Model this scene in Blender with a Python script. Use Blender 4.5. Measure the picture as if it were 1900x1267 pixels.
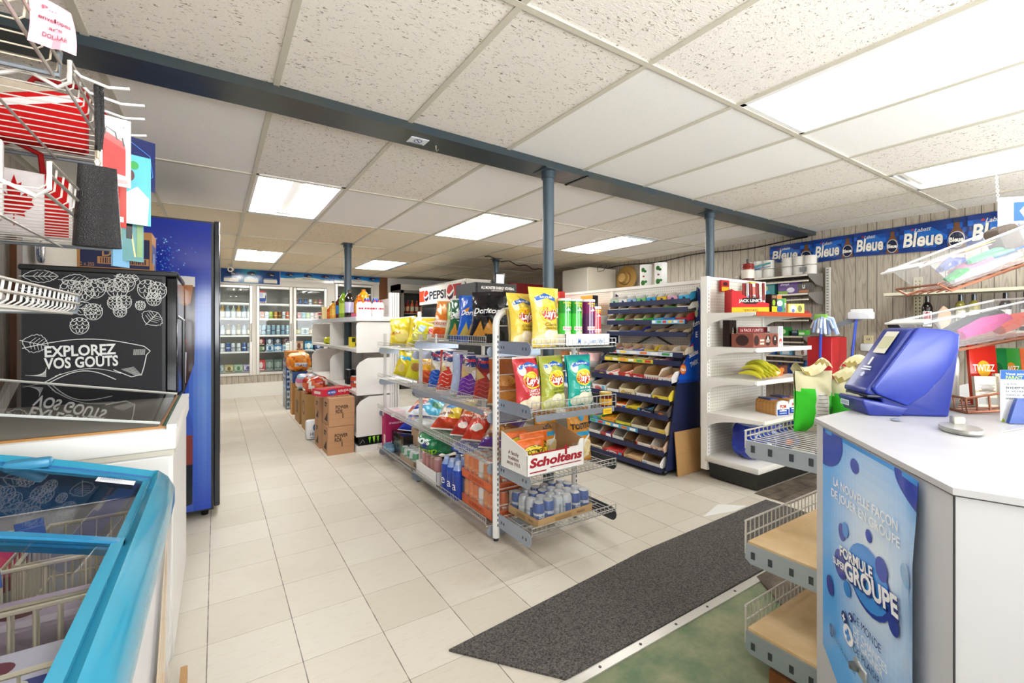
import bpy, bmesh, math, random
from math import sin, cos, pi, radians, sqrt
from mathutils import Vector, Matrix
for _o in list(bpy.data.objects): bpy.data.objects.remove(_o, do_unlink=True)
SC = bpy.context.scene
COL = SC.collection

# ---------------------------------------------------------------- camera, world, daylight, exposure
_cam = bpy.data.cameras.new('camera')
CAM = bpy.data.objects.new('camera', _cam); COL.objects.link(CAM)
_cam.sensor_width = 36.0; _cam.sensor_fit = 'HORIZONTAL'
_cam.lens = 840.5 * 36.0 / 1900.0
_cam.shift_y = -(633.5 - 607.0) / 1900.0
_cam.clip_start = 0.02; _cam.clip_end = 60
CAM.location = (0, 0, 1.263)
CAM.rotation_euler = (pi / 2, 0, -0.579)
SC.camera = CAM
SC.view_settings.view_transform = 'Standard'
SC.view_settings.look = 'None'
SC.view_settings.gamma = 1.0
SC.view_settings.use_curve_mapping = False
SC.view_settings.exposure = 0.30
_w = bpy.data.worlds.new('daylight'); SC.world = _w; _w.use_nodes = True
_nt = _w.node_tree; _nt.nodes.clear()
_out = _nt.nodes.new('ShaderNodeOutputWorld'); _bg = _nt.nodes.new('ShaderNodeBackground')
_sky = _nt.nodes.new('ShaderNodeTexSky'); _sky.sky_type = 'PREETHAM' if hasattr(_sky, 'turbidity') else 'NISHITA'
try: _sky.sky_type = 'HOSEK_WILKIE'
except Exception: pass
_sky.sun_direction = Vector((-0.5, -0.4, 0.75)).normalized()
_sky.turbidity = 4.0
_bg.inputs['Strength'].default_value = 1.6
_nt.links.new(_sky.outputs[0], _bg.inputs[0]); _nt.links.new(_bg.outputs[0], _out.inputs[0])
FIX_E = {'near': 2.1, 'mid': 12.0, 'far': 17.0}        # radiance of the fluorescent panels, set weaker near and stronger far to even out the brightness
def area(name, loc, rot, sx, sy, watts, col):
    l = bpy.data.lights.new(name, 'AREA'); l.shape = 'RECTANGLE'; l.size = sx; l.size_y = sy
    l.energy = watts; l.color = col
    o = bpy.data.objects.new(name, l); COL.objects.link(o); o.location = loc; o.rotation_euler = rot
    return o
# daylight entering through the two shop-front windows behind the camera
area('daylight_window', (0.75, -1.93, 1.45), (radians(142), 0, 0), 2.3, 1.5, 138, (0.93, 0.97, 1.0))
area('daylight_window', (3.9, -1.93, 1.45), (radians(142), 0, 0), 2.3, 1.5, 138, (0.93, 0.97, 1.0))
# ---------------------------------------------------------------- helpers
def hx(h):
    if not isinstance(h, str): return h
    h = h.lstrip('#')
    if len(h) == 3: h = ''.join(c * 2 for c in h)
    r = [int(h[i:i + 2], 16) / 255 for i in (0, 2, 4)]
    return tuple(c / 12.92 if c <= .04045 else ((c + .055) / 1.055) ** 2.4 for c in r)
MATS = {}
def attr_mat(key, rough=.5, metal=0., spec=.5, bump=0., bscale=60., trans=0., alpha=1., sheen=0.):
    m = bpy.data.materials.new(key); m.use_nodes = True; nt = m.node_tree
    b = nt.nodes['Principled BSDF']; a = nt.nodes.new('ShaderNodeAttribute'); a.attribute_name = 'Col'
    nt.links.new(a.outputs['Color'], b.inputs['Base Color'])
    b.inputs['Roughness'].default_value = rough; b.inputs['Metallic'].default_value = metal
    b.inputs['Specular IOR Level'].default_value = spec
    if trans: b.inputs['Transmission Weight'].default_value = trans; b.inputs['IOR'].default_value = 1.3
    if alpha < 1: b.inputs['Alpha'].default_value = alpha
    if bump:
        tc = nt.nodes.new('ShaderNodeTexCoord'); n = nt.nodes.new('ShaderNodeTexNoise'); n.inputs['Scale'].default_value = bscale
        n.inputs['Detail'].default_value = 3
        bp = nt.nodes.new('ShaderNodeBump'); bp.inputs['Strength'].default_value = bump; bp.inputs['Distance'].default_value = .01
        nt.links.new(tc.outputs['Object'], n.inputs['Vector']); nt.links.new(n.outputs['Fac'], bp.inputs['Height'])
        nt.links.new(bp.outputs['Normal'], b.inputs['Normal'])
    MATS[key] = m; return m
attr_mat('card', .62, spec=.3)
attr_mat('paint', .42, bump=.04, bscale=25)
attr_mat('plastic', .3)
attr_mat('foil', .24, bump=.8, bscale=17)
attr_mat('shrink', .2, bump=.3, bscale=35)
attr_mat('metal', .36, metal=.6)
attr_mat('tin', .3, metal=.35)
attr_mat('wire', .38, metal=.3)
attr_mat('cloth', .9, spec=.1, bump=.3, bscale=90)
attr_mat('leather', .3, bump=.5, bscale=420)
attr_mat('bottle', .08, spec=.6)
attr_mat('gloss', .12)
attr_mat('clear_plastic', .16, alpha=.2)
attr_mat('film', .12, alpha=.1)
def glass_mat(key, tint=(1, 1, 1), refl=.1):
    m = bpy.data.materials.new(key); m.use_nodes = True; nt = m.node_tree; nt.nodes.clear()
    o = nt.nodes.new('ShaderNodeOutputMaterial'); mx = nt.nodes.new('ShaderNodeMixShader')
    t = nt.nodes.new('ShaderNodeBsdfTransparent'); g = nt.nodes.new('ShaderNodeBsdfGlossy'); f = nt.nodes.new('ShaderNodeLayerWeight')
    f.inputs['Blend'].default_value = refl
    t.inputs['Color'].default_value = (*tint, 1); g.inputs['Roughness'].default_value = .02
    nt.links.new(f.outputs['Fresnel'], mx.inputs[0]); nt.links.new(t.outputs[0], mx.inputs[1]); nt.links.new(g.outputs[0], mx.inputs[2])
    nt.links.new(mx.outputs[0], o.inputs[0]); MATS[key] = m
glass_mat('glass', (.95, .97, .96), .24)
glass_mat('lid_glass', (.95, .97, .98), .33)
def emit_mat(key, col, s):
    m = bpy.data.materials.new(key); m.use_nodes = True; nt = m.node_tree
    b = nt.nodes['Principled BSDF']; b.inputs['Base Color'].default_value = (.9, .9, .9, 1)
    b.inputs['Emission Color'].default_value = (*col, 1); b.inputs['Emission Strength'].default_value = s; MATS[key] = m
for _k, _e in FIX_E.items():
    emit_mat('lamp_lens_' + _k, (1, .99, .975), _e); emit_mat('lamp_tube_' + _k, (1, .99, .975), max(24., _e * 2.6)); emit_mat('lamp_reflector_' + _k, (1, .99, .975), _e * .72)
emit_mat('added_cooler_lamp', (.95, .98, 1), 5.0)

class Fr:      # a flat printed face: u,v in 0..1
    def __init__(s, O, U, V, w, h, eps=.0006):
        s.O = Vector(O); s.U = Vector(U).normalized(); s.V = Vector(V).normalized(); s.w = w; s.h = h
        s.N = s.U.cross(s.V); s.eps = eps; s.n = 1
    def p(s, u, v, l): return s.O + s.U * (u * s.w) + s.V * (v * s.h) + s.N * (l * s.eps)
class Cy:      # the side of an upright can or bottle, front towards -Y
    def __init__(s, r, z0, z1, span=2.2, eps=.0006, cx=0, cy=0, a0=0):
        s.r = r; s.z0 = z0; s.z1 = z1; s.span = span; s.w = r * span; s.h = z1 - z0; s.eps = eps; s.n = 8; s.cx = cx; s.cy = cy; s.a0 = a0
    def p(s, u, v, l):
        a = (u - .5) * s.span + s.a0; r = s.r + l * s.eps
        return Vector((s.cx + r * sin(a), s.cy - r * cos(a), s.z0 + v * s.h))
class Bag:     # front of a filled crisp packet
    def __init__(s, w, h, d, seed=0, side=1, wr=1.):
        s.w = w; s.h = h; s.d = d; s.n = 12; s.eps = .0011; s.side = side; R = random.Random(seed)
        s.k = [(R.uniform(2, 9), R.uniform(2, 9), R.uniform(0, 6), R.uniform(.02, .07) * wr) for _ in range(5)]
        s.sk = R.uniform(-.05, .05)
    def t(s, u, v):
        a = max(0., 1 - abs(2 * u - 1) ** 2.6) ** .75; vv = min(1, max(0, (v - .035) / .93))
        b = max(0., sin(pi * vv)) ** .5 * (1 + .25 * (0.5 - v))
        q = sum(c * sin(x * u * 3 + y * v * 4 + ph) for x, y, ph, c in s.k)
        e = (2 * v - 1) ** 4; q += .22 * e * sin(6.28 * (4.3 * u + s.sk * 40 + .5 * sin(5 * v))) + .07 * sin(6.28 * (1.7 * u + 2.6 * v) + s.sk * 90)
        return s.d * .5 * a * b * (1 + q) + .0008
    def p(s, u, v, l):
        pinch = 1 - .10 * sin(pi * min(1, max(0, v))) ** 2
        x = (u - .5) * s.w * pinch + s.sk * s.h * v * v
        return Vector((x * s.side if s.side < 0 else x, -s.side * (s.t(u, v) + l * s.eps), v * s.h))
_tx = {}
def text_mesh(t, shear=0., bold=.012):
    k = (t, shear, bold)
    if k in _tx: return _tx[k]
    c = bpy.data.curves.new('t', 'FONT'); c.body = t; c.align_x = 'LEFT'; c.offset = bold; c.shear = shear; c.resolution_u = 3
    o = bpy.data.objects.new('t', c); COL.objects.link(o)
    dg = bpy.context.evaluated_depsgraph_get(); e = o.evaluated_get(dg); me = e.to_mesh()
    V = [(v.co.x, v.co.y) for v in me.vertices]; F = [tuple(p.vertices) for p in me.polygons]
    e.to_mesh_clear(); bpy.data.objects.remove(o); bpy.data.curves.remove(c)
    if not V: V = [(0, 0)]
    xs = [v[0] for v in V]; ys = [v[1] for v in V]
    _tx[k] = (V, F, min(xs), max(xs), min(ys), max(ys)); return _tx[k]
FACE = {'y': lambda a, b: Fr(a, (1, 0, 0), (0, 0, 1), b[0] - a[0], b[2] - a[2]),
        'Y': lambda a, b: Fr((b[0], b[1], a[2]), (-1, 0, 0), (0, 0, 1), b[0] - a[0], b[2] - a[2]),
        'x': lambda a, b: Fr((a[0], b[1], a[2]), (0, -1, 0), (0, 0, 1), b[1] - a[1], b[2] - a[2]),
        'X': lambda a, b: Fr((b[0], a[1], a[2]), (0, 1, 0), (0, 0, 1), b[1] - a[1], b[2] - a[2]),
        'Z': lambda a, b: Fr((a[0], a[1], b[2]), (1, 0, 0), (0, 1, 0), b[0] - a[0], b[1] - a[1]),
        'z': lambda a, b: Fr((a[0], b[1], a[2]), (1, 0, 0), (0, -1, 0), b[0] - a[0], b[1] - a[1])}
def T(x=0, y=0, z=0, rz=0, rx=0, ry=0, s=1):
    return Matrix.Translation((x, y, z)) @ Matrix.Rotation(rz, 4, 'Z') @ Matrix.Rotation(ry, 4, 'Y') @ Matrix.Rotation(rx, 4, 'X') @ Matrix.Scale(s, 4)
class MB:
    def __init__(s): s.V = []; s.F = []; s.C = []; s.I = []; s.S = []; s.M = None
    def add(s, vs, fs, col, mi=0, sm=False):
        o = len(s.V)
        s.V += [tuple(s.M @ Vector(v)) if s.M else tuple(v) for v in vs]
        many = isinstance(col, list)
        for i, f in enumerate(fs):
            s.F.append(tuple(o + k for k in f)); s.C.append(hx(col[i % len(col)] if many else col)); s.I.append(mi); s.S.append(sm)
        return s
    def box(s, a, b, col, mi=0, **fc):
        (x0, y0, z0), (x1, y1, z1) = a, b
        v = [(x0, y0, z0), (x1, y0, z0), (x1, y1, z0), (x0, y1, z0), (x0, y0, z1), (x1, y0, z1), (x1, y1, z1), (x0, y1, z1)]
        f = [(0, 1, 5, 4), (2, 3, 7, 6), (3, 0, 4, 7), (1, 2, 6, 5), (4, 5, 6, 7), (3, 2, 1, 0)]
        return s.add(v, f, [fc.get(k, col) for k in ('y', 'Y', 'x', 'X', 'Z', 'z')], mi)
    def cbox(s, c, d, col, mi=0, **fc):
        return s.box([c[i] - d[i] / 2 for i in range(3)], [c[i] + d[i] / 2 for i in range(3)], col, mi, **fc)
    def rbox(s, a, b, r, col, mi=0, seg=2):
        bm = bmesh.new(); bmesh.ops.create_cube(bm, size=1)
        for v in bm.verts: v.co = Vector([(a[i] + b[i]) / 2 + v.co[i] * (b[i] - a[i]) for i in range(3)])
        bmesh.ops.bevel(bm, geom=bm.edges[:], offset=r, segments=seg, profile=.5, affect='EDGES')
        bm.verts.index_update()
        s.add([v.co[:] for v in bm.verts], [[v.index for v in f.verts] for f in bm.faces], col, mi, True); bm.free(); return s
    def quad(s, a, b, c, d, col, mi=0): return s.add([a, b, c, d], [(0, 1, 2, 3)], col, mi)
    def tube(s, pts, r, col, n=5, mi=0, closed=False, cap=True):
        pts = [Vector(p) for p in pts]; N = len(pts); vs = []; ref = None
        for i, p in enumerate(pts):
            a = pts[i - 1] if (i or closed) else p; b = pts[(i + 1) % N] if (i < N - 1 or closed) else p
            t = (b - a)
            t = t.normalized() if t.length > 1e-9 else Vector((0, 0, 1))
            if ref is None:
                ref = t.orthogonal().normalized()
            x = (ref - t * ref.dot(t))
            x = x.normalized() if x.length > 1e-6 else t.orthogonal().normalized()
            ref = x; y = t.cross(x)
            rr = r[i] if isinstance(r, (list, tuple)) else r
            vs += [p + (x * cos(2 * pi * k / n) + y * sin(2 * pi * k / n)) * rr for k in range(n)]
        fs = []
        for i in range(N if closed else N - 1):
            j = (i + 1) % N
            fs += [(i * n + k, i * n + (k + 1) % n, j * n + (k + 1) % n, j * n + k) for k in range(n)]
        if cap and not closed: fs += [tuple(range(n - 1, -1, -1)), tuple((N - 1) * n + k for k in range(n))]
        return s.add(vs, fs, col, mi, True)
    def bar(s, a, b, r, col, mi=0, n=4): return s.tube([a, b], r, col, n, mi)
    def lathe(s, prof, col, n=14, mi=0, cap=True, c=(0, 0, 0)):
        # prof: [(r, z)], col: one colour or one per ring
        vs = []; fs = []; cs = []; N = len(prof)
        for r, z in prof: vs += [(c[0] + r * cos(2 * pi * k / n), c[1] + r * sin(2 * pi * k / n), c[2] + z) for k in range(n)]
        for i in range(N - 1):
            for k in range(n):
                fs.append((i * n + k, i * n + (k + 1) % n, (i + 1) * n + (k + 1) % n, (i + 1) * n + k)); cs.append(col[i] if isinstance(col, list) else col)
        if cap:
            fs.append(tuple(range(n - 1, -1, -1))); cs.append(col[0] if isinstance(col, list) else col)
            fs.append(tuple((N - 1) * n + k for k in range(n))); cs.append(col[-1] if isinstance(col, list) else col)
        return s.add(vs, fs, cs, mi, True)
    def prism(s, poly, d, col, mi=0, axis='y', o=0.):
        # poly in the plane normal to axis, extruded from o to o+d
        def P(a, b, t): return {'y': (a, t, b), 'x': (t, a, b), 'z': (a, b, t)}[axis]
        n = len(poly); vs = [P(a, b, o) for a, b in poly] + [P(a, b, o + d) for a, b in poly]
        A = sum(poly[i][0] * poly[(i + 1) % n][1] - poly[(i + 1) % n][0] * poly[i][1] for i in range(n))
        fl = (A > 0) ^ (axis == 'y') ^ (d < 0)
        f0 = tuple(range(n)); f1 = tuple(range(n, 2 * n))
        fs = [f0[::-1] if fl else f0, f1 if fl else f1[::-1]]
        for i in range(n):
            j = (i + 1) % n; q = (i, j, n + j, n + i); fs.append(q if fl else q[::-1])
        return s.add(vs, fs, col, mi)
    def surf(s, fn, nu, nv, col, mi=0, sm=True, closed=False):
        vs = [fn(i / nu, j / nv) for j in range(nv + 1) for i in range(nu + 1)]
        fs = [(j * (nu + 1) + i, j * (nu + 1) + i + 1, (j + 1) * (nu + 1) + i + 1, (j + 1) * (nu + 1) + i) for j in range(nv) for i in range(nu)]
        if callable(col): col = [col((i + .5) / nu, (j + .5) / nv) for j in range(nv) for i in range(nu)]
        return s.add(vs, fs, col, mi, sm)
    # printed graphics on a face
    def rect(s, fr, u0, v0, u1, v1, col, l=1, mi=0):
        n = fr.n; return s.surf(lambda a, b: fr.p(u0 + (u1 - u0) * a, v0 + (v1 - v0) * b, l), n, n, col, mi)
    def ell(s, fr, cu, cv, ru, rv, col, l=1, mi=0, rot=0., n=22):
        rings = 1 if fr.n == 1 else 4; vs = [fr.p(cu, cv, l)]; fs = []
        for k in range(1, rings + 1):
            for i in range(n):
                a = 2 * pi * i / n; x = cos(a) * k / rings; y = sin(a) * k / rings
                X = ru * fr.w * x; Y = rv * fr.h * y
                vs.append(fr.p(cu + (X * cos(rot) - Y * sin(rot)) / fr.w, cv + (X * sin(rot) + Y * cos(rot)) / fr.h, l))
        for i in range(n): fs.append((0, 1 + i, 1 + (i + 1) % n))
        for k in range(rings - 1):
            for i in range(n): a = 1 + k * n; b = a + n; j = (i + 1) % n; fs.append((a + i, b + i, b + j, a + j))
        return s.add(vs, fs, col, mi, True)
    def poly(s, fr, pts, col, l=1, mi=0):
        if fr.n == 1: return s.add([fr.p(u, v, l) for u, v in pts], [tuple(range(len(pts)))], col, mi)
        cu = sum(p[0] for p in pts) / len(pts); cv = sum(p[1] for p in pts) / len(pts); q = []
        for i, a in enumerate(pts):
            b = pts[(i + 1) % len(pts)]
            q += [(a[0] + (b[0] - a[0]) * k / 5, a[1] + (b[1] - a[1]) * k / 5) for k in range(5)]
        n = len(q); vs = [fr.p(cu, cv, l)]; fs = [(0, 1 + i, 1 + (i + 1) % n) for i in range(n)]
        for k in range(1, 5): vs += [fr.p(cu + (a - cu) * k / 4, cv + (b - cv) * k / 4, l) for a, b in q]
        for k in range(3): fs += [(1 + k * n + i, 1 + (k + 1) * n + i, 1 + (k + 1) * n + (i + 1) % n, 1 + k * n + (i + 1) % n) for i in range(n)]
        return s.add(vs, fs, col, mi, True)
    def line(s, fr, pts, wd, col, l=1, mi=0):      # a drawn stroke, width in metres
        q = [(u * fr.w, v * fr.h) for u, v in pts]; vs = []; fs = []
        for i, (x, y) in enumerate(q):
            a = q[max(0, i - 1)]; b = q[min(len(q) - 1, i + 1)]; dx = b[0] - a[0]; dy = b[1] - a[1]; L = math.hypot(dx, dy) or 1
            nx = -dy / L * wd / 2; ny = dx / L * wd / 2
            vs += [fr.p((x + nx) / fr.w, (y + ny) / fr.h, l), fr.p((x - nx) / fr.w, (y - ny) / fr.h, l)]
        for i in range(len(q) - 1): fs.append((2 * i, 2 * i + 1, 2 * i + 3, 2 * i + 2))
        return s.add(vs, fs, col, mi)
    def txt(s, fr, t, cu, cv, hh, col, fw=None, l=2, mi=0, shear=0., bold=.012, rot=0., left=False):
        V, F, x0, x1, y0, y1 = text_mesh(t, shear, bold); H = .73
        sc = hh * fr.h / H; wx = (x1 - x0) * sc; sx = 1.
        if fw and wx > 0: sx = fw * fr.w / wx
        vs = []; l = l + 1.8 if fr.n > 1 else l
        for x, y in V:
            X = ((x - x0) * sc - (0 if left else wx / 2)) * sx; Y = (y - H / 2) * sc
            vs.append(fr.p(cu + (X * cos(rot) - Y * sin(rot)) / fr.w, cv + (X * sin(rot) + Y * cos(rot)) / fr.h, l))
        return s.add(vs, F, col, mi)
    def art(s, fr, items, mi=0, l0=1):
        for i, a in enumerate(items):
            l = l0 + i * min(.35, 12 / len(items)); k = a[0]
            if k == 'r': s.rect(fr, *a[1:5], a[5], l, mi)
            elif k == 'e': s.ell(fr, *a[1:5], a[5], l, mi, a[6] if len(a) > 6 else 0.)
            elif k == 'p': s.poly(fr, a[1], a[2], l, mi)
            elif k == 'l': s.line(fr, a[1], a[2], a[3], l, mi)
            elif k == 't': s.txt(fr, a[1], a[2], a[3], a[4], a[5], a[6] if len(a) > 6 else None, l, mi, a[7] if len(a) > 7 else 0., a[8] if len(a) > 8 else .012, a[9] if len(a) > 9 else 0.)
        return s
    def build(s, name, mats='card', parent=None, loc=None, rz=0.):
        me = bpy.data.meshes.new(name); me.from_pydata(s.V, [], s.F)
        mats = [mats] if isinstance(mats, str) else mats
        for m in mats: me.materials.append(MATS[m])
        at = me.color_attributes.new('Col', 'FLOAT_COLOR', 'CORNER'); buf = []
        for p in me.polygons:
            c = s.C[p.index]; buf += [c[0], c[1], c[2], 1.] * p.loop_total
        at.data.foreach_set('color', buf)
        me.polygons.foreach_set('material_index', s.I); me.polygons.foreach_set('use_smooth', s.S); me.update()
        o = bpy.data.objects.new(name, me); COL.objects.link(o)
        if any(s.S):
            try: me.set_sharp_from_angle(angle=radians(40))
            except Exception: pass
        if parent: o.parent = parent
        if loc: o.location = loc
        if rz: o.rotation_euler = (0, 0, rz)
        return o
def tag(o, label, cat, group=None):
    o['label'] = label; o['category'] = cat
    if group: o['group'] = group
    return o
def struct(o): o['kind'] = 'structure'; return o
def thing(name, label, cat, loc=(0, 0, 0), rz=0., group=None, rx=0., ry=0.):
    o = bpy.data.objects.new(name, None); COL.objects.link(o); o.empty_display_size = .05
    o.location = (loc[0], loc[1], loc[2] + (.0015 if loc[2] > .03 else 0)); o.rotation_euler = (rx, ry, rz); return tag(o, label, cat, group)
def dup(o, loc=None, rz=None, label=None, group=None):
    r = o.copy(); COL.objects.link(r)
    if loc is not None: r.location = (loc[0], loc[1], loc[2] + .0015)
    if rz is not None: r.rotation_euler = (o.rotation_euler[0], o.rotation_euler[1], rz)
    if label: r['label'] = label
    if group: r['group'] = group
    for ch in list(o.children):
        c = ch.copy(); COL.objects.link(c); c.parent = r
        for g in list(ch.children):
            d = g.copy(); COL.objects.link(d); d.parent = c
    return r
RND = random.Random(7)
# ---------------------------------------------------------------- setting
XL, XR, YF, YB, ZC = -1.05, 5.5, -1.9, 9.5, 2.31
def nodes(key):
    m = bpy.data.materials.new(key); m.use_nodes = True; MATS[key] = m; nt = m.node_tree
    b = nt.nodes['Principled BSDF']
    class K: pass
    k = K(); k.b = b; k.nt = nt
    k.N = lambda t, **kw: _mk(nt, t, kw)
    k.L = nt.links.new
    return k
def _mk(nt, t, kw):
    n = nt.nodes.new(t)
    for a, v in kw.items():
        if a.startswith('i_'):
            q = a[2:]; n.inputs[int(q) if q.isdigit() else q].default_value = v
        else: setattr(n, a, v)
    return n
def mth(k, op, a, b=None, c=None):
    n = k.N('ShaderNodeMath', operation=op)
    for i, v in enumerate((a, b, c)):
        if v is None: continue
        if isinstance(v, (int, float)): n.inputs[i].default_value = v
        else: k.L(v, n.inputs[i])
    return n.outputs[0]
def mixc(k, fac, a, b, mode='MIX'):
    n = k.N('ShaderNodeMix', data_type='RGBA', blend_type=mode)
    for s, v in ((n.inputs[0], fac), (n.inputs[6], a), (n.inputs[7], b)):
        if isinstance(v, (int, float)): s.default_value = v
        elif isinstance(v, tuple): s.default_value = (*v[:3], 1)
        else: k.L(v, s)
    return n.outputs[2]
def ramp(k, fac, stops, interp='LINEAR'):
    n = k.N('ShaderNodeValToRGB'); cr = n.color_ramp; cr.interpolation = interp
    while len(cr.elements) < len(stops): cr.elements.new(.5)
    for e, (p, c) in zip(cr.elements, stops): e.position = p; e.color = (*c[:3], 1) if not isinstance(c, (int, float)) else (c, c, c, 1)
    k.L(fac, n.inputs[0]); return n.outputs[0]
def noise(k, vec, scale, detail=3, rough=.55, dist=0.):
    n = k.N('ShaderNodeTexNoise'); n.inputs['Scale'].default_value = scale; n.inputs['Detail'].default_value = detail
    n.inputs['Roughness'].default_value = rough; n.inputs['Distortion'].default_value = dist; k.L(vec, n.inputs['Vector']); return n.outputs['Fac']
def scaled(k, vec, s):
    n = k.N('ShaderNodeMapping'); n.inputs['Scale'].default_value = s; k.L(vec, n.inputs['Vector']); return n.outputs[0]
def floor_material():
    k = nodes('vinyl_tile'); tc = k.N('ShaderNodeTexCoord').outputs['Object']
    sp = k.N('ShaderNodeSeparateXYZ'); k.L(tc, sp.inputs[0]); X, Y = sp.outputs[0], sp.outputs[1]
    S = .3048
    gx = mth(k, 'DIVIDE', mth(k, 'SUBTRACT', X, -.0286), S); gy = mth(k, 'DIVIDE', mth(k, 'SUBTRACT', Y, 1.8632), S)
    def edge(g): return mth(k, 'MULTIPLY', mth(k, 'ABSOLUTE', mth(k, 'SUBTRACT', g, mth(k, 'ROUND', g))), S)
    cx = mth(k, 'FLOOR', gx); cy = mth(k, 'FLOOR', gy)
    cv = k.N('ShaderNodeCombineXYZ'); k.L(cx, cv.inputs[0]); k.L(cy, cv.inputs[1])
    wn = k.N('ShaderNodeTexWhiteNoise', noise_dimensions='2D'); k.L(cv.outputs[0], wn.inputs['Vector'])
    base = ramp(k, wn.outputs['Value'], [(0, hx('c7c0b0')), (.5, hx('ccc5b7')), (1, hx('d0cabd'))])
    st = noise(k, scaled(k, tc, (9, 50, 1)), 1.5, 4, .65)
    base = mixc(k, mth(k, 'MULTIPLY', ramp(k, st, [(.52, 0.), (.75, 1.)]), .35), base, hx('b9a98c'))
    cl = noise(k, tc, 1.1, 4, .6)
    base = mixc(k, mth(k, 'MULTIPLY', ramp(k, cl, [(.5, 0.), (.72, 1.)]), .35), base, hx('b7aa92'))
    sc = noise(k, scaled(k, tc, (60, 8, 1)), 1.2, 5, .7)
    base = mixc(k, mth(k, 'MULTIPLY', ramp(k, sc, [(.68, 0.), (.76, 1.)]), .45), base, hx('8c7c66'))
    # worn grey traffic band along the racks (dirt with its own shape)
    band = mth(k, 'SUBTRACT', 1.0, mth(k, 'MINIMUM', 1.0, mth(k, 'MULTIPLY', mth(k, 'ABSOLUTE', mth(k, 'SUBTRACT', X, 1.34)), 2.6)))
    yb = mth(k, 'MULTIPLY', mth(k, 'GREATER_THAN', Y, 1.9), mth(k, 'LESS_THAN', Y, 4.7))
    dn = ramp(k, noise(k, tc, 3.0, 5, .65), [(.3, 0.), (.65, 1.)])
    base = mixc(k, mth(k, 'MULTIPLY', mth(k, 'MULTIPLY', band, yb), mth(k, 'MULTIPLY', dn, .6)), base, hx('7d6f5c'))
    nj = noise(k, tc, 14, 2)
    lx = mth(k, 'LESS_THAN', edge(gx), mth(k, 'MULTIPLY', nj, .0036)); ly = mth(k, 'LESS_THAN', edge(gy), mth(k, 'MULTIPLY', nj, .0028))
    base = mixc(k, mth(k, 'MULTIPLY', ly, .62), base, hx('6b6052')); base = mixc(k, mth(k, 'MULTIPLY', lx, .85), base, hx('4e463c'))
    k.L(base, k.b.inputs['Base Color'])
    rg = mth(k, 'ADD', .3, mth(k, 'MULTIPLY', cl, .3)); k.L(rg, k.b.inputs['Roughness'])
    bp = k.N('ShaderNodeBump', i_Strength=.12, i_Distance=.01); k.L(noise(k, tc, 3.5, 2), bp.inputs['Height']); k.L(bp.outputs[0], k.b.inputs['Normal'])
floor_material()
def ceiling_material(key, fiss):
    k = nodes(key); tc = k.N('ShaderNodeTexCoord').outputs['Object']
    at = k.N('ShaderNodeAttribute'); at.attribute_name = 'Col'; c = at.outputs['Color']
    if fiss:
        d = noise(k, tc, 4, 2); v = scaled(k, tc, (26, 60, 1) if fiss == 1 else (40, 40, 1))
        h = noise(k, v, 1.6, 3, .6, 1.2); c = mixc(k, mth(k, 'MULTIPLY', ramp(k, h, [(.62, 0.), (.64, 1.)]), .8), c, hx('7d6a52'))
        h2 = noise(k, tc, 260, 1); c = mixc(k, mth(k, 'MULTIPLY', ramp(k, h2, [(.66, 0.), (.7, 1.)]), .35), c, hx('a89a86'))
        bp = k.N('ShaderNodeBump', i_Strength=.5, i_Distance=.004); k.L(h, bp.inputs['Height']); k.L(bp.outputs[0], k.b.inputs['Normal'])
    else:
        h2 = noise(k, tc, 180, 2); c = mixc(k, mth(k, 'MULTIPLY', ramp(k, h2, [(.58, 0.), (.75, 1.)]), .3), c, hx('b3a795'))
        bp = k.N('ShaderNodeBump', i_Strength=.25, i_Distance=.003); k.L(noise(k, tc, 120, 2), bp.inputs['Height']); k.L(bp.outputs[0], k.b.inputs['Normal'])
    st = noise(k, tc, .9, 3); c = mixc(k, mth(k, 'MULTIPLY', ramp(k, st, [(.6, 0.), (.8, 1.)]), .25), c, hx('c3ab88'))
    k.L(c, k.b.inputs['Base Color']); k.b.inputs['Roughness'].default_value = .9; k.b.inputs['Specular IOR Level'].default_value = .1
ceiling_material('ceiling_fissured', 1); ceiling_material('ceiling_smooth', 0); ceiling_material('ceiling_pitted', 2)
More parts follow.
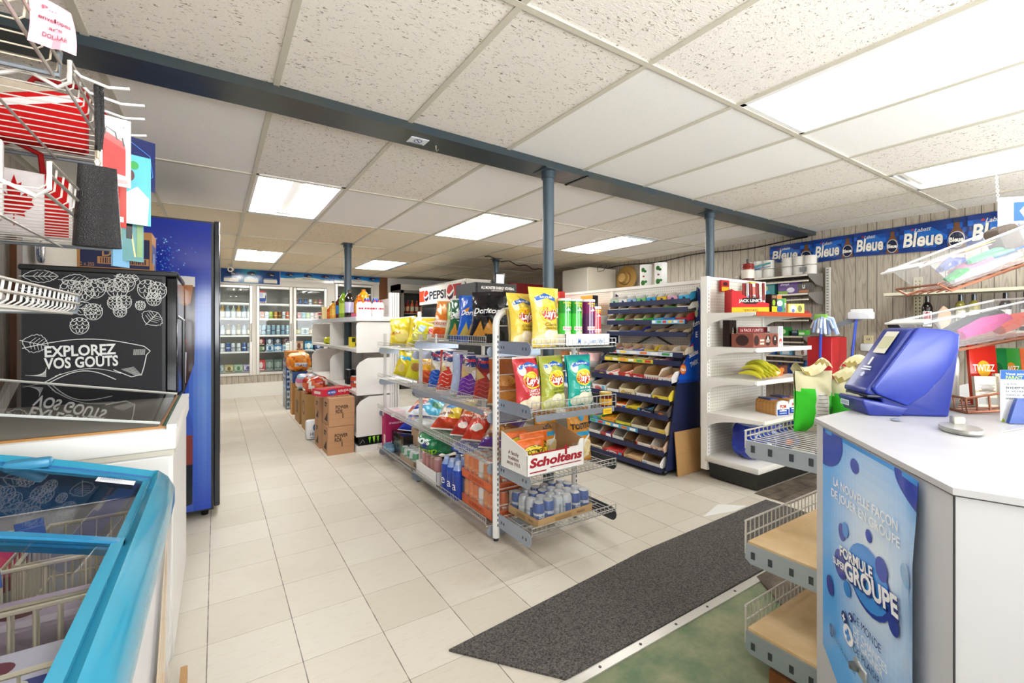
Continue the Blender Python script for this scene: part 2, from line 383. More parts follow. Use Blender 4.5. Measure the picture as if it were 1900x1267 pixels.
def panel_material(key, axis, tone, dark, grain):
    k = nodes(key); tc = k.N('ShaderNodeTexCoord').outputs['Object']
    sp = k.N('ShaderNodeSeparateXYZ'); k.L(tc, sp.inputs[0]); u = sp.outputs[axis]
    p = mth(k, 'FRACT', mth(k, 'DIVIDE', mth(k, 'ADD', u, 20.07), .406))
    def g(a): return mth(k, 'LESS_THAN', mth(k, 'ABSOLUTE', mth(k, 'SUBTRACT', p, a)), .0085)
    gr = mth(k, 'MINIMUM', 1.0, mth(k, 'ADD', mth(k, 'ADD', g(.02), g(.27)), mth(k, 'ADD', g(.52), g(.83))))
    bid = ramp(k, p, [(0, .1), (.02, .5), (.27, .2), (.52, .9), (.83, .4)], 'CONSTANT')
    sepb = k.N('ShaderNodeSeparateColor'); k.L(bid, sepb.inputs[0])
    off = k.N('ShaderNodeCombineXYZ'); k.L(mth(k, 'MULTIPLY', sepb.outputs[0], 30.), off.inputs[2])
    va = k.N('ShaderNodeVectorMath', operation='ADD'); k.L(tc, va.inputs[0]); k.L(off.outputs[0], va.inputs[1])
    s = (9, 9, .9)
    w = noise(k, scaled(k, va.outputs[0], s), 1.0, 2, .5)
    rings = mth(k, 'FRACT', mth(k, 'MULTIPLY', w, 13.))
    c = mixc(k, ramp(k, rings, [(0, .0), (.45, .15), (.8, .75), (1, .0)]), tone, grain)
    fine = noise(k, scaled(k, va.outputs[0], (160, 160, 4)), 1.0, 3, .6)
    c = mixc(k, mth(k, 'MULTIPLY', fine, .5), c, grain)
    c = mixc(k, mth(k, 'MULTIPLY', gr, .8), c, dark)
    k.L(c, k.b.inputs['Base Color']); k.b.inputs['Roughness'].default_value = .5
panel_material('panel_grey', 1, hx('c2b8a8'), hx('4a4238'), hx('938878'))
panel_material('panel_grey_x', 0, hx('c2b8a8'), hx('4a4238'), hx('938878'))
def simple_noise(key, c1, c2, sc, rough=.8, bump=.3, bsc=None, dist=.01, det=4):
    k = nodes(key); tc = k.N('ShaderNodeTexCoord').outputs['Object']
    k.L(mixc(k, ramp(k, noise(k, tc, sc, det, .65), [(.35, 0.), (.65, 1.)]), c1, c2), k.b.inputs['Base Color']); k.b.inputs['Roughness'].default_value = rough
    if bump:
        bp = k.N('ShaderNodeBump', i_Strength=bump, i_Distance=dist); k.L(noise(k, tc, bsc or sc, 2), bp.inputs['Height']); k.L(bp.outputs[0], k.b.inputs['Normal'])
simple_noise('green_floor', hx('566a4c'), hx('8a8a6c'), 5, .6, .1)
simple_noise('carpet', hx('2c2c2e'), hx('7d7872'), 150, .95, 1., 150, .02)
simple_noise('worn_plank', hx('6e6252'), hx('3e362c'), 9, .7, .2)
simple_noise('tan_board', hx('e0c79c'), hx('c8a878'), 4, .6, .05)
simple_noise('beam_paint', hx('2c3a42'), hx('3a3f3c'), 3, .32, .15, 12)
simple_noise('counter_top', hx('bcbcbe'), hx('b4b4b6'), 6, .35, .0)
def wood_mat(key, c1, c2, s=(30, 30, 2)):
    k = nodes(key); tc = k.N('ShaderNodeTexCoord').outputs['Object']
    k.L(mixc(k, noise(k, scaled(k, tc, s), 1.5, 4, .6), c1, c2), k.b.inputs['Base Color']); k.b.inputs['Roughness'].default_value = .45
wood_mat('brown_wood', hx('8a5426'), hx('5a3214'))
wood_mat('oak_trim', hx('c79a5a'), hx('8f6632'))

def plane(name, pts, mat):
    return struct(MB().add(pts, [tuple(range(len(pts)))], 'ddd').build(name, mat))
plane('floor', [(XL, 1.22, 0), (XR, 1.22, 0), (XR, YB, 0), (XL, YB, 0)], 'vinyl_tile')
plane('floor', [(.55, YF, 0), (XR, YF, 0), (XR, 1.22, 0), (.55, 1.22, 0)], 'green_floor')
plane('floor', [(XL, YF, 0), (.55, YF, 0), (.55, 1.22, 0), (XL, 1.22, 0)], 'vinyl_tile')
struct(MB().box((.55, 1.205, 0), (2.62, 1.245, .006), 'd9d6cf').build('trim_1', 'metal'))
nail = MB()
for i in range(9): nail.lathe([(.006, 0), (.006, .002), (.003, .003)], '555', 8, c=(.75 + i * .22, 1.225, .006))
struct(nail.build('trim_2', 'metal'))
plane('wall_right', [(XR, YF, 0), (XR, YB, 0), (XR, YB, ZC), (XR, YF, ZC)], 'panel_grey')
plane('wall_left', [(XL, YF, 0), (XL, YB, 0), (XL, YB, ZC), (XL, YF, ZC)], 'panel_grey')
# shop front with two window openings behind the camera
fw = MB()
for a, b in (((XL, 0), (XR, .7)), ((XL, 2.2), (XR, ZC)), ((XL, .7), (-.4, 2.2)), ((1.9, .7), (2.75, 2.2)), ((5.05, .7), (XR, 2.2))):
    fw.box((a[0], YF - .12, a[1]), (b[0], YF, b[1]), 'cfc8bc')
struct(fw.build('wall_front', 'paint'))
# ceiling: one face per lay-in tile
ce = MB(); R0 = random.Random(3)
XS = [-1.05] + [.828 + .61 * i for i in range(-3, 8)] + [5.5]
YN = [-1.9, -1.23, -.01, 1.2115, 2.25]; YFAR = [2.25, 2.34, 3.56, 4.78, 6.0, 7.05, 8.27, 9.5]
for rows in (YN, YFAR):
    for j in range(len(rows) - 1):
        for i in range(len(XS) - 1):
            x0, x1, y0, y1 = XS[i], XS[i + 1], rows[j], rows[j + 1]
            near = y1 < 2.3
            if (round((x0 - .218) / 1.83, 2) % 1 == 0 and x0 > 0 and x0 < 4) and any(abs(y0 - q) < .02 for q in ((-.01,)) + ((3.56,) + ((7.05,) if x0 < 3 else ()))): continue
            mi = 1
            if near: mi = 0 if (x1 < 1.5 or (x1 < 2.06 and y1 > 1.3 and False)) else (2 if x1 < 2.1 and y1 < 1.3 else 1)
            elif R0.random() < .3: mi = 2
            if near and x0 > 3.2: mi = 2
            base = ('f4ede4', 'f7f4f0', 'f3ede5')[mi]
            c = hx(base); f = R0.uniform(.93, 1.03)
            if y0 > 4.7: c = (c[0] * .97, c[1] * .9, c[2] * .74)
            ce.add([(x0, y0, ZC), (x0, y1, ZC), (x1, y1, ZC), (x1, y0, ZC)], [(0, 1, 2, 3)], tuple(min(1, q * f) for q in c), mi)
struct(ce.build('ceiling', ['ceiling_fissured', 'ceiling_smooth', 'ceiling_pitted']))
gb = MB()
for x in XS[1:-1]: gb.box((x - .0125, YF, ZC - .006), (x + .0125, YB, ZC + .004), 'cfc9b8')
for y in YN[1:-1] + YFAR[2:-1]: gb.box((XL, y - .0125, ZC - .0065), (XR, y + .0125, ZC + .004), 'cfc9b8')
struct(gb.build('trim_3', 'paint'))
# steel beam crossing the ceiling
bm_ = MB(); NB = [(-1.05, 2.185), (.2, 2.19), (1.4, 2.235), (2.1, 2.265), (3.4, 2.30), (5.5, 2.33)]
vs = []
for x, y in NB: vs += [(x, y, ZC), (x, y + .0, 2.268), (x, y + .2, 2.268), (x, y + .2, ZC)]
fs = []
for i in range(len(NB) - 1):
    for k in range(3): fs.append((i * 4 + k, i * 4 + k + 1, i * 4 + 5 + k, i * 4 + 4 + k))
bm_.add(vs, fs, '333'); struct(bm_.build('beam', 'beam_paint'))
seam = MB(); seam.box((2.06, 2.24, 2.262), (2.075, 2.47, 2.27), '15181a'); seam.tube([(1.02, 2.33, 2.268), (1.02, 2.33, 2.25), (1.03, 2.345, 2.243), (1.035, 2.33, 2.25)], .003, 'b8b09c')
struct(seam.build('trim_4', 'metal'))
# back wall with the cooler openings is built with the coolers
def post(x, y, z1, r, n):
    o = MB().lathe([(r, 0), (r, z1)], '46555f', 18).lathe([(r * 1.25, z1 - .05), (r * 1.25, z1)], '39464f', 18)
    o.box((x * 0 - .07, -.07, z1 - .006), (.07, .07, z1), '39464f')
    q = o.build('pillar', 'paint', loc=(x, y, 0)); struct(q)
post(1.797, 2.32, 2.268, .036, 0); post(3.64, 2.385, 2.268, .036, 1); post(1.385, 5.88, 2.31, .045, 2); post(3.585, 5.93, 2.31, .045, 3)
# fluorescent fixtures
def fixture(x0, y0, kind, label):
    zone = 'near' if y0 < 2 else 'mid' if y0 < 6 else 'far'
    t = thing('ceiling_light', label, 'light', (x0, y0, ZC), 0, 'fluorescent ceiling lights')
    w, d = .3, .605; z = .002; H = .09
    f = MB()
    for a, b in (((-w, -d), (w, -d + .03)), ((-w, d - .03), (w, d)), ((-w, -d), (-w + .03, d)), ((w - .03, -d), (w, d))):
        f.box((a[0], a[1], z - .008), (b[0], b[1], z), 'f4f2ee')
    for a, b in (((-w, -d), (w, -d)), ((w, -d), (w, d)), ((w, d), (-w, d)), ((-w, d), (-w, -d))):
        f.quad((a[0], a[1], z), (b[0], b[1], z), (b[0], b[1], H), (a[0], a[1], H), 'f6f5f2')
    f.quad((-w, -d, H), (-w, d, H), (w, d, H), (w, -d, H), 'fbfaf8')
    if kind == 'lens':
        f.build('frame', 'paint', t)
        MB().box((-w + .03, -d + .03, z - .004), (w - .03, d - .03, z + .001), 'fff').build('diffuser', 'lamp_lens_' + zone, t)
    else:
        f.box((-.035, -.57, .03), (.035, .57, H), 'f0eee9')
        for s in (-1, 1): f.box((-.2, s * .55 - .012, .012), (.2, s * .55 + .012, H), 'dcd8d0')
        f.build('frame', 'paint', t)
        for sx in (-.085, .085): MB().tube([(sx, -.54, .035), (sx, .54, .035)], .02, 'fff', 10).build('tube', 'lamp_tube_' + zone, t)
        for s in (-1, 1): MB().add([(s * .07, -.57, H - .004), (s * .07, .57, H - .004), (s * .26, .57, .03), (s * .26, -.57, .03)], [(0, 1, 2, 3)] if s < 0 else [(3, 2, 1, 0)], 'fff').build('reflector', 'lamp_reflector_' + zone, t)
fixture(.518, 4.135, 'tube', 'ceiling light with bare tubes above the aisle by the blue vending machine')
fixture(.518, 7.66, 'tube', 'ceiling light just in front of the cooler doors and blue banners')
fixture(2.31, 7.66, 'lens', 'plain glowing ceiling panel beyond the white shelving, near the cola sign')
fixture(2.345, 4.2, 'open', 'ceiling light behind the thick blue-grey pole, over the crisp rack')
fixture(4.183, 4.25, 'open', 'ceiling light over the pegboard shelving and the candy rack')
fixture(2.36, .6, 'lens', 'large bright ceiling panel over the white counter')
fixture(.518, .6, 'open', 'ceiling light with bare tubes over the freezers by the entrance')
fixture(4.183, .6, 'open', 'ceiling light with exposed tube beside the hanging white sign')
# ---------------------------------------------------------------- small product builders
def can_mb(r=.033, h=.12, body='c33', band=None, art=None, top='c9ccd0', n=14, mb=None, c=(0, 0, 0)):
    m = mb or MB(); b2 = band or body
    m.lathe([(r * .82, 0), (r * .97, .006), (r, .014), (r, h * .45), (r, h * .55), (r, h - .016), (r * .8, h - .003), (r * .8, h)], [top, body, body, b2, body, body, top], n, c=c)
    m.lathe([(r * .8, h - .0005), (r * .76, h - .004)], top, n, c=c)
    if art: m.art(Cy(r, .016, h - .018, cx=c[0], cy=c[1]), art)
    return m
def bottle_mb(r=.035, h=.24, liq='4a2a12', label='f2f0ea', capc='c22', neck=.35, cap_h=.02, n=14, mb=None, c=(0, 0, 0), art=None):
    m = mb or MB(); z1 = h * (1 - neck)
    m.lathe([(r * .9, 0), (r, .008), (r, h * .18), (r, z1 * .8), (r, z1), (r * .75, z1 + h * neck * .3), (r * .42, z1 + h * neck * .6), (r * .36, h - cap_h)],
            [liq, liq, label, liq, liq, liq, liq], n, c=c)
    m.lathe([(r * .4, h - cap_h), (r * .4, h)], capc, n, c=c)
    if art: m.art(Cy(r, h * .18, z1 * .8, cx=c[0], cy=c[1]), art)
    return m
def solo(mb, name, mats, label, cat, loc, rz=0., group=None):
    o = mb.build(name, mats); o.location = (loc[0], loc[1], loc[2] + .0015); o.rotation_euler = (0, 0, rz); return tag(o, label, cat, group)
def row(protos, p0, p1, n, label, group, jit=.004, rz=0., start=0):
    for i in range(n):
        f = (i + .5) / n; pr = protos[(start + i) % len(protos)]
        loc = [p0[k] + (p1[k] - p0[k]) * f + (RND.uniform(-jit, jit) if k < 2 else 0) for k in range(3)]
        if pr.get('placed'): o = dup(pr, loc)
        else: o = pr; o.location = (loc[0], loc[1], loc[2] + .0015); pr['placed'] = 1
        o['label'] = label if isinstance(label, str) else label[(start + i) % len(protos)]
        o['group'] = group
        j = .03 if 'case' in o.name else .3; o.rotation_euler = (0, 0, rz + RND.uniform(-j, j))
# ---------------------------------------------------------------- walk-in cooler at the back
wb = MB(); W0 = 'e2ddd2'
DO = [(-.62, -.06), (-.02, .56), (.62, 1.215), (1.235, 1.83), (1.99, 2.75)]
zb, zt = .39, 2.03
wb.box((XL, YB, .25), (2.87, YB + .06, zb), W0)
for a, b in ((XL, -.62), (-.06, -.02), (.56, .62), (1.215, 1.235), (1.83, 1.99), (2.75, 2.87)): wb.box((a, YB, zb), (b, YB + .06, ZC), W0)
for i, (a, b) in enumerate(DO): wb.box((a, YB, 2.14 if i == 4 else zt), (b, YB + .06, ZC), W0)
wb.box((3.05, YB, 0), (XR, YB + .06, ZC), 'e4e0d8')
for q in ((XL, YB + .75, 0, 2.87, YB + .8, ZC), (XL, YB + .06, .2, 2.87, YB + .8, .26), (XL, YB + .06, 2.2, 2.87, YB + .8, 2.26), (2.87, YB + .06, .2, 2.92, YB + .8, 2.26), (XL - .05, YB + .06, .2, XL, YB + .8, 2.26)):
    wb.box(q[:3], q[3:], '9a948a')
struct(wb.build('wall_back', 'paint'))
struct(MB().box((2.87, YB - .01, 0), (3.05, YB + .05, ZC), '865022').build('trim_5', 'brown_wood'))
struct(MB().box((XL, YB - .012, .25), (2.87, YB, zb), 'ccc').build('trim_6', 'panel_grey_x'))
struct(MB().box((XL, YB - .05, 0), (2.87, YB, .25), 'e6e3da').build('baseboard_back', 'paint'))
for i, (a, b) in enumerate(DO):
    z1 = 2.13 if i == 4 else zt - .01; m = MB(); w = .05
    for q in ((a, zb, a + w, z1), (b - w, zb, b, z1), (a + w, zb, b - w, zb + w), (a + w, z1 - w, b - w, z1)):
        m.rbox((q[0], YB - .035, q[1]), (q[2], YB + .02, q[3]), .006, 'd8d4cc', seg=1)
    d = struct(m.build('door_%d' % (i + 1), 'tin'))
    MB().box((a + w, YB - .012, zb + w), (b - w, YB - .006, z1 - w), 'fff').build('pane', 'glass', d)
    hm = MB(); hm.tube([(b - .025, YB - .04, 1.0), (b - .025, YB - .07, 1.03), (b - .025, YB - .07, 1.3), (b - .025, YB - .04, 1.33)], .009, 'b8b4aa', 6); hm.build('handle', 'metal', d)
# vertical lamps between the doors, added to light the cooler interior
for x in (-.04, .59, 1.225, 1.9):
    o = MB().tube([(x, YB + .1, .45), (x, YB + .1, 1.98)], .014, 'fff', 8).build('added_cooler_lamp', 'added_cooler_lamp')
    tag(o, 'added thin vertical lamp tube lighting the cooler interior beside a door post', 'lamp', 'added cooler lamps')
SHZ = [.45, .80, 1.10, 1.41, 1.69]; SHN = ['bottom', 'second lowest', 'middle', 'second highest', 'top']
for z, nm in zip(SHZ, SHN):
    m = MB(); m.box((-.62, YB + .15, z - .012), (2.75, YB + .16, z + .02), 'e8e6e0')
    for x in range(56): m.bar((-.6 + x * .06, YB + .16, z - .004), (-.6 + x * .06, YB + .6, z - .004), .003, 'd0d0cc')
    for y in (.3, .45, .6): m.bar((-.62, YB + y, z - .008), (2.75, YB + y, z - .008), .004, 'd0d0cc')
    o = m.build('cooler_shelf', 'tin'); tag(o, 'white wire cooler shelf behind the glass doors, %s of five' % nm, 'shelf')
def CANS(cols, r=.033, h=.12): return [solo(can_mb(r, h, c[0], c[1] if len(c) > 1 else None, n=10), 'beverage_can', 'tin', 'can', 'can', (0, 0, -5)) for c in cols]
def BOTS(cols, r=.034, h=.24): return [solo(bottle_mb(r, h, *c, n=10), 'drink_bottle', 'bottle', 'bottle', 'bottle', (0, 0, -5)) for c in cols]
def BOXES(cols, w, d, h, nm='beer_case'):
    out = []
    for c in cols:
        m = MB().box((-w / 2, -d / 2, 0), (w / 2, d / 2, h), c[0]); fr = FACE['y']((-w / 2, -d / 2, 0), (w / 2, d / 2, h))
        m.art(fr, [('r', .06, .3, .94, .75, c[1]), ('e', .5, .52, .2, .3, c[2]), ('r', .1, .05, .9, .16, c[2])])
        out.append(solo(m, nm, 'card', 'case', 'box', (0, 0, -5)))
    return out
yf = YB + .25
# door by the vending machine
row(BOTS([('c8d8cc', 'e8ece6', 'd8e0d4'), ('b89a50', 'eee', 'd6c27a'), ('9db5c4', 'e6eef2', 'c8d4dc')], .035, .25), (-.02, yf, SHZ[3]), (.56, yf, SHZ[3]), 7, 'pale bottle on the second highest cooler shelf, behind the door by the vending machine', 'bottles, vending side door, second highest shelf')
row(BOTS([('8c7a3a', 'ddd6b0', 'c9b04a'), ('a9b8c0', 'dfe6ea', '3c5878')], .032, .22), (-.02, yf, SHZ[2]), (.56, yf, SHZ[2]), 7, 'amber or grey bottle on the middle cooler shelf, behind the door by the vending machine', 'bottles, vending side door, middle shelf')
row(CANS([('c9ced2', '6a86a8'), ('e6e8ea', '8894a0'), ('46629a', 'dfe6ee')], .036, .17), (-.02, yf, SHZ[1]), (.56, yf, SHZ[1]), 7, 'tall silver or blue can, second lowest cooler shelf, door by the vending machine', 'cans, vending side door, second lowest shelf')
row(BOXES([('b6c8c0', 'd8e2dc', '6a8a80'), ('d6c890', 'eee4bc', '8a7430'), ('b4d0b0', 'd8ead2', '5c8a58'), ('b8b4cc', 'dcdaea', '605a8a')], .135, .25, .12), (-.02, yf, SHZ[0]), (.56, yf, SHZ[0]), 4, ['pale green carton', 'pale yellow carton', 'light green carton', 'lilac carton'][0:0] or [q + ' on the bottom cooler shelf, behind the door by the vending machine' for q in ('sage carton', 'pale yellow carton', 'light green carton', 'lilac carton')], 'cartons, vending side door, bottom shelf', rz=0)
# middle door
row(CANS([('d6dadc', '8ca0b0'), ('d8703c', 'eee'), ('cfe2ea', '78a0b4'), ('a8c83a', 'e8f0c8'), ('c88a2a', 'f0dca8'), ('7a4a22', 'c8a060')], .033, .15), (.64, yf, SHZ[3]), (1.2, yf, SHZ[3]), 8, [c + ' can on the second highest shelf behind the middle cooler door' for c in ('silver', 'orange', 'ice blue', 'lime', 'amber', 'brown')], 'cans, middle door, second highest shelf')
row(CANS([('9fb8c4', 'dde8ec'), ('86a4b6', '2f4f6e')], .038, .2), (.64, yf, SHZ[2]), (1.2, yf, SHZ[2]), 7, 'tall blue-silver can on the middle shelf behind the middle cooler door', 'cans, middle door, middle shelf')
row(BOXES([('5a2226', '8a3a3c', 'd8b8a8'), ('3c4450', '6a7684', 'e6eaf0'), ('2c3238', '586068', 'c8ccd0'), ('42302e', '6a504a', 'a89088')], .13, .24, .13), (.64, yf + .02, SHZ[1] + .13), (1.2, yf + .02, SHZ[1] + .13), 4, [c + ' carton stacked on the second lowest shelf behind the middle cooler door' for c in ('dark red', 'slate', 'charcoal', 'brown')], 'dark cartons, middle door')
row(BOXES([('30383a', 'cfd8c8', '7a9a6a'), ('a8c4d4', 'e4eef4', '3a6a9a'), ('3a86c0', 'd2e8f4', 'fff'), ('c8dce6', '88b4d0', '2a5a88')], .13, .24, .13), (.64, yf, SHZ[1]), (1.2, yf, SHZ[1]), 4, [c + ' carton directly on the second lowest shelf behind the middle cooler door' for c in ('dark', 'pale blue', 'bright blue', 'icy')], 'blue cartons, middle door', rz=0)
row(BOXES([('c8424a', 'e06a6c', 'f2e4e0'), ('76867c', '98a89e', 'b8c4bc'), ('6c7c72', '90a096', 'b0bcb4'), ('22262a', '3a4044', '888')], .135, .24, .2), (.64, yf, SHZ[0]), (1.2, yf, SHZ[0]), 4, [c + ' on the bottom shelf behind the middle cooler door' for c in ('red carton', 'shiny grey-green pack', 'dull grey-green pack', 'black carton')], 'packs, middle door, bottom shelf', rz=0)
row(BOXES([('e8eaf0', '3c5a9a', 'c43a3a')], .12, .1, .22), (.68, yf, SHZ[4]), (.8, yf, SHZ[4]), 1, 'white and blue poster box on the top shelf behind the middle cooler door', 'box, middle door, top shelf', rz=0)
# door behind the white shelving
row(CANS([('c86a64', 'eee'), ('2c4a8a', '6a86c0'), ('2a4684', '7a94c8'), ('dfe4ea', '6a7c9a'), ('8a6a3c', 'd8c08a')], .033, .13), (1.26, yf, SHZ[4]), (1.8, yf, SHZ[4]), 6, [c + ' can on the top shelf of the cooler door next to the white shelving' for c in ('rosy', 'navy', 'deep blue', 'white', 'tan')], 'cans, shelving side door, top shelf')
row(CANS([('c8ccb8', '8a9078'), ('c8483c', 'f0d8d0'), ('4aa0a8', 'd4eef0'), ('a0c040', 'eef4d0'), ('d2ccc0', 'a08a7a'), ('c07a62', 'e8d4c8')], .034, .14), (1.26, yf, SHZ[3]), (1.8, yf, SHZ[3]), 7, [c + ' can on the second highest shelf, cooler door next to white shelving' for c in ('grey-green', 'red', 'teal', 'lime', 'cream', 'copper')], 'cans, shelving side door, second highest shelf')
row(BOXES([('6a6a4a', 'a8a06a', 'd8d0a0'), ('cfdad8', 'a0b4b4', '405a5a'), ('8a6a4a', 'c8a878', 'f0e4c8')], .13, .2, .15), (1.26, yf, SHZ[2]), (1.8, yf, SHZ[2]), 4, [c + ' carton on the middle shelf, cooler door next to the white shelving' for c in ('olive', 'pale grey', 'tan')], 'cartons, shelving side door, middle shelf', rz=0)
row(BOXES([('c09a80', 'e0c8b4', '804a30'), ('3a8ab0', 'bfe0ec', 'fff'), ('1f2c4a', '3c5080', 'b8c4dc')], .16, .2, .19), (1.26, yf, SHZ[1]), (1.8, yf, SHZ[1]), 3, [c + ' case on the second lowest shelf, cooler door next to the white shelving' for c in ('beige', 'turquoise', 'navy')], 'cases, shelving side door, second lowest shelf', rz=0)
row(BOXES([('8a2a1a', 'c85a2a', 'f0b060'), ('2a3024', '5a6a3a', 'c8d080')], .17, .2, .17), (1.26, yf, SHZ[0]), (1.8, yf, SHZ[0]), 3, [c + ' case on the bottom shelf of the cooler door next to the white shelving' for c in ('rust red', 'dark green')], 'cases, shelving side door, bottom shelf', rz=0)
row(BOTS([('8a7040', 'd8ccb0', 'b8a060')], .034, .24), (2.0, yf, SHZ[4]), (2.7, yf, SHZ[4]), 8, 'brown bottle on the top shelf of the cooler door behind the pole', 'bottles, cooler door behind the pole')
# price stickers hanging on the cooler glass
def paper(name, a, b, art, label, cat, mats='card', col='f4f4f0', f='y'):
    m = MB().box(a, b, col); m.art(FACE[f](a, b), art); return tag(m.build(name, mats), label, cat)
paper('price_notice', (1.1, YB - .022, .83), (1.19, YB - .018, 1.02), [('r', 0, .75, 1, 1, '1c2430'), ('t', 'LOW', .5, .87, .14, 'fff', .6), ('r', .1, .4, .9, .6, 'cfe0cc'), ('r', .1, .12, .9, .3, 'd8e4d4')], 'white price notice with dark heading stuck low on the middle cooler door', 'sign')
paper('door_poster', (.645, YB - .02, 1.73), (.76, YB - .016, 1.93), [('r', 0, 0, 1, .35, '3c5aa0'), ('r', .1, .4, .7, .8, 'c8d4ea'), ('r', 0, .85, 1, 1, 'c8505a')], 'small blue and white poster high on the middle cooler door', 'poster')
# blue price banners above the doors
def banner(x0, x1, z0, dark, n, words, label):
    m = MB(); a = (x0, YB - .03, z0); b = (x1, YB - .02, ZC - .005); m.box(a, b, '0d4f96'); fr = FACE['y'](a, b); it = []
    if dark:
        it.append(('r', 0, 0, 1, 1, '0b3f86'))
        for k in range(8): f = .5 - abs(k - 3.5) * .07; it.append(('r', .22 + k * .06, .0, .30 + k * .06, 1, ('0c5294', '0f66a4', '1680b0', '1b92b8', '1b92b8', '1680b0', '0f66a4', '0c5294')[k]))
    else:
        it.append(('r', 0, 0, 1, 1, 'e9e6dc')); N = 30; S = ['2a8fd0', '1879c6', '0f66b4', '0a54a2']
        for s in range(4): it.append(('p', [(0, 1)] + [(k / N, .42 + s * .09 + (.16 * s * .2) - .1 * sin(pi * (k / N * 2.2 + .4)) + s * .03) for k in range(N + 1)] + [(1, 1)], S[s]))
    for k in range(n):
        c = (k + .5) / n
        it += [('p', [(c - .075, .62), (c, .52), (c + .075, .62), (c + .075, .8), (c, .9), (c - .075, .8)], '0a1c3c'), ('p', [(c - .07, .64), (c - .005, .55), (c - .005, .7), (c - .07, .78)], '16305e'), ('t', 'Bleue', c + .03, .68, .1, 'e8eef4', .06, .2)]
        if dark: it += [('r', c - .12, .06, c + .12, .32, 'e6e2d4'), ('t', words[k], c, .38, .07, 'e8eef4', .22)]
        else: it += [('t', words[k], c, .36, .12, '1a2230', .2)]
    m.art(fr, it); return tag(m.build('price_banner', 'gloss'), label, 'sign', 'blue beer price banners over the cooler')
B3 = ['12 BOUTEILLES', '18 BOUTEILLES', '24 BOUTEILLES']
banner(-.9, .06, 2.06, 1, 3, B3, 'dark blue price banner with blank boxes, half behind the vending machine')
banner(.075, 1.0, 2.06, 1, 3, B3, 'dark blue price banner with three blank white boxes, behind the security camera')
banner(1.01, 1.96, 2.13, 0, 3, B3, 'blue and white price banner over the middle cooler doors')
banner(1.965, 2.87, 2.15, 0, 3, B3, 'blue and white price banner behind the thin dark pole')
t = thing('security_camera', 'small white security camera hanging from the ceiling before the blue banners', 'camera', (.2, 8.9, ZC))
MB().lathe([(.035, -.012), (.035, 0)], 'd8d4cc', 14).build('mount', 'plastic', t)
MB().tube([(0, 0, -.01), (0, -.01, -.05), (.01, -.03, -.07)], .01, 'cfcabf', 8).build('arm', 'plastic', t)
m = MB(); m.M = T(.01, -.04, -.085, rx=radians(100), rz=-.2); m.lathe([(.03, -.06), (.04, -.05), (.042, .05), (.036, .055)], 'dcd8d0', 14); m.build('housing', 'plastic', t)
m = MB(); m.M = T(.01, -.04, -.085, rx=radians(100), rz=-.2); m.lathe([(.026, .054), (.02, .058)], '222', 14); m.build('lens', 'gloss', t)
# reach-in cooler with red bottles and white header
t = thing('drinks_cooler', 'dark framed glass door cooler of red bottles behind the white shelving', 'refrigerator', (3.1, 8.95, 0))
m = MB()
for q in ((0, 0, 0, .05, .5, 2.14), (1.35, 0, 0, 1.4, .5, 2.14), (0, .45, 0, 1.4, .5, 2.14), (0, 0, 0, 1.4, .5, .15), (0, 0, 2.02, 1.4, .5, 2.14)): m.box(q[:3], q[3:], '4a453e', y='b8b2a6' if q[2] > 2 else '3c3833')
m.build('cabinet', 'paint', t)
for k in range(2):
    x = .05 + k * .65; m = MB()
    for q in ((x, .15, x + .05, 2.02), (x + .6, .15, x + .65, 2.02), (x, 1.96, x + .65, 2.02), (x, .15, x + .65, .2)): m.box((q[0], -.04, q[1]), (q[2], 0, q[3]), '6a645a')
    d = m.build('door', 'paint', t); MB().box((x + .05, -.022, .2), (x + .6, -.018, 1.96), 'fff').build('pane', 'glass', d)
m = MB()
for z in (.5, .85, 1.2, 1.55): m.box((.05, .02, z - .012), (1.35, .44, z), 'c8c4ba')
m.build('shelf', 'tin', t)
for z, nm in ((1.55, 'top'), (1.2, 'second')):
    row(BOTS([('c8401c', 'f0d8c0', 'd86a2a'), ('9a2416', 'e0a878', 'c8341c'), ('d8602a', 'f4e4c4', 'f0b050')], .04, .27), (3.2, 9.1, z), (4.4, 9.1, z), 12, 'red or orange bottle on the %s shelf of the dark framed cooler' % nm, 'red bottles in the dark framed cooler, %s shelf' % nm)
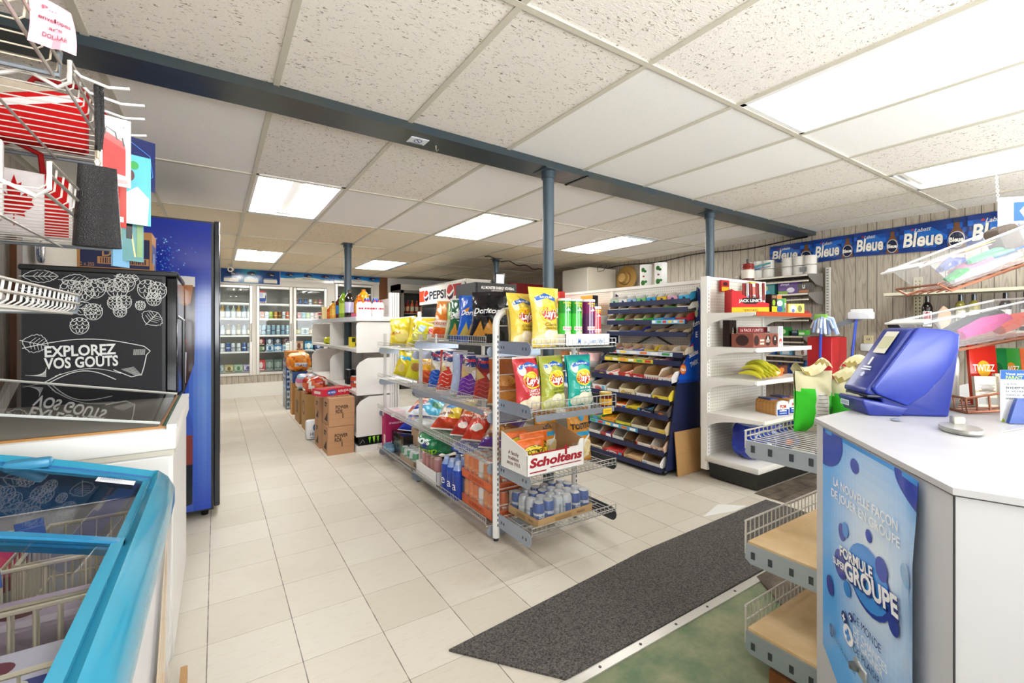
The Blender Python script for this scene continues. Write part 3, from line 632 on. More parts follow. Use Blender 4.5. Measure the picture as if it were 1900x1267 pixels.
# cola cooler with the big sign
t = thing('cola_cooler', 'tall steel cooler with a white PEPSI sign box on top', 'refrigerator', (3.1, 5.98, 0))
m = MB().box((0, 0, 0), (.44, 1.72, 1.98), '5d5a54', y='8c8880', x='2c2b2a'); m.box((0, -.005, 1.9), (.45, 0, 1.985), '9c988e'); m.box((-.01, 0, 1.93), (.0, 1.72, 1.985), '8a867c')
for x in (.18, .24): m.lathe([(.012, 0), (.008, .01)], 'e8e4dc', 10, c=(x, -.006, 1.93))
m.build('cabinet', 'metal', t)
m = MB(); a, b = (-.06, .04, 1.655), (0, 1.68, 1.95)
m.box(a, b, 'efece4'); fr = FACE['x'](a, b)
m.art(fr, [('r', 0, .12, 1, .86, 'efece4'), ('p', [(0, .16), (.14, .16), (.18, .5), (.14, .82), (0, .82)], 'd8452a'), ('r', .82, .3, 1, .9, 'b8282a'),
           ('e', .19, .5, .07, .36, 'efece4'), ('e', .19, .5, .064, .32, 'd8382a'), ('p', [(.127, .48), (.16, .4), (.2, .46), (.252, .58), (.253, .45), (.23, .28), (.19, .19), (.15, .28)], '17243c'), ('p', [(.127, .52), (.16, .42), (.2, .5), (.252, .62), (.252, .5), (.2, .38), (.16, .34), (.13, .42)], 'f4f2ea'),
           ('t', 'PEPSI', .47, .5, .46, '18233a', .4, 0., .03),
           ('e', .77, .52, .085, .44, 'efece4'), ('e', .77, .52, .077, .4, 'b8282a'), ('p', [(.695, .48), (.74, .36), (.78, .44), (.845, .6), (.846, .46), (.82, .26), (.77, .13), (.72, .26)], '14203a'), ('p', [(.694, .54), (.74, .4), (.78, .5), (.845, .68), (.846, .55), (.79, .36), (.74, .28), (.7, .4)], 'f4f2ea')])
m.build('sign_box', 'gloss', t)
MB().box((-.02, .06, .2), (-.002, 1.66, 1.6), '1b1c1e').build('glass_door', 'gloss', t)
# energy drink cooler
t = thing('energy_drink_cooler', 'black cooler with white lettering about energy drinks above the crisp rack', 'refrigerator', (2.72, 5.0, 0))
m = MB().box((0, 0, 0), (.62, .55, 1.83), '17181a'); m.build('cabinet', 'paint', t)
m = MB(); a, b = (.02, -.02, 1.6), (.6, 0, 1.82); m.box(a, b, '1d1c1b')
m.art(FACE['y'](a, b), [('t', 'ALL MONSTER ENERGY 473/458mL', .52, .76, .17, 'e8e4dc', .86), ('t', 'CANETTES DE BOISSON', .5, .6, .07, 'b8b4ac', .3), ('t', 'SUR TOUS LES MONSTER ENERGY', .5, .38, .17, 'e8e4dc', .88), ('t', 'CANETTES DE BOISSON', .5, .22, .07, 'b8b4ac', .3)]); m.build('sign_panel', 'paint', t)
MB().box((.03, -.03, 1.55), (.59, -.005, 1.6), 'ecebe6').build('light_strip', 'plastic', t)
t = thing('framed_card', 'black framed blank white card standing on the energy drink cooler', 'sign', (3.2, 5.2, 1.83))
MB().rbox((-.08, -.012, 0), (.08, .012, .16), .004, '161616').build('frame', 'plastic', t); MB().box((-.06, -.015, .02), (.06, -.011, .14), 'f0eeea').build('card', 'card', t)
# ---------------------------------------------------------------- white shelving along the far aisle
GX, GY = 1.18, 4.66
t = thing('white_shelving', 'white metal shelving with rounded dividers beside the drink boxes', 'shelving unit', (GX, GY, 0))
WH = 'e6e2dc'
m = MB()
for i in range(18): m.box((.385, .06, .1 + i * .082), (.40, 2.6, .1 + i * .082 + .079), 'd2cfcb' if i % 2 else 'cbc8c4')
m.build('back_panel', 'paint', t)
for y in (.0, 1.26, 2.5):
    m = MB()
    for k in range(4): m.rbox((.34 + k * .026, y - .012, 0), (.362 + k * .026, y + .04, 1.625), .004, 'dcd8d2', seg=1)
    m.build('upright', 'paint', t)
Ys = [0, 1.26, 2.5]
for lv, (z, z1, cut) in enumerate(((1.04, 1.315, .02), (.61, .95, .09), (.194, .56, .1))):
    for k in range(2):
        m = MB().box((0, Ys[k] + .012, z - .03), (.38, Ys[k + 1] - .005, z), WH, x='c4c2c0'); m.build('shelf', 'paint', t)
    for k, y in enumerate(Ys):
        c = cut; pts = [(0, z - .035), (.37, z - .035), (.37, z1), (c * 1.25, z1), (c * .4, z1 - c * .45), (0, z1 - c)] if lv else [(0, z - .035), (.37, z - .035), (.37, z1), (.03, z1), (.008, z1 - .012), (0, z1 - .035)]
        MB().prism(pts, .016, WH, o=y - .008).build('divider', 'paint', t)
for k in range(2): MB().box((-.005, Ys[k] + .004, 1.325), (.38, Ys[k + 1] - .004, 1.37), 'ece8e2', x='b9bcc2').build('top_shelf', 'paint', t)
m = MB().box((.0, -.02, 1.328), (.36, -.008, 1.372), 'e9e5df')
for x in (.06, .3): m.lathe([(.006, 0), (.004, .002)], '333', 8, c=(x, -.02, 1.34))
m.build('end_rail', 'paint', t)
MB().box((.0, -.01, .0), (.4, 2.5, .065), 'dedad4').build('base', 'paint', t)
# drinks and groceries on the white shelving: local helper puts things at (offset from aisle edge, distance along, height)
def at(dx, dy, z): return (GX + dx, GY + dy, z)
def supper(x, y, i):
    m = bottle_mb(.03, .17, 'ecebe8', 'f4f2ee', 'c8202c', .25, .03, 12, art=[('r', .1, .1, .9, .5, 'f2f0ec'), ('r', .1, .62, .9, .85, 'c8283a')])
    return m
pr = None
for i, (dx, dy) in enumerate([(.06, .07), (.11, .05), (.15, .08), (.2, .05), (.245, .07), (.07, .16), (.13, .16), (.28, .09)]):
    lab = 'small white bottle with red cap at the near end of the white shelving top'
    if pr is None: pr = solo(supper(0, 0, 0), 'drink_bottle', 'bottle', lab, 'bottle', at(dx, dy, 1.37), 0, 'small white and red bottles')
    else: dup(pr, at(dx, dy, 1.37), RND.uniform(-.5, .5))
for q in (dict(n='drink_bottle', mb=bottle_mb(.052, .31, '1c1512', 'b8b4d0', '4a3a20', .3, .02), l='dark two litre bottle with lilac label on the white shelving top', p=(.08, .62)),
          dict(n='drink_bottle', mb=bottle_mb(.05, .30, '7a9a28', 'a8c44a', '3a6a1c', .3), l='green bottle just beyond the dark two litre bottle', p=(.06, .82)),
          dict(n='drink_bottle', mb=bottle_mb(.045, .27, '5a1a14', '3c7ac0', '14100e', .3), l='red-brown bottle with blue label on the white shelving top', p=(.06, 1.02)),
          dict(n='drink_bottle', mb=bottle_mb(.042, .22, 'd89820', 'e8b83a', '241a10', .3), l='amber bottle near the far end of the white shelving top', p=(.06, 1.36)),
          dict(n='drink_bottle', mb=bottle_mb(.04, .18, 'd8581c', 'e87a2a', 'f0e0c0', .35), l='orange bottle near the far end of the white shelving top', p=(.07, 1.6)),
          dict(n='cooking_oil_bottle', mb=bottle_mb(.06, .33, 'dca01c', 'e8a824', 'd87820', .2, .03), l='large yellow oil jug behind the dark two litre bottle', p=(.26, .7)),
          dict(n='drink_bottle', mb=bottle_mb(.05, .25, 'c87818', 'd8901c', 'c85a18', .3), l='golden bottle between the oil jug and the dark bottle', p=(.18, .62)),
          dict(n='spray_can', mb=can_mb(.033, .21, '23489c', 'e8eef8', None, 'dfe6f0'), l='blue and white tall can behind the small white bottles', p=(.2, .34)),
          dict(n='spray_can', mb=can_mb(.033, .21, '2a50a4', 'dfe8f4', None, 'dfe6f0'), l='second blue tall can, closer to the back panel', p=(.28, .3)),
          dict(n='juice_carton', mb=MB().box((-.04, -.04, 0), (.04, .04, .17), 'ecdca0', z='ccc'), l='cream carton at the far end of the white shelving top', p=(.08, 1.95)),
          dict(n='candy_box', mb=MB().box((-.06, -.1, 0), (.06, .1, .045), 'b8486a'), l='low pink box in front of the golden bottle', p=(.12, .36))):
    solo(q['mb'], q['n'], 'card' if 'box' in q['n'] or 'carton' in q['n'] else 'bottle', q['l'], 'bottle' if 'bottle' in q['n'] else 'grocery', at(*q['p'], 1.37))
m = MB().box((-.04, -.003, 0), (.04, .003, .1), 'f2efea'); m.art(FACE['y']((-.04, -.003, 0), (.04, .003, .1)), [('r', .05, .6, .95, .9, 'c86a6a'), ('r', .1, .1, .5, .45, '888')]); solo(m, 'price_card', 'card', 'small white price card at the far end of the white shelving top', 'sign', at(.03, 2.0, 1.54 - .17))
# middle level goods
m = MB().box((-.045, -.06, 0), (.045, .06, .11), 'd8c82a'); m.art(FACE['y']((-.045, -.06, 0), (.045, .06, .11)), [('r', .1, .5, .5, .9, '3a3a1a'), ('r', .5, .1, .9, .4, '4a4a20')]); solo(m, 'tea_box', 'card', 'yellow patterned box on the shelf under the dark two litre bottle', 'box', at(.13, .62, 1.04))
pr = None
for i in range(6):
    loc = at(.2 + (i % 3) * .045, .5 + (i // 3) * .09, 1.04)
    if pr is None:
        pr = thing('sauce_jar', 'small dark jar with a light lid beside the yellow patterned box', 'jar', loc, 0, 'dark jars'); MB().lathe([(.02, 0), (.022, .01), (.022, .075), (.018, .085)], '4a1e12', 10).build('jar', 'bottle', pr); MB().lathe([(.021, .085), (.021, .1)], 'e8dcc0', 10).build('lid', 'tin', pr)
    else: dup(pr, loc)
def lump(name, w, d, h, col, art, label, cat, loc, rz=0., mat='foil', seed=1, dec=None, nx=14):
    """a soft plastic-wrapped bag lying down or slumped"""
    R = random.Random(seed); ks = [(R.uniform(3, 9), R.uniform(3, 9), R.uniform(0, 6), R.uniform(.02, .06)) for _ in range(5)]
    def S(u, v, l=0):
        a = 2 * pi * u; ph = pi * (v - .5); r = (abs(cos(ph)) ** .55)
        q = 1 + sum(c * sin(x * cos(a) + y * sin(a) * 1.3 + ph * 2 + o) for x, y, o, c in ks)
        X = (abs(cos(a)) ** .7) * math.copysign(1, cos(a)); Y = (abs(sin(a)) ** .7) * math.copysign(1, sin(a))
        z = (sin(ph) * abs(sin(ph)) ** -.25 if abs(sin(ph)) > 1e-4 else 0)
        return Vector((X * r * q * (w / 2 + l), Y * r * q * (d / 2 + l), max(0, h * .5 * (1 + z * q) )))
    m = MB(); m.surf(lambda u, v: S(u, v), 26, nx, col)
    class F:
        n = 8; eps = .0015
        def __init__(f): f.w = w; f.h = h
        def p(f, u, v, l): q = S(.75 + (u - .5) * .32, .12 + v * .76); q.y -= l * f.eps; return q
    class G:   # seen from above
        n = 10; eps = .0015
        def __init__(f): f.w = w; f.h = d
        def p(f, u, v, l):
            x = (u - .5) * 1.5; y = (v - .5) * 1.5; rr = math.hypot(x, y); aa = math.atan2(y, x) / (2 * pi); q = S(aa, 1 - rr * .55); q.z += l * f.eps; return q
    if art: m.art(F(), art)
    if dec: m.art(G(), dec)
    return solo(m, name, mat, label, cat, loc, rz)
lump('snack_bag', .2, .16, .09, lambda u, v: 'c8c81e', [], 'lime yellow bag lying on the far middle shelf', 'bag', at(.12, 1.72, 1.04), 0, seed=4)
lump('coffee_bag', .12, .09, .2, lambda u, v: '23408a' if v > .3 else 'dfe6f2', [('e', .5, .6, .2, .15, '17305e')], 'blue coffee bag standing behind the lime yellow bag', 'bag', at(.22, 1.66, 1.04), 0, seed=5)
for i in range(2):
    for j in range(3):
        o = solo(can_mb(.033, .17, '1d1f22', '3a3c40'), 'energy_drink_can', 'tin', 'black can in the shrink-wrapped pack on the lower shelf', 'can', at(.09 + j * .07, .66 + i * .07, .61), 0, 'black cans on the lower shelf') if not (i or j) else dup(o, at(.09 + j * .07, .66 + i * .07, .61))
pr = None
for i in range(3):
    for j in range(2):
        loc = at(.08 + i * .07, .36 + j * .07, .61 )
        if pr is None: pr = solo(can_mb(.033, .12, 'c8522a', '2a4a8c', [('r', .2, .4, .8, .7, 'f0e8d8')]), 'beverage_can', 'tin', 'orange and blue can near the shelf edge on the lower shelf', 'can', loc, 0, 'orange cans on the lower shelf')
        else: dup(pr, loc)
for i in range(3): solo(bottle_mb(.03, .25, '7a2410', ('d8a020', 'c03018', 'e0b040')[i], '2a1a10', .35), 'sauce_bottle', 'bottle', '%s sauce bottle on the far lower shelf' % ('gold labelled', 'red labelled', 'amber labelled')[i], 'bottle', at(.1 + i * .075, 1.62 + i * .07, .61))
# energy drink pack in the gap over the base
m = MB().box((0, 0, 0), (.3, .28, .086), '101312'); fr = FACE['y']((0, 0, 0), (.3, .28, .086)); it = []
for k in range(3):
    x = .33 + k * .14; it.append(('p', [(x, .9), (x + .09, .95), (x + .07, .5), (x + .055, .1), (x + .03, .45)], '7ac828' if k != 1 else 'a8e04a'))
it += [('l', [(.05, .2), (.15, .7), (.2, .3)], .004, '8a9a9a'), ('l', [(.8, .3), (.88, .8), (.95, .4)], .004, '7a8a8a')]
m.art(fr, it); solo(m, 'energy_drink_pack', 'gloss', 'black energy drink pack with green claw marks on the shelving base', 'box', at(.02, .0, .066))
# ---------------------------------------------------------------- boxes and bags on the aisle floor
CB = 'b98c66'
def carton(label, loc, d, rz=0., art=None, artx=None, artz=None, col=CB, name='cardboard_box', mats='card'):
    w, dp, h = d; a = (-w / 2, -dp / 2, 0); b = (w / 2, dp / 2, h); t = thing(name, label, 'box', loc, rz)
    m = MB().box(a, b, col)
    if art: m.art(FACE['y'](a, b), art)
    if artx: m.art(FACE['x'](a, b), artx)
    m.build('carton', mats, t)
    m = MB(); m.box((-w / 2 + .001, -.022, h), (w / 2 - .001, .022, h + .0012), 'a5774f')
    if artz: m.art(FACE['Z'](a, b), artz, l0=3)
    m.build('tape', 'gloss' if not artz else 'card', t); return t
PW = [('t', 'POWER', .5, .68, .13, '1c1712', .5, 0, .02), ('t', 'RDE.', .4, .53, .13, '1c1712', .3, 0, .02), ('r', .515, .28, .545, .44, '1c1712'), ('r', 0, .43, 1, .436, '8f6743'), ('r', 0, .26, 1, .265, '8f6743')]
PX = [('p', [(.25, .15), (.75, .15), (.75, .5)], '2a2018'), ('r', .3, .75, .7, .82, '3a2c20'), ('r', .3, .66, .6, .72, '3a2c20')]
PZ = [('r', .15, .3, .25, .4, '5a4028'), ('r', .35, .3, .45, .4, '5a4028'), ('r', .55, .3, .62, .4, '5a4028'), ('r', .75, .3, .85, .4, '5a4028')]
carton('lower of the two stacked sports drink boxes nearest the aisle end', (1.045, 4.845, 0), (.25, .28, .278), 0, PW, PX)
carton('upper of the two stacked sports drink boxes nearest the aisle end', (1.05, 4.845, .28), (.245, .28, .278), .02, PW, PX, PZ)
carton('lower brown carton just behind the stacked sports drink boxes', (1.02, 5.16, 0), (.24, .26, .27), 0, None, PX)
carton('upper brown carton just behind the stacked sports drink boxes', (1.02, 5.16, .272), (.24, .26, .25), 0, None, PX)
t = carton('red and white freezer treat box lying tilted on the brown cartons', (1.02, 5.0, .5605), (.33, .2, .07), .35, [('r', 0, 0, 1, 1, 'c8283c'), ('e', .3, .5, .16, .4, '2a58b0'), ('t', 'MR. FREEZE', .3, .5, .28, 'fff', .24), ('t', 'redrain', .72, .5, .5, 'f4e8e8', .4, 0, .012, pi)], [('r', 0, 0, 1, 1, 'c83048'), ('r', .2, .3, .8, .7, 'e8d8c8')], None, 'c22c40', 'freezer_treat_box')
m = MB(); m.rbox((-.09, -.05, 0), (.09, .05, .22), .03, 'e8e8ea'); m.art(Fr((-.08, -.052, 0), (1, 0, 0), (0, 0, 1), .16, .22), [('e', .6, .62, .22, .2, '4a6aa0'), ('t', 'HOT', .5, .3, .18, '5a6a8a', .6), ('r', .2, .1, .8, .15, '9aa')]); solo(m, 'charcoal_bag', 'foil', 'small white bag standing on the floor beside the brown cartons', 'bag', (.93, 5.52, 0))
def shrink(name, label, loc, d, cols, rz=0., r=.032, cap='eee', h=None, trays=None, seed=0, group=None):
    """a shrink-wrapped pack: cans or bottles inside a film sleeve"""
    w, dp, hh = d; t = thing(name, label, 'drink pack', loc, rz, group); nx = max(1, int(w / (2 * r))); ny = max(1, int(dp / (2 * r)))
    for i in range(nx):
        for j in range(ny):
            if 0 < i < nx - 1 and 0 < j < ny - 1: continue
            c = cols[(i + j * 2) % len(cols)]
            m = can_mb(r * .97, h or hh - .012, c[0], c[1], None, cap, 10, None, (-w / 2 + (i + .5) * w / nx, -dp / 2 + (j + .5) * dp / ny, .004)); m.build('can', 'tin', t)
    if trays:
        m = MB()
        for q in ((-w / 2, -dp / 2, w / 2, -dp / 2 + .003), (-w / 2, dp / 2 - .003, w / 2, dp / 2), (-w / 2, -dp / 2, -w / 2 + .003, dp / 2), (w / 2 - .003, -dp / 2, w / 2, dp / 2)): m.box((q[0], q[1], 0), (q[2], q[3], trays[0]), trays[1])
        m.box((-w / 2, -dp / 2, 0), (w / 2, dp / 2, .003), trays[1])
        if len(trays) > 2:
            for f in 'xy': m.art(FACE[f]((-w / 2, -dp / 2, 0), (w / 2, dp / 2, trays[0])), trays[2])
        m.build('tray', 'card', t)
    m = MB(); m.rbox((-w / 2 - .002, -dp / 2 - .002, .002), (w / 2 + .002, dp / 2 + .002, hh), .02, 'dfe8ee'); m.build('film', 'film', t); return t
lump('bottle_bag', .16, .14, .26, lambda u, v: '8ac4cc' if v > .35 else 'b49a80', [('r', .2, .3, .8, .6, '2a98a8')], 'teal topped water bottle pack behind the small white bag', 'drink pack', (1.02, 5.52, 0), 0, 'shrink', 8)
carton('tall brown carton beyond the teal pack', (1.03, 6.1, 0), (.24, .34, .45), 0, None, [('e', .45, .6, .3, .2, '5a4020'), ('e', .45, .6, .22, .14, 'a87c4c')], None, 'a8824e')
carton('second tall brown carton further along the aisle', (1.03, 6.65, 0), (.24, .4, .42), 0, None, [('r', .3, .3, .7, .7, '6a5030')], None, 'a07a48')
carton('narrow brown carton beside the stacked water packs', (1.02, 7.3, 0), (.2, .2, .46), 0, None, None, None, 'b4844c')
lump('bread_bag', .26, .3, .2, lambda u, v: ('c84a2a', 'e8e0d8', 'd86a3a', 'b82a20')[int(u * 16 + v * 5) % 4], [], 'red and white bag slumped on the tall brown carton', 'bag', (1.03, 6.05, .452), 0, 'shrink', 11)
lump('bread_bag', .24, .3, .2, lambda u, v: ('d880a8', 'a8c8d8', 'e8d8e0')[int(v * 6) % 3], [], 'pink and clear bag on the second tall brown carton', 'bag', (1.03, 6.65, .422), 0, 'shrink', 12)
CASES = [('d8e0e8', '3c5a86'), ('2a4a80', 'c8d8e8'), ('263f6a', '9ab4cc'), ('5a7084', 'b8c8d0'), ('4a5a6a', 'a0b0b8')]
pr = None
for i in range(5):
    w, d, h = .26, .4, .155; m = MB().box((-w / 2, -d / 2, 0), (w / 2, d / 2, h - .002), ['2c4468', '2b4a86', '26437a', '4e6272', '5e6e78'][4 - i])
    for f in 'xy':
        it = []
        for k in range(4): it += [('r', .04 + k * .24, .1, .2 + k * .24, .85, CASES[4 - i][1]), ('e', .12 + k * .24, .5, .06, .2, CASES[4 - i][0])]
        m.art(FACE[f]((-w / 2, -d / 2, 0), (w / 2, d / 2, h)), it)
    solo(m, 'water_case', 'shrink', 'blue shrink-wrapped water case, number %s from the floor in the far stack' % ('one', 'two', 'three', 'four', 'five')[i], 'drink pack', (1.03, 7.9, i * h), 0, 'stacked water cases by the coolers')
carton('flat brown tray box on top of the stacked water cases', (1.05, 7.9, .776), (.26, .4, .11), 0, None, None, None, 'b4783c', 'tray_box')
lump('orange_bag', .3, .34, .26, lambda u, v: ('e88a24', 'f0a03a', 'd86a14')[int(u * 22 + v * 9) % 3] if v < .7 else 'e8c89a', [('r', .3, .35, .8, .5, 'e8e4ea'), ('t', 'ORANGE', .55, .42, .1, '3a4a8a', .4)], 'clear bag of orange snacks resting on the blue wrapped case', 'bag', (1.02, 7.3, .62), 0, 'shrink', 14)
m = MB().box((-.1, -.15, 0), (.1, .15, .16), '2b4f8c'); m.art(FACE['x']((-.1, -.15, 0), (.1, .15, .16)), [('r', .1, .2, .45, .8, 'b8cce0'), ('r', .55, .2, .9, .8, 'b8cce0')]); solo(m, 'water_case', 'shrink', 'blue wrapped case on the narrow brown carton under the orange snacks', 'drink pack', (1.02, 7.3, .4605))
m = MB().box((-.12, -.1, 0), (.12, .1, .42), '1b2c5a'); m.art(FACE['y']((-.12, -.1, 0), (.12, .1, .42)), [('r', .1, .75, .45, .95, '6a84b8'), ('e', .7, .8, .12, .08, '8aa')]); solo(m, 'beer_case', 'card', 'navy beer case standing behind the white shelving, before the cooler', 'box', (1.72, 8.1, .62)); carton('brown support carton under the navy beer case', (1.72, 8.1, 0), (.3, .3, .619), 0, None, None, None, '9a7040')
# ---------------------------------------------------------------- wire crisp rack
FX0, FX1 = 1.39, 2.0
t = thing('crisp_rack', 'white wire shelving rack full of crisp packets with a rounded end frame', 'shelving unit', (0, 0, -.0015))
WHT, GRY = 'ecebe8', '9aa3ad'
for y in (2.3, 3.53, 4.47):
    m = MB(); n = y < 2.4
    pts = [(FX0, y, .02)] + [(FX0, y, 1.28)] + [(FX0 + .085 * (1 - cos(a)), y, 1.28 + .085 * sin(a)) for a in (pi / 8, pi / 4, 3 * pi / 8, pi / 2)] + [(FX1 - .085 + .085 * sin(a), y, 1.28 + .085 * cos(a)) for a in (0, pi / 8, pi / 4, 3 * pi / 8, pi / 2)] + [(FX1, y, .02)]
    if n: m.tube(pts, .021, WHT, 8)
    else:
        for x in (FX0 + .02, FX1): m.box((x - .012, y - .012, .02), (x + .012, y + .012, 1.2), 'c9c8c4')
    if n:
        for x in (FX0, FX1):
            for k in range(38): m.box((x - .003, y - .0225, .09 + k * .03), (x + .003, y - .0205, .106 + k * .03), '3c4048')
    m.build('end_frame' if n else 'upright', 'paint', t)
    m = MB()
    for x in (FX0, FX1): m.lathe([(.016, 0), (.016, .02)], '2a2c30', 8, c=(x, y, 0))
    m.build('foot', 'plastic', t)
    if n:
        m = MB()
        for k in range(12): m.bar((FX0, y, .2 + k * .0975), (FX1, y, .2 + k * .0975), .003, WHT)
        m.build('rung', 'wire', t)
def bracket(m, p0, d, L, z0, z1, col='a9b3c2'):
    # flat plate with a rounded outer end, p0 at the upright, running along d ('-y' or 'x')
    r = (z1 - z0) / 2; pts = [(0, z0)] + [(L - r + r * sin(a), (z0 + z1) / 2 - r * cos(a)) for a in [i * pi / 6 for i in range(7)]] + [(0, z1)]
    if d == '-y': m.prism([(p0[1] - a, b) for a, b in pts], .004, col, axis='x', o=p0[0])
    else: m.prism([(p0[0] - a, b) for a, b in pts], .004, col, axis='y', o=p0[1])
def wire_shelf(x0, x1, y0, y1, z, fz, side, name='wire_shelf', rail=False, col='b4b4b0', par=None):
    """side 'x': front fence along Y at x0; side 'y': front fence along X at y0"""
    m = MB(); par = par or t
    if side == 'x':
        n = int((y1 - y0) / .024)
        for k in range(n + 1):
            y = y0 + (y1 - y0) * k / n; m.tube([(x0, y, z + fz), (x0, y, z + .006), (x0 + .006, y, z), (x1, y, z)], .0016, col, 3, cap=False)
        for x, zz in ((x0, z + fz), (x0, z + fz * .45), (x0 + .02, z - .003), ((x0 + x1) / 2, z - .003), (x1, z - .003)): m.bar((x, y0, zz), (x, y1, zz), .0026, col)
        for y in (y0, y1): m.tube([(x0, y, z + fz), (x0, y, z), (x1, y, z)], .003, col, 4)
        if rail: m.box((x0 - .006, y0 + .02, z - .02), (x0 - .003, y1 - .02, z + .012), '8f97a6'); m.lathe([(.006, 0), (.006, .001)], 'eee', 8, c=(x0 - .007, (y0 + y1) / 2, z))
    else:
        n = int((x1 - x0) / .03)
        for k in range(n + 1):
            x = x0 + (x1 - x0) * k / n; m.tube([(x, y0, z + fz), (x, y0, z + .006), (x, y0 + .006, z), (x, y1, z)], .0018, col, 3, cap=False)
        for y, zz in ((y0, z + fz), (y0, z + fz * .45), (y0 + .02, z - .003), ((y0 + y1) / 2, z - .003), (y1, z - .003)): m.bar((x0, y, zz), (x1, y, zz), .0028, col)
        for x in (x0, x1): m.tube([(x, y0, z + fz), (x, y0, z), (x, y1, z)], .003, col, 4)
        if rail: m.box((x0 + .02, y0 - .006, z - .022), (x1 - .02, y0 - .003, z + .012), '8a8f98'); m.lathe([(.006, 0), (.006, .001)], 'f4f4f4', 8, c=((x0 + x1) / 2 - .1, y0 - .008, z))
    return m.build(name, 'wire', par)
SX1 = 1.74
for y0, y1, z, fz, rail in ((2.325, 3.51, 1.155, .055, 0), (2.325, 3.51, .76, .08, 1), (2.325, 4.46, .455, .055, 0), (2.325, 3.51, .085, .05, 0),
                            (3.55, 4.46, 1.07, .05, 0), (3.55, 4.46, .765, .05, 0), (3.55, 4.46, .075, .05, 0)):
    wire_shelf(1.335, SX1, y0, y1, z, fz, 'x', rail=rail)
    for y in (y0 + .004, y1 - .008): m = MB(); bracket(m, (SX1, y), 'x', SX1 - 1.335 - .01, z - .07, z - .004); m.build('bracket', 'metal', t)
for z, fz, b0, b1, rail in ((1.15, .05, 1.109, 1.183, 0), (.78, .08, .772, .843, 1), (.43, .042, .394, .468, 0), (.148, .045, .083, .165, 0)):
    wire_shelf(1.405, 2.03, 1.955, 2.275, z, fz, 'y', rail=rail)
    m = MB(); bracket(m, (1.398, 2.285), '-y', .33, b0, b1)
    for k in (.03, .055, .25, .28): m.box((1.3965, 2.285 - k - .008, b0 + .03), (1.398, 2.285 - k, b0 + .045), '4a4f58')
    m.build('bracket', 'metal', t)
    m = MB(); bracket(m, (2.034, 2.285), '-y', .33, b0, b1, '4e535a'); m.build('bracket', 'metal', t)
# ---------------------------------------------------------------- crisp packets
def packet(label, loc, w, h, d, col, art, rz=0., lean=0., seed=0, back=None, group=None, crimp='d8d4cc', roll=0., mat='foil'):
    fb = Bag(w, h, d, seed); bb = Bag(w, h, d * .8, seed + 50, -1); bb.sk = fb.sk
    m = MB(); m.M = Matrix.Rotation(lean, 4, 'X') @ Matrix.Rotation(roll, 4, 'Y')
    cf = (lambda u, v: crimp if v > .965 or v < .03 else (col(u, v) if callable(col) else col))
    m.surf(lambda u, v: fb.p(u, v, 0), 22, 28, cf)
    m.surf(lambda u, v: bb.p(1 - u, v, 0), 14, 18, back or (col(.5, .5) if callable(col) else col))
    m.art(fb, art); off = 0
    if lean or roll: zmin = min(v[2] for v in m.V); off = -zmin
    m.V = [(v[0], v[1], v[2] + off) for v in m.V]
    return solo(m, 'crisp_packet', mat, label, 'crisps', loc, rz, group)
def lays(main, dark, sub1, sub2, ch='f0d890', sub='fff'):
    return [('e', .3, .12, .26, .1, ch), ('e', .75, .14, .3, .13, ch), ('e', .5, .2, .2, .08, 'f6ead0'), ('e', .2, .75, .12, .1, ch),
            ('p', [(.1, .82), (.5, .9), (.9, .82), (.86, .76), (.5, .83), (.14, .76)], '2460b4'), ('t', 'SAVEUR', .5, .83, .035, 'fff', .5),
            ('e', .52, .56, .34, .16, 'f4d23a'), ('e', .52, .545, .32, .115, 'b3242a'), ('e', .52, .64, .26, .05, 'e8b820'), ('t', "Lay's", .52, .555, .13, 'fff', .5, .25, .03),
            ('t', sub1, .56, .37, .05, sub, .5), ('t', sub2, .56, .31, .04, sub, .5)]
SLB = -pi / 2
yel = lambda u, v: 'dcc046' if v > .3 else 'd8c05c'
packet('big yellow packet at the very front of the rack end, turned to the aisle corner', (1.585, 2.07, 1.15), .21, .34, .09, yel, lays('', '', 'Classic', 'classique', 'f2e2b4', '7a5a1a'), .12, -.06, 1, crimp='d8b83a')
packet('second big yellow packet tucked behind the first, beside the rounded frame', (1.49, 2.16, 1.15), .18, .31, .09, yel, lays('', '', 'Classic', 'classique', 'f2e2b4', '7a5a1a'), .1, -.1, 2, crimp='d8b83a')
packet('plain yellow packet edge showing behind the second big yellow packet', (1.49, 2.225, 1.15), .15, .22, .06, 'd8c078', [('e', .5, .4, .3, .2, 'e8dcb0')], .3, -.1, 3)
packet('red packet with popped chips picture beside the white frame', (1.492, 2.1, .785), .19, .31, .09, 'c43a40', lays('', '', 'LIGHTLY', 'KETCHUP', 'efe0c0'), .1, -.12, 4, crimp='d8c8c8')
packet('olive green packet between the red and the teal ones', (1.66, 2.09, .785), .195, .31, .09, lambda u, v: '9ea63a' if v > .25 else 'b4b450', lays('', '', 'Dill Pickle', 'aneth', 'd8d8a0', '4a5a14'), .1, -.12, 5, crimp='a8a860')
packet('teal packet with sea salt picture at the end of the row', (1.85, 2.07, .785), .2, .31, .085, '1fa394', lays('', '', 'Salt & Vinegar', 'sel et vinaigre', 'd8e0c8'), .05, -.1, 6, crimp='2a8a90')
packet('dark teal packet seen edge on between olive and teal', (1.77, 2.17, .785), .16, .29, .06, '14706e', [('r', .1, .3, .9, .6, '2a9088')], .8, -.08, 7)
TO = lambda u, v: 'd08a2a' if v > .35 else 'd8a048'
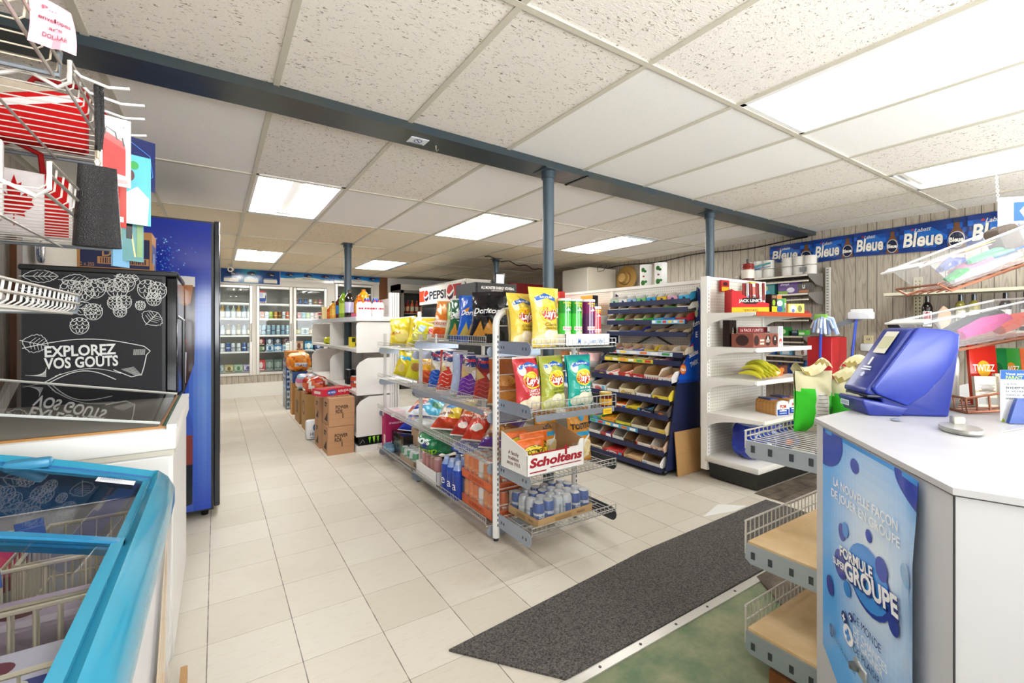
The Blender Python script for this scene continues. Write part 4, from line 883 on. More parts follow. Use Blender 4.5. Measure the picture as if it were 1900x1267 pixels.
tost = [('e', .5, .26, .4, .18, 'f0e2b4'), ('e', .4, .22, .2, .1, 'e4cc90'), ('e', .6, .3, .18, .1, 'e8d49c'), ('r', .2, .5, .85, .58, '3a9ac4'), ('p', [(.45, .3), (.75, .5), (.7, .52), (.4, .36)], 'eef0f0'), ('t', 'TOSTITOS', .5, .68, .1, '17181a', .92, 0, .03), ('e', .5, .82, .12, .06, '3a9ac0'), ('r', .1, .9, .9, .93, 'b8601a')]
packet('orange tortilla chip packet standing at the outer end of the rack shelf', (1.875, 2.1, .435), .2, .33, .09, TO, tost, .12, -.08, 8, crimp='c87a20')
packet('orange tortilla chip packet half hidden behind the white cardboard box', (1.72, 2.23, .435), .19, .32, .09, TO, tost, .1, -.08, 9, crimp='c87a20')
DOR = lambda lt, tri='d8983a': [('p', [(.12, .12), (.36, .4), (.5, .12)], tri), ('p', [(.4, .14), (.62, .44), (.82, .16)], 'c8842c'), ('p', [(.44, .16), (.62, .4), (.78, .18)], tri), ('l', [(.1, .75), (.5, .95), (.9, .72)], .004, lt), ('l', [(.12, .5), (.5, .44), (.88, .52)], .004, lt), ('t', 'Doritos', .5, .6, .11, 'fff', .8, .2, .03)]
# long side, top shelf near section, facing the aisle
def side(label, x, y, z, w, h, d, col, art, turn=.35, lean=-.2, seed=0, **k):
    if z < .5 and lean < -.5: h *= .86; lean -= .2
    if z == .766: h *= .86
    return packet(label, (x + .045, y, z), w * 1.12, h * 1.14, d, col, art, SLB + turn + .18, lean, seed, **k)
side('black packet with orange triangle chips next to the rounded frame', 1.47, 2.63, 1.157, .23, .31, .09, '1d1a1c', DOR('8a8a90') + [('r', .3, .47, .75, .5, '3c3c40')], .5, -.2, 20, crimp='2a2428')
side('bright blue packet with chip picture beside the black one', 1.47, 2.85, 1.157, .21, .30, .085, lambda u, v: '1c60cc' if v > .12 else '1a4a9c', DOR('4a98e8', 'c8b058') + [('p', [(.2, .66), (.4, .72), (.35, .6)], 'e89a2a')], .45, -.2, 21, crimp='2a70d0')
side('dark green and white packet with chips picture', 1.48, 3.04, 1.157, .21, .29, .085, lambda u, v: '1c5a34' if v > .78 or v < .2 else '24663a', [('p', [(.1, .5), (.5, .72), (.95, .6), (.95, .45), (.5, .5)], 'e8ece4')] + DOR('dfe8e0') + [('r', .1, .0, .6, .1, '1a4a8c')], .4, -.2, 22)
side('pale green and blue ruffled packet between green and orange packets', 1.5, 3.18, 1.157, .17, .27, .08, lambda u, v: '8ab45a' if v > .55 else 'b8b48a', [('e', .6, .35, .3, .16, '2a4a9c'), ('e', .6, .35, .22, .1, 'e8ecf4'), ('r', .1, .75, .5, .95, 'c8dca8')], .4, -.2, 23)
side('tall orange cheese snack packet leaning on the wire shelf', 1.47, 3.38, 1.157, .17, .29, .09, lambda u, v: 'e07a22' if v < .8 else 'd8862c', [('r', .1, .28, .9, .46, 'f0dcc8'), ('e', .5, .15, .35, .1, 'd8561a'), ('t', 'CHEEZIES', .5, .37, .07, 'b84a1a', .75), ('e', .5, .7, .3, .12, 'e8983a')], .3, -.22, 24, roll=.06)
side('small white and red packet beside the orange cheese snack packet', 1.45, 3.5, 1.157, .1, .1, .05, 'e8dcd8', [('r', .1, .4, .9, .8, 'c83a3a')], .3, -.3, 25)
side('crumpled yellow packet on the far upper wire shelf', 1.44, 4.2, 1.072, .24, .25, .12, lambda u, v: 'd8c22a', [('e', .6, .3, .3, .2, 'e8d878'), ('t', 'LATOUR', .35, .4, .09, 'c8502a', .5), ('e', .3, .8, .25, .1, 'e8d890')], .5, -.25, 26, roll=-.1)
side('second yellow packet further up the far wire shelf, partly hidden', 1.5, 3.95, 1.072, .22, .26, .1, lambda u, v: 'd0b81e' if v > .4 else 'e0cc40', [('e', .5, .6, .3, .12, 'a8882a'), ('r', .2, .8, .5, .95, 'cfe0d0')], .5, -.3, 27)
side('yellow-green packet hanging over the bracket of the far upper shelf', 1.42, 3.72, 1.072, .2, .2, .1, lambda u, v: 'c8c41c', [('r', .3, .5, .6, .8, 'b8d0d8')], .6, -.4, 28, roll=.25)
# second shelf
TOST = lambda c1, c2: [('p', [(0, .95), (.5, .98), (1, .95), (1, .75), (.5, .68), (0, .75)], '24306e'), ('t', 'Tostitos', .5, .86, .09, 'd8302c', .8, .2, .03), ('p', [(.05, .72), (.45, .5), (.1, .42)], 'c8a86a'), ('p', [(.95, .75), (.5, .55), (.8, .3), (.98, .4)], 'f2f2f0')] + [('l', [(.02, .1 + k * .09), (.25, .16 + k * .09), (.5, .1 + k * .09), (.75, .16 + k * .09), (.98, .1 + k * .09)], .004, c2) for k in range(4)]
side('dull orange packet right behind the white end frame', 1.5, 2.45, .762, .2, .27, .09, lambda u, v: 'b8642a' if v > .35 else 'c87832', [('e', .5, .5, .35, .12, 'e8a04a'), ('e', .5, .2, .3, .1, 'd8923c')], .7, -.2, 30)
side('red brown packet with zigzag pattern near the end frame', 1.49, 2.66, .762, .19, .27, .085, lambda u, v: 'a83430' if v < .6 else '7a2a2c', TOST('', 'c86a5a'), .45, -.24, 31)
side('purple packet with zigzag pattern on the second shelf', 1.47, 2.86, .762, .19, .27, .085, lambda u, v: '6a2c96' if v < .55 else 'c8b8a0', TOST('', 'b48ad0'), .45, -.24, 32)
side('silver blue back of a packet turned away on the second shelf', 1.47, 3.02, .762, .15, .28, .07, lambda u, v: 'b4c4e0' if u < .7 else '2a3a80', [('l', [(.3, .1), (.35, .5), (.3, .9)], .006, 'e6ecf6'), ('l', [(.6, .1), (.55, .9)], .005, '8a9ac0')], .5, -.2, 33)
side('bright red packet with white zigzags on the second shelf', 1.46, 3.2, .762, .2, .29, .085, lambda u, v: 'cc3a28' if v < .58 else 'e6dcd0', TOST('', 'f0e4dc'), .4, -.26, 34)
side('white and royal blue packet with zigzags on the second shelf', 1.46, 3.4, .762, .18, .28, .085, lambda u, v: '2454b8' if v < .45 else 'e4e2d6', TOST('', '7aa4e8'), .4, -.26, 35)
side('orange red and yellow packet at the joint of the two sections', 1.46, 3.63, .766, .18, .27, .085, lambda u, v: 'b8421a' if v < .45 else 'd8a024', [('t', 'FRITOS', .5, .7, .1, 'e8e4d8', .7, .2, .02), ('e', .5, .35, .35, .12, 'c85a24'), ('e', .5, .15, .3, .08, 'b83a1a')], .4, -.22, 36)
side('lime yellow packet with brown snack picture, tilted', 1.44, 3.86, .766, .2, .3, .09, lambda u, v: 'c4c01e' if v < .7 else 'b8b41e', [('e', .55, .4, .3, .13, 'a0703a'), ('r', .15, .84, .8, .92, 'b8bcb8'), ('r', .3, .62, .7, .7, 'e8e4b0')], .4, -.28, 37, roll=.15)
side('yellow packet with cyan stripe at the far end of the second shelf', 1.43, 4.15, .766, .21, .3, .09, lambda u, v: 'd2be14' if v > .2 else 'c8b81c', [('p', [(.0, .66), (1, .7), (1, .58), (0, .54)], '1aa0d8'), ('t', 'CORN', .45, .85, .07, '3a3a14', .5), ('e', .45, .3, .2, .14, 'd8c068')], .4, -.24, 38, roll=.18)
# third shelf: bags lying back
side('purple and brown pretzel snack packet sloping at the near end of the third shelf', 1.5, 2.55, .457, .24, .34, .1, lambda u, v: '5a3a7a' if v > .55 else ('7a4a24' if v > .22 else '5a2c8c'), [('t', 'Munchies', .5, .72, .1, 'f0ece4', .85, .2, .03), ('t', 'SNACK', .5, .88, .08, 'c83a4a', .6), ('e', .35, .42, .2, .09, 'a8743c'), ('e', .65, .36, .2, .09, 'b8843c'), ('l', [(.1, .12), (.9, .2)], .008, 'e8e0f0')], .45, -.7, 40)
side('orange and red cheese puff packet beside the purple pretzel packet', 1.48, 2.82, .457, .19, .3, .1, lambda u, v: 'c8521c' if v > .6 else 'c83418', [('e', .5, .3, .25, .1, 'f0e8dc'), ('t', 'Ringolos', .5, .6, .09, 'f4e8d0', .7, .2, .02), ('e', .6, .85, .3, .1, 'd8942a')], .4, -.7, 41)
side('second orange and red cheese puff packet, next to the yellow one', 1.47, 2.99, .457, .19, .3, .1, lambda u, v: 'c85a1c' if v > .55 else 'b82c18', [('e', .45, .25, .2, .09, 'f0e0d0'), ('t', 'Ringolos', .5, .55, .09, 'f4e8d0', .7, .2, .02), ('e', .4, .8, .3, .1, 'c8a03a')], .4, -.7, 42)
side('yellow and white snack packet with red base lying back on the third shelf', 1.46, 3.24, .457, .26, .36, .12, lambda u, v: ('c8401c' if v < .25 else ('e0c42a' if u > .45 else 'e8dccc')), [('e', .45, .82, .3, .12, 'f2f0ec'), ('e', .45, .92, .12, .05, 'a8402a'), ('p', [(.2, .55), (.5, .48), (.7, .6), (.5, .66)], '5a9ad8'), ('t', 'Party Mix', .35, .36, .07, '7a2a14', .5), ('l', [(.6, .3), (.72, .7)], .012, 'f0e0a0')], .45, -.75, 43)
side('sky blue snack packet lying on the third shelf', 1.53, 3.80, .457, .26, .34, .13, lambda u, v: '58b4d8' if v < .75 else '4aa4cc', [('t', 'Party', .4, .62, .09, 'c8e4f0', .4, .2), ('e', .3, .85, .1, .05, '2a4a90'), ('e', .75, .3, .2, .1, '4a8a6a'), ('e', .3, .3, .14, .07, 'c8dce0'), ('l', [(.6, .8), (.85, .7), (.9, .4)], .008, 'a8dcf0')], .3, -.95, 44)
side('pink and brown packet end sticking out beside the sky blue packet', 1.5, 4.02, .457, .16, .22, .08, lambda u, v: ('c87a5a', 'a85a6a', 'd8b8a0')[int(v * 7) % 3], [], .3, -.8, 45)
# ---------------------------------------------------------------- rack end: box of treats, trays
t = thing('treat_box', 'white open cardboard box lettered Scholtens holding snack bags', 'box', (1.57, 2.08, .473), .03)
w, d = .41, .25
m = MB(); TH = .004
m.prism([(-w / 2, 0), (w / 2, 0), (w / 2, .15), (w / 2 - .03, .15), (w / 2 - .05, .115), (-w / 2, .11)], TH, 'efedea', o=-d / 2)
m.prism([(-w / 2, 0), (w / 2, 0), (w / 2, .2), (-w / 2, .2)], TH, 'a07850', o=d / 2 - TH)
m.prism([(-d / 2, 0), (d / 2, 0), (d / 2, .2), (-d / 2, .13)], TH, 'ecebe8', axis='x', o=-w / 2); m.prism([(-d / 2, 0), (d / 2, 0), (d / 2, .2), (-d / 2, .15)], TH, 'b08860', axis='x', o=w / 2 - TH)
m.quad((-w / 2 + .006, -d / 2 + .006, .004), (w / 2 - .006, -d / 2 + .006, .004), (w / 2 - .006, d / 2 - .006, .004), (-w / 2 + .006, d / 2 - .006, .004), 'a8855c')
fr = Fr((-w / 2, -d / 2, 0), (1, 0, 0), (0, 0, 1), w, .13); RD = 'a3202c'
m.art(fr, [('t', 'Scholtens', .5, .52, .36, RD, .92, .15, .045), ('r', .07, .84, .72, .9, RD), ('r', .64, .6, .68, 1.02, RD), ('r', .04, .1, .32, .15, RD), ('r', .38, .18, .94, .22, RD), ('t', 'Yum!', .84, .95, .14, '8a8a88', .12, .2, 0)])
fr = Fr((-w / 2, d / 2, 0), (0, -1, 0), (0, 0, 1), d, .14); m.art(fr, [('t', 'A family', .5, .7, .15, '6a2a2a', .4), ('t', 'tradition', .5, .5, .15, '6a2a2a', .4), ('t', 'since 1910', .5, .3, .15, '6a2a2a', .5)])
m.build('carton', 'card', t)
for i, (x, y, lab) in enumerate(((-.1, -.045, 'orange snack bag at the front inside the Scholtens box'), (-.02, .03, 'orange snack bag behind the first inside the Scholtens box'), (-.1, .095, 'orange snack bag at the back inside the Scholtens box'))):
    packet(lab, (1.57 + x, 2.08 + y, .479), .2, .165 + i * .012, .06, lambda u, v: 'd8641c' if v > .3 else 'c8a868', [('e', .5, .48, .46, .3, '4a3a14'), ('e', .5, .48, .44, .28, 'e0c42a'), ('t', 'COTTAGE', .5, .56, .16, '2a2a1a', .75, 0, .02), ('t', 'COUNTRY', .5, .38, .1, '2a2a1a', .5)], .05, -.18, 60 + i, crimp='e07a3a')
def can_tray(label, loc, nx, ny, cols, rz, r=.034, h=.122, tray=None, th=.05, artx=None, cat='drink pack', film=True, tex=None):
    t = thing('can_tray', label, cat, loc, rz); W = nx * 2 * r + .006; D = ny * 2 * r + .006
    m = MB(); tc = tray or 'b09060'
    for q in ((-W / 2, -D / 2, W / 2, -D / 2 + .003), (-W / 2, D / 2 - .003, W / 2, D / 2), (-W / 2, -D / 2, -W / 2 + .003, D / 2), (W / 2 - .003, -D / 2, W / 2, D / 2)): m.box((q[0], q[1], 0), (q[2], q[3], th), tc)
    m.box((-W / 2, -D / 2, 0), (W / 2, D / 2, .003), tc)
    if artx:
        for f in 'xy': m.art(FACE[f]((-W / 2, -D / 2, 0), (W / 2, D / 2, th)), artx)
    m.build('tray', 'card', t)
    for i in range(nx):
        for j in range(ny):
            c = cols[(i * 3 + j * 5 + i * j) % len(cols)]
            m = can_mb(r * .96, h, c[0], c[1], c[2] if len(c) > 2 else None, 'd0d3d6', 12, None, (-W / 2 + .003 + (2 * i + 1) * r, -D / 2 + .003 + (2 * j + 1) * r, .004)); m.build('can', 'tin', t)
    if film: m = MB(); m.rbox((-W / 2 - .002, -D / 2 - .002, .03), (W / 2 + .002, D / 2 + .002, h + .012), .02, 'e4ecf0'); m.build('film', 'film', t)
    return t
BU = [('2a4a9a', 'c0c8d0', [('t', 'BUD', .5, .5, .3, 'e8ecf2', .6, .2)]), ('c4cad0', '9aa4ae', [('r', .1, .2, .6, .8, '3a5aa0')]), ('bcc4cc', 'd6dade', [('r', .3, .1, .5, .9, '8a96a4')]), ('34549a', 'b4bcc8', [('t', 'Bleue', .5, .55, .2, 'eef', .7, .2)])]
can_tray('tray of blue and silver beer cans on the lowest end basket', (1.665, 2.13, .167), 6, 4, BU, .04, .034, .122, 'b5956a', .045, [('r', .3, .2, .6, .7, '9a7c54'), ('t', 'FRAGILE', .78, .5, .3, '5a4020', .15)])
t = thing('sample_tray', 'low white tray with handwriting holding the tall chip tubes', 'tray', (1.85, 2.1, 1.152), .0)
m = MB(); a, b = (-.185, -.11, 0), (.165, .1, .075)
for q in ((a[0], a[1], a[0] + .004, b[1]), (b[0] - .004, a[1], b[0], b[1]), (a[0], a[1], b[0], a[1] + .004), (a[0], b[1] - .004, b[0], b[1])): m.box((q[0], q[1], 0), (q[2], q[3], .07), 'f1f0ee')
m.box((a[0], a[1], 0), (b[0], b[1], .004), 'e6e4e0'); m.art(Fr((a[0], a[1], 0), (1, 0, 0), (0, 0, 1), .35, .07), [('t', 'M', .3, .42, .5, '2a6ab0', .08, .3, .03), ('l', [(.4, .3), (.46, .32)], .003, '2a6ab0'), ('t', '_unn  Val', .66, .4, .4, '3a80c0', .38, .3, .01), ('l', [(.7, .85), (.95, .8)], .002, '777')]); m.build('tray', 'card', t)
def tube_can(label, loc, c1, c2, c3, cap='f2f2ee', h=.265, rz=0.):
    t = thing('crisp_tube', label, 'crisps', loc, rz, 'tall crisp tubes in the white tray'); r = .0385
    m = MB(); m.lathe([(r, 0), (r, h * .25), (r, h * .7), (r, h)], [c2, c2, c1], 20)
    m.art(Cy(r, 0, h, 2.2), [('t', 'FORMAT', .5, .93, .04, 'e8d82a', .75, 0, .02), ('t', 'FETE', .5, .87, .04, 'e8d82a', .4, 0, .02), ('p', [(.3, .76), (.5, .82), (.7, .76)], 'eef0ee'), ('e', .5, .22, .3, .1, c3), ('e', .4, .06, .3, .06, 'e8b868'), ('r', .1, .33, .9, .41, 'f2e8e4'), ('t', 'PRINGLES', .5, .37, .05, 'c8283a', .7, 0, .02)])
    m.build('tube', 'gloss', t)
    m = MB().lathe([(r + .0015, h - .006), (r + .0015, h + .006), (r - .002, h + .008)], cap, 20); m.build('lid', 'clear_plastic' if 0 else 'plastic', t); return t
tube_can('green chip tube closest to the big yellow packet', (1.715, 2.06, 1.157), '1f8a2c', '3ab83a', 'c8e8a0')
tube_can('second green chip tube, in the middle of the white tray', (1.80, 2.06, 1.157), '1f8a2c', '3ab83a', 'c8e8a0')
tube_can('purple chip tube in the white tray', (1.905, 2.06, 1.157), '7a1a5c', '5a2458', '8a4a7a')
tube_can('shorter red chip tube at the outer end of the white tray', (1.985, 2.09, 1.157), 'c8202c', 'c8202c', 'e87a2a', h=.225)
t = thing('sauce_jar', 'jar of red sauce with a gold lid in front of the teal packets', 'jar', (1.985, 1.995, .782))
m = bottle_mb(.04, .07, '6a1a10', 'd8a02c', '8a2a14', .12, .002, 16); m.build('jar', 'bottle', t); MB().lathe([(.037, .068), (.037, .086), (.033, .088)], 'c8a44a', 18).build('lid', 'metal', t)
m = MB().box((-.035, -.002, 0), (.035, 0, .035), 'e0b822'); m.art(FACE['y']((-.035, -.002, 0), (.035, 0, .035)), [('r', .1, .55, .9, .65, 'a8761a'), ('r', .1, .3, .7, .38, 'a8761a')]); solo(m, 'price_tag', 'card', 'yellow price tag clipped under the jar of red sauce', 'sign', (1.95, 1.946, .745))
m = MB().box((-.014, -.002, 0), (.014, 0, .07), 'f2f2f0'); m.art(FACE['y']((-.014, -.002, 0), (.014, 0, .07)), [('r', .2, .75, .8, .85, '9ab'), ('r', .2, .4, .8, .46, 'aab')]); solo(m, 'price_tag', 'card', 'narrow white price tag on the top wire fence below the green and white packet', 'sign', (1.325, 3.02, 1.145), -pi / 2)
# ---------------------------------------------------------------- lowest wire shelf
def orange(label, z):
    OC = [('e07a3a', 'e8965a', [('t', 'TRU', .5, .3, .3, 'f0ece4', .7, .2, .03), ('r', .1, .6, .9, .9, 'e88a4a')]), ('d8884a', 'e09a5c', [('e', .5, .4, .3, .2, 'f0ece8')]), ('e6e4de', 'd0ccc4', None), ('dc7230', 'e88c4c', [('t', 'TRU', .5, .3, .3, 'f0ece4', .7, .2, .03)])]
    can_tray(label, (1.53, 2.555, z), 4, 6, OC, 0, .033, .155, 'd86c40', .055, [('r', .25, .25, .75, .75, 'c05a34'), ('t', 'TRU', .5, .5, .4, '9a4020', .3)])
orange('lower tray of orange cans behind the white end frame', .087); orange('upper tray of orange cans resting on the lower orange tray', .256)
pr = {}
for k, y in enumerate((2.8, 2.89, 2.98)):
    for j, x in enumerate((1.39, 1.48)):
        ch = 'e' if y > 2.95 else 'a'
        if ch not in pr:
            m = MB().lathe([(.038, 0), (.04, .01), (.04, .16), (.036, .2), (.02, .235), (.018, .255)], ['1b3fa4', '1b3fa4', '1c46b0', '8aa4d8', 'b4c4e4', 'c4d0ea'], 16); m.txt(Cy(.04, .01, .16, 2.2), ch, .5, .6, .42, 'f0f2f6', None, 2, 0, 0, 0)
            pr[ch] = solo(m, 'water_bottle', 'bottle', 'deep blue water bottle marked %s beside the orange can trays' % ch, 'bottle', (x, y, .087), -pi / 2 + .3, 'wrapped blue water bottles marked ' + ch); continue
        dup(pr[ch], (x, y, .087), -pi / 2 + .3 + .1 * k)
lump('wrapped_water_pack', .24, .3, .08, lambda u, v: ('2a50b8', 'b8c8e4', '1c3a9c')[int(u * 13 + v * 7) % 3], [], 'crumpled blue and clear water pack on top of the blue bottles', 'drink pack', (1.56, 2.93, .345), .2, 'shrink', 61)
t = thing('display_box', 'white open box of pink wrapped packs under the green recycled paper', 'box', (1.5, 3.3, .087), 0)
m = MB()
for q in ((-.14, -.2, .14, -.196), (-.14, .196, .14, .2), (-.14, -.2, -.136, .2), (.136, -.2, .14, .2)): m.box((q[0], q[1], 0), (q[2], q[3], .1), 'efedea')
m.box((-.14, -.2, 0), (.14, .2, .004), 'e4e2de'); m.build('carton', 'card', t)
pr = None
for k in range(4):
    lab = 'pinkish wrapped roll standing in the white open box'
    loc = (1.41 + .0, 3.18 + k * .075, .093)
    if pr is None: pr = solo(MB().lathe([(.03, 0), (.034, .01), (.034, .17), (.02, .19)], ['c89a94', 'c08a88', 'd8b4ac'], 12), 'wrapped_roll', 'shrink', lab, 'pack', loc, 0, 'pinkish wrapped rolls')
    else: dup(pr, loc)
m = MB().box((-.07, -.045, 0), (.07, .045, .16), '4a2c24'); solo(m, 'dark_carton', 'card', 'dark brown carton at the back of the white open box', 'box', (1.53, 3.2, .093))
t = lump('recycled_paper_pack', .3, .4, .16, lambda u, v: ('1c7a4a', '18683f')[int(u * 9 + v * 5) % 2], [('t', '100%', .5, .66, .2, 'e8f0f0', .5, 0, .05), ('t', 'RECYCLED', .5, .36, .17, 'a8d82a', .85, 0, .03), ('e', .6, .52, .1, .07, '1a3a80')], 'green wrapped paper pack lettered 100% RECYCLED', 'paper pack', (1.5, 3.29, .285), -pi / 2 + .2, 'shrink', 66)
GC = [('4a9a6a', 'c8d8d0', [('r', .1, .3, .9, .6, 'dfe8e4')]), ('cfd8d6', '6aae88', None)]
can_tray('tray of green and silver cans on the lowest wire shelf', (1.48, 3.77, .077), 3, 5, GC, 0, .033, .12, 'a89078', .06)
t = carton('open brown box of clear plastic bottles behind the green can tray', (1.6, 3.8, .2065 + .0), (.2, .36, .14), 0, None, None, None, 'b09474', 'bottle_box', 'card')
lump('clear_bag', .2, .26, .085, lambda u, v: ('c8d0d4', 'a89888', 'e0e4e6')[int(u * 11 + v * 6) % 3], [], 'clear wrapped bundle on the open brown box', 'pack', (1.58, 3.82, .349), 0, 'shrink', 68)
for k, (y, lab) in enumerate(((4.1, 'black carton of energy drinks under the dark blue packets'), )):
    m = MB().box((-.12, -.16, 0), (.12, .16, .2), '15171a'); m.art(FACE['x']((-.12, -.16, 0), (.12, .16, .2)), [('l', [(.2 + i * .12, .8), (.24 + i * .12, .3)], .006, '8aa888') for i in range(6)]); solo(m, 'black_carton', 'gloss', lab, 'box', (1.53, y, .077))
side('dark blue packet slumped on the black carton', 1.47, 4.08, .281, .24, .24, .1, lambda u, v: '1c34a0', [('e', .45, .5, .12, .08, 'd87a4a'), ('r', .2, .75, .5, .8, 'c8d0e8')], .4, -.85, 70)
side('second dark blue packet with pale end beside the first', 1.48, 3.86, .30 + .18, .2, .2, .08, lambda u, v: '1a3094' if v > .3 else 'dfe4ea', [], .5, -1.0, 71).location.z = .46 - .0
m = MB().box((-.1, -.06, 0), (.1, .06, .365), 'a81c56'); fr = FACE['x']((-.1, -.06, 0), (.1, .06, .365)); m.art(FACE['y']((-.1, -.06, 0), (.1, .06, .365)), [('e', .35, .9, .1, .05, 'eee'), ('t', 'SPARKLING', .5, .7, .05, 'f0d8e4', .7), ('p', [(.2, .1), (.35, .35), (.6, .4), (.7, .15), (.5, .05)], 'e8d8c0')])
m.art(fr, [('e', .3, .93, .2, .06, 'f0eef0'), ('r', .45, .1, .9, .4, 'e8d0c0'), ('r', .1, .6, .4, .8, 'c83a72')]); solo(m, 'tall_carton', 'card', 'tall maroon carton at the far end of the lowest wire shelf', 'box', (1.47, 4.375, .077))
for k, y in enumerate((4.3, 4.22)):
    solo(MB().lathe([(.03, 0), (.045, .02), (.045, .05), (.03, .075)], ['7a9ab4', '8ab0c8', '5a7a94'], 14), 'plastic_tub', 'plastic', ('pale', 'second pale')[k] + ' blue tub in front of the maroon carton', 'tub', (1.385, y, .077))
# white U-shaped price frame behind the crisp packets
t = thing('price_stand', 'thin pink wire stand holding two blank white cards above the crisp rack', 'sign', (1.62, 3.95, 1.2))
m = MB(); m.tube([(0, -.35, -.12), (0, -.35, .12), (0, .1, .09), (0, .1, -.12)], .006, 'd8a8a4', 6)
for yy in (-.35, .1): m.bar((0, yy, .1), (0, yy, .2), .004, 'd8a8a4')
m.build('wire_frame', 'plastic', t)
for yy in (-.3, .14): MB().box((-.002, yy - .05, .1), (.002, yy + .04, .21), 'f4f2ee').build('card', 'card', t)
# ---------------------------------------------------------------- pegboard gondola behind the candy rack
def pegboard(m, O, U, w, h, col='e2ddd3', hole='6e675c', step=.0254, thick=.006, nx=None):
    O = Vector(O); U = Vector(U); V = Vector((0, 0, 1)); N = U.cross(V)
    m.quad(O, O + U * w, O + U * w + V * h, O + V * h, col)
    a = int(w / step); b = int(h / step); s = .0042; vs = []; fs = []
    for i in range(a):
        for j in range(b):
            p = O + U * (step * (i + .5)) + V * (step * (j + .5)) + N * .0006; k = len(vs)
            vs += [p - U * s, p - V * s, p + U * s, p + V * s]; fs.append((k, k + 1, k + 2, k + 3))
    m.add(vs, fs, hole)
PX = 3.66
t = thing('pegboard_shelving', 'long white pegboard shelving behind the blue candy rack', 'shelving unit', (PX, 2.45, -.0015))
m = MB(); pegboard(m, (0, 2.5, .1), (0, -1, 0), 2.5, 1.56); m.box((.004, 0, 0), (.03, 2.5, 1.66), 'd8d4cc'); m.build('pegboard', 'paint', t)
m = MB().box((-.015, 0, 1.66), (.04, 2.5, 1.69), 'eeeae2'); m.build('top_rail', 'paint', t)
for y in (.0, 1.1, 2.47): MB().box((-.02, y, 0), (.035, y + .03, 1.66), 'e8e4dc').build('upright', 'paint', t)
for z in (1.39, 1.13, .9, .62, .3):
    MB().box((-.38, 1.13, z - .02), (-.002, 2.47, z), 'e6e2da', x='f0ece4').build('shelf', 'paint', t)
    m = MB(); m.prism([(0, z - .02), (-.37, z - .02), (-.34, z - .05), (0, z - .12)], .004, 'dcd8d0', o=1.13); m.build('bracket', 'paint', t)
def pb(dx, y, z): return (PX - dx, y, z)
def gbox(name, label, loc, w, d, h, col, art, rz=SLB, artx=None, cat='box', group=None, mat='card'):
    m = MB(); a, b = (-w / 2, -d / 2, 0), (w / 2, d / 2, h); m.box(a, b, col); m.art(FACE['y'](a, b), art)
    if artx: m.art(FACE['x'](a, b), artx)
    if artx: m.art(FACE['X'](a, b), artx)
    return solo(m, name, mat, label, cat, loc, rz, group)
gbox('cereal_box', 'tall red cereal box on the top pegboard shelf', pb(.18, 4.32, 1.39), .2, .08, .3, 'c8342a', [('e', .5, .35, .4, .25, 'e8b040'), ('t', 'CEREAL', .5, .82, .1, 'f4e4d0', .8, 0, .02), ('e', .4, .3, .12, .1, 'd86a2a'), ('e', .65, .4, .1, .08, 'd8d0a0')], artx=[('r', 0, 0, 1, 1, 'b82c26'), ('e', .5, .3, .4, .14, 'c8a03a'), ('e', .5, .65, .35, .1, '4a8a3a')])
gbox('cereal_box', 'white cereal box behind the blue-grey pole', pb(.18, 4.66, 1.39), .19, .07, .26, 'eceae0', [('e', .5, .45, .36, .24, 'e8c050'), ('e', .5, .45, .2, .12, 'c88a3a'), ('r', .1, .8, .9, .95, 'c8a050')])
gbox('cereal_box', 'cream and brown cereal box beside the orange box', pb(.18, 4.02, 1.39), .2, .07, .2, 'e8e2d2', [('e', .5, .5, .36, .3, '6a5444'), ('e', .5, .45, .22, .14, 'f0ece4')])
gbox('cereal_box', 'orange cereal box nearest the pegboard', pb(.18, 3.75, 1.39), .19, .08, .22, 'e09a3a', [('t', 'CRUNCH', .5, .75, .12, 'f4e4c8', .8, 0, .02), ('e', .4, .35, .3, .2, 'c87a2a'), ('r', .55, .1, .9, .3, '4a3020')], artx=[('r', 0, 0, 1, 1, '2a2a2c'), ('r', .2, .2, .8, .6, '6a7078')])
gbox('tin_box', 'tan and orange carton on the second pegboard shelf', pb(.2, 4.05, 1.13), .12, .1, .17, 'd8b088', [('r', .1, .6, .9, .85, 'b84a2a'), ('e', .5, .35, .3, .2, 'd89a3a')])
pr = None
for k in range(6):
    loc = pb(.2 + (k % 2) * .07, 3.66 + (k // 2) * .09, 1.13)
    if pr is None: pr = solo(can_mb(.033, .1, 'e4ddd0', 'b0443a', None, 'f0ece4', 10), 'food_tin', 'tin', 'pale food tin in the row on the second pegboard shelf', 'tin', loc, 0, 'row of pale food tins')
    else: dup(pr, loc)
for k, (c, nm) in enumerate((('e8c0c0', 'pink tub on the third pegboard shelf'), ('e0aab4', 'second pink tub on the third pegboard shelf'), ('e8d8b8', 'cream tub on the third pegboard shelf'), ('a86a3a', 'brown jar on the third pegboard shelf'))):
    solo(MB().lathe([(.06, 0), (.065, .07), (.068, .075), (.068, .085)], c, 16), 'food_tub', 'plastic', nm, 'tub', pb(.22, 3.62 + k * .16, .9))
lump('clear_packet', .2, .2, .1, lambda u, v: ('c8d0c8', '8aa0a0', 'dfe4e0')[int(u * 9 + v * 5) % 3], [], 'clear wrapped packet on the low pegboard shelf beside the candy rack', 'packet', pb(.2, 3.68, .62), 0, 'shrink', 71)
gbox('small_carton', 'small white carton on the low pegboard shelf beside the candy rack', pb(.28, 3.6, .3), .18, .12, .14, 'e8ecf0', [('r', .1, .1, .9, .3, '3a5aa8')])
for k in range(3): gbox('small_carton', ('blue', 'beige', 'red')[k] + ' carton on the lowest part of the far pegboard shelving', pb(.2, 4.0 + k * .22, .62), .16, .12, .18, ('3c6aa0', 'c8b898', 'b84a3a')[k], [('r', .1, .4, .9, .8, 'e8e4da')])
pr = None
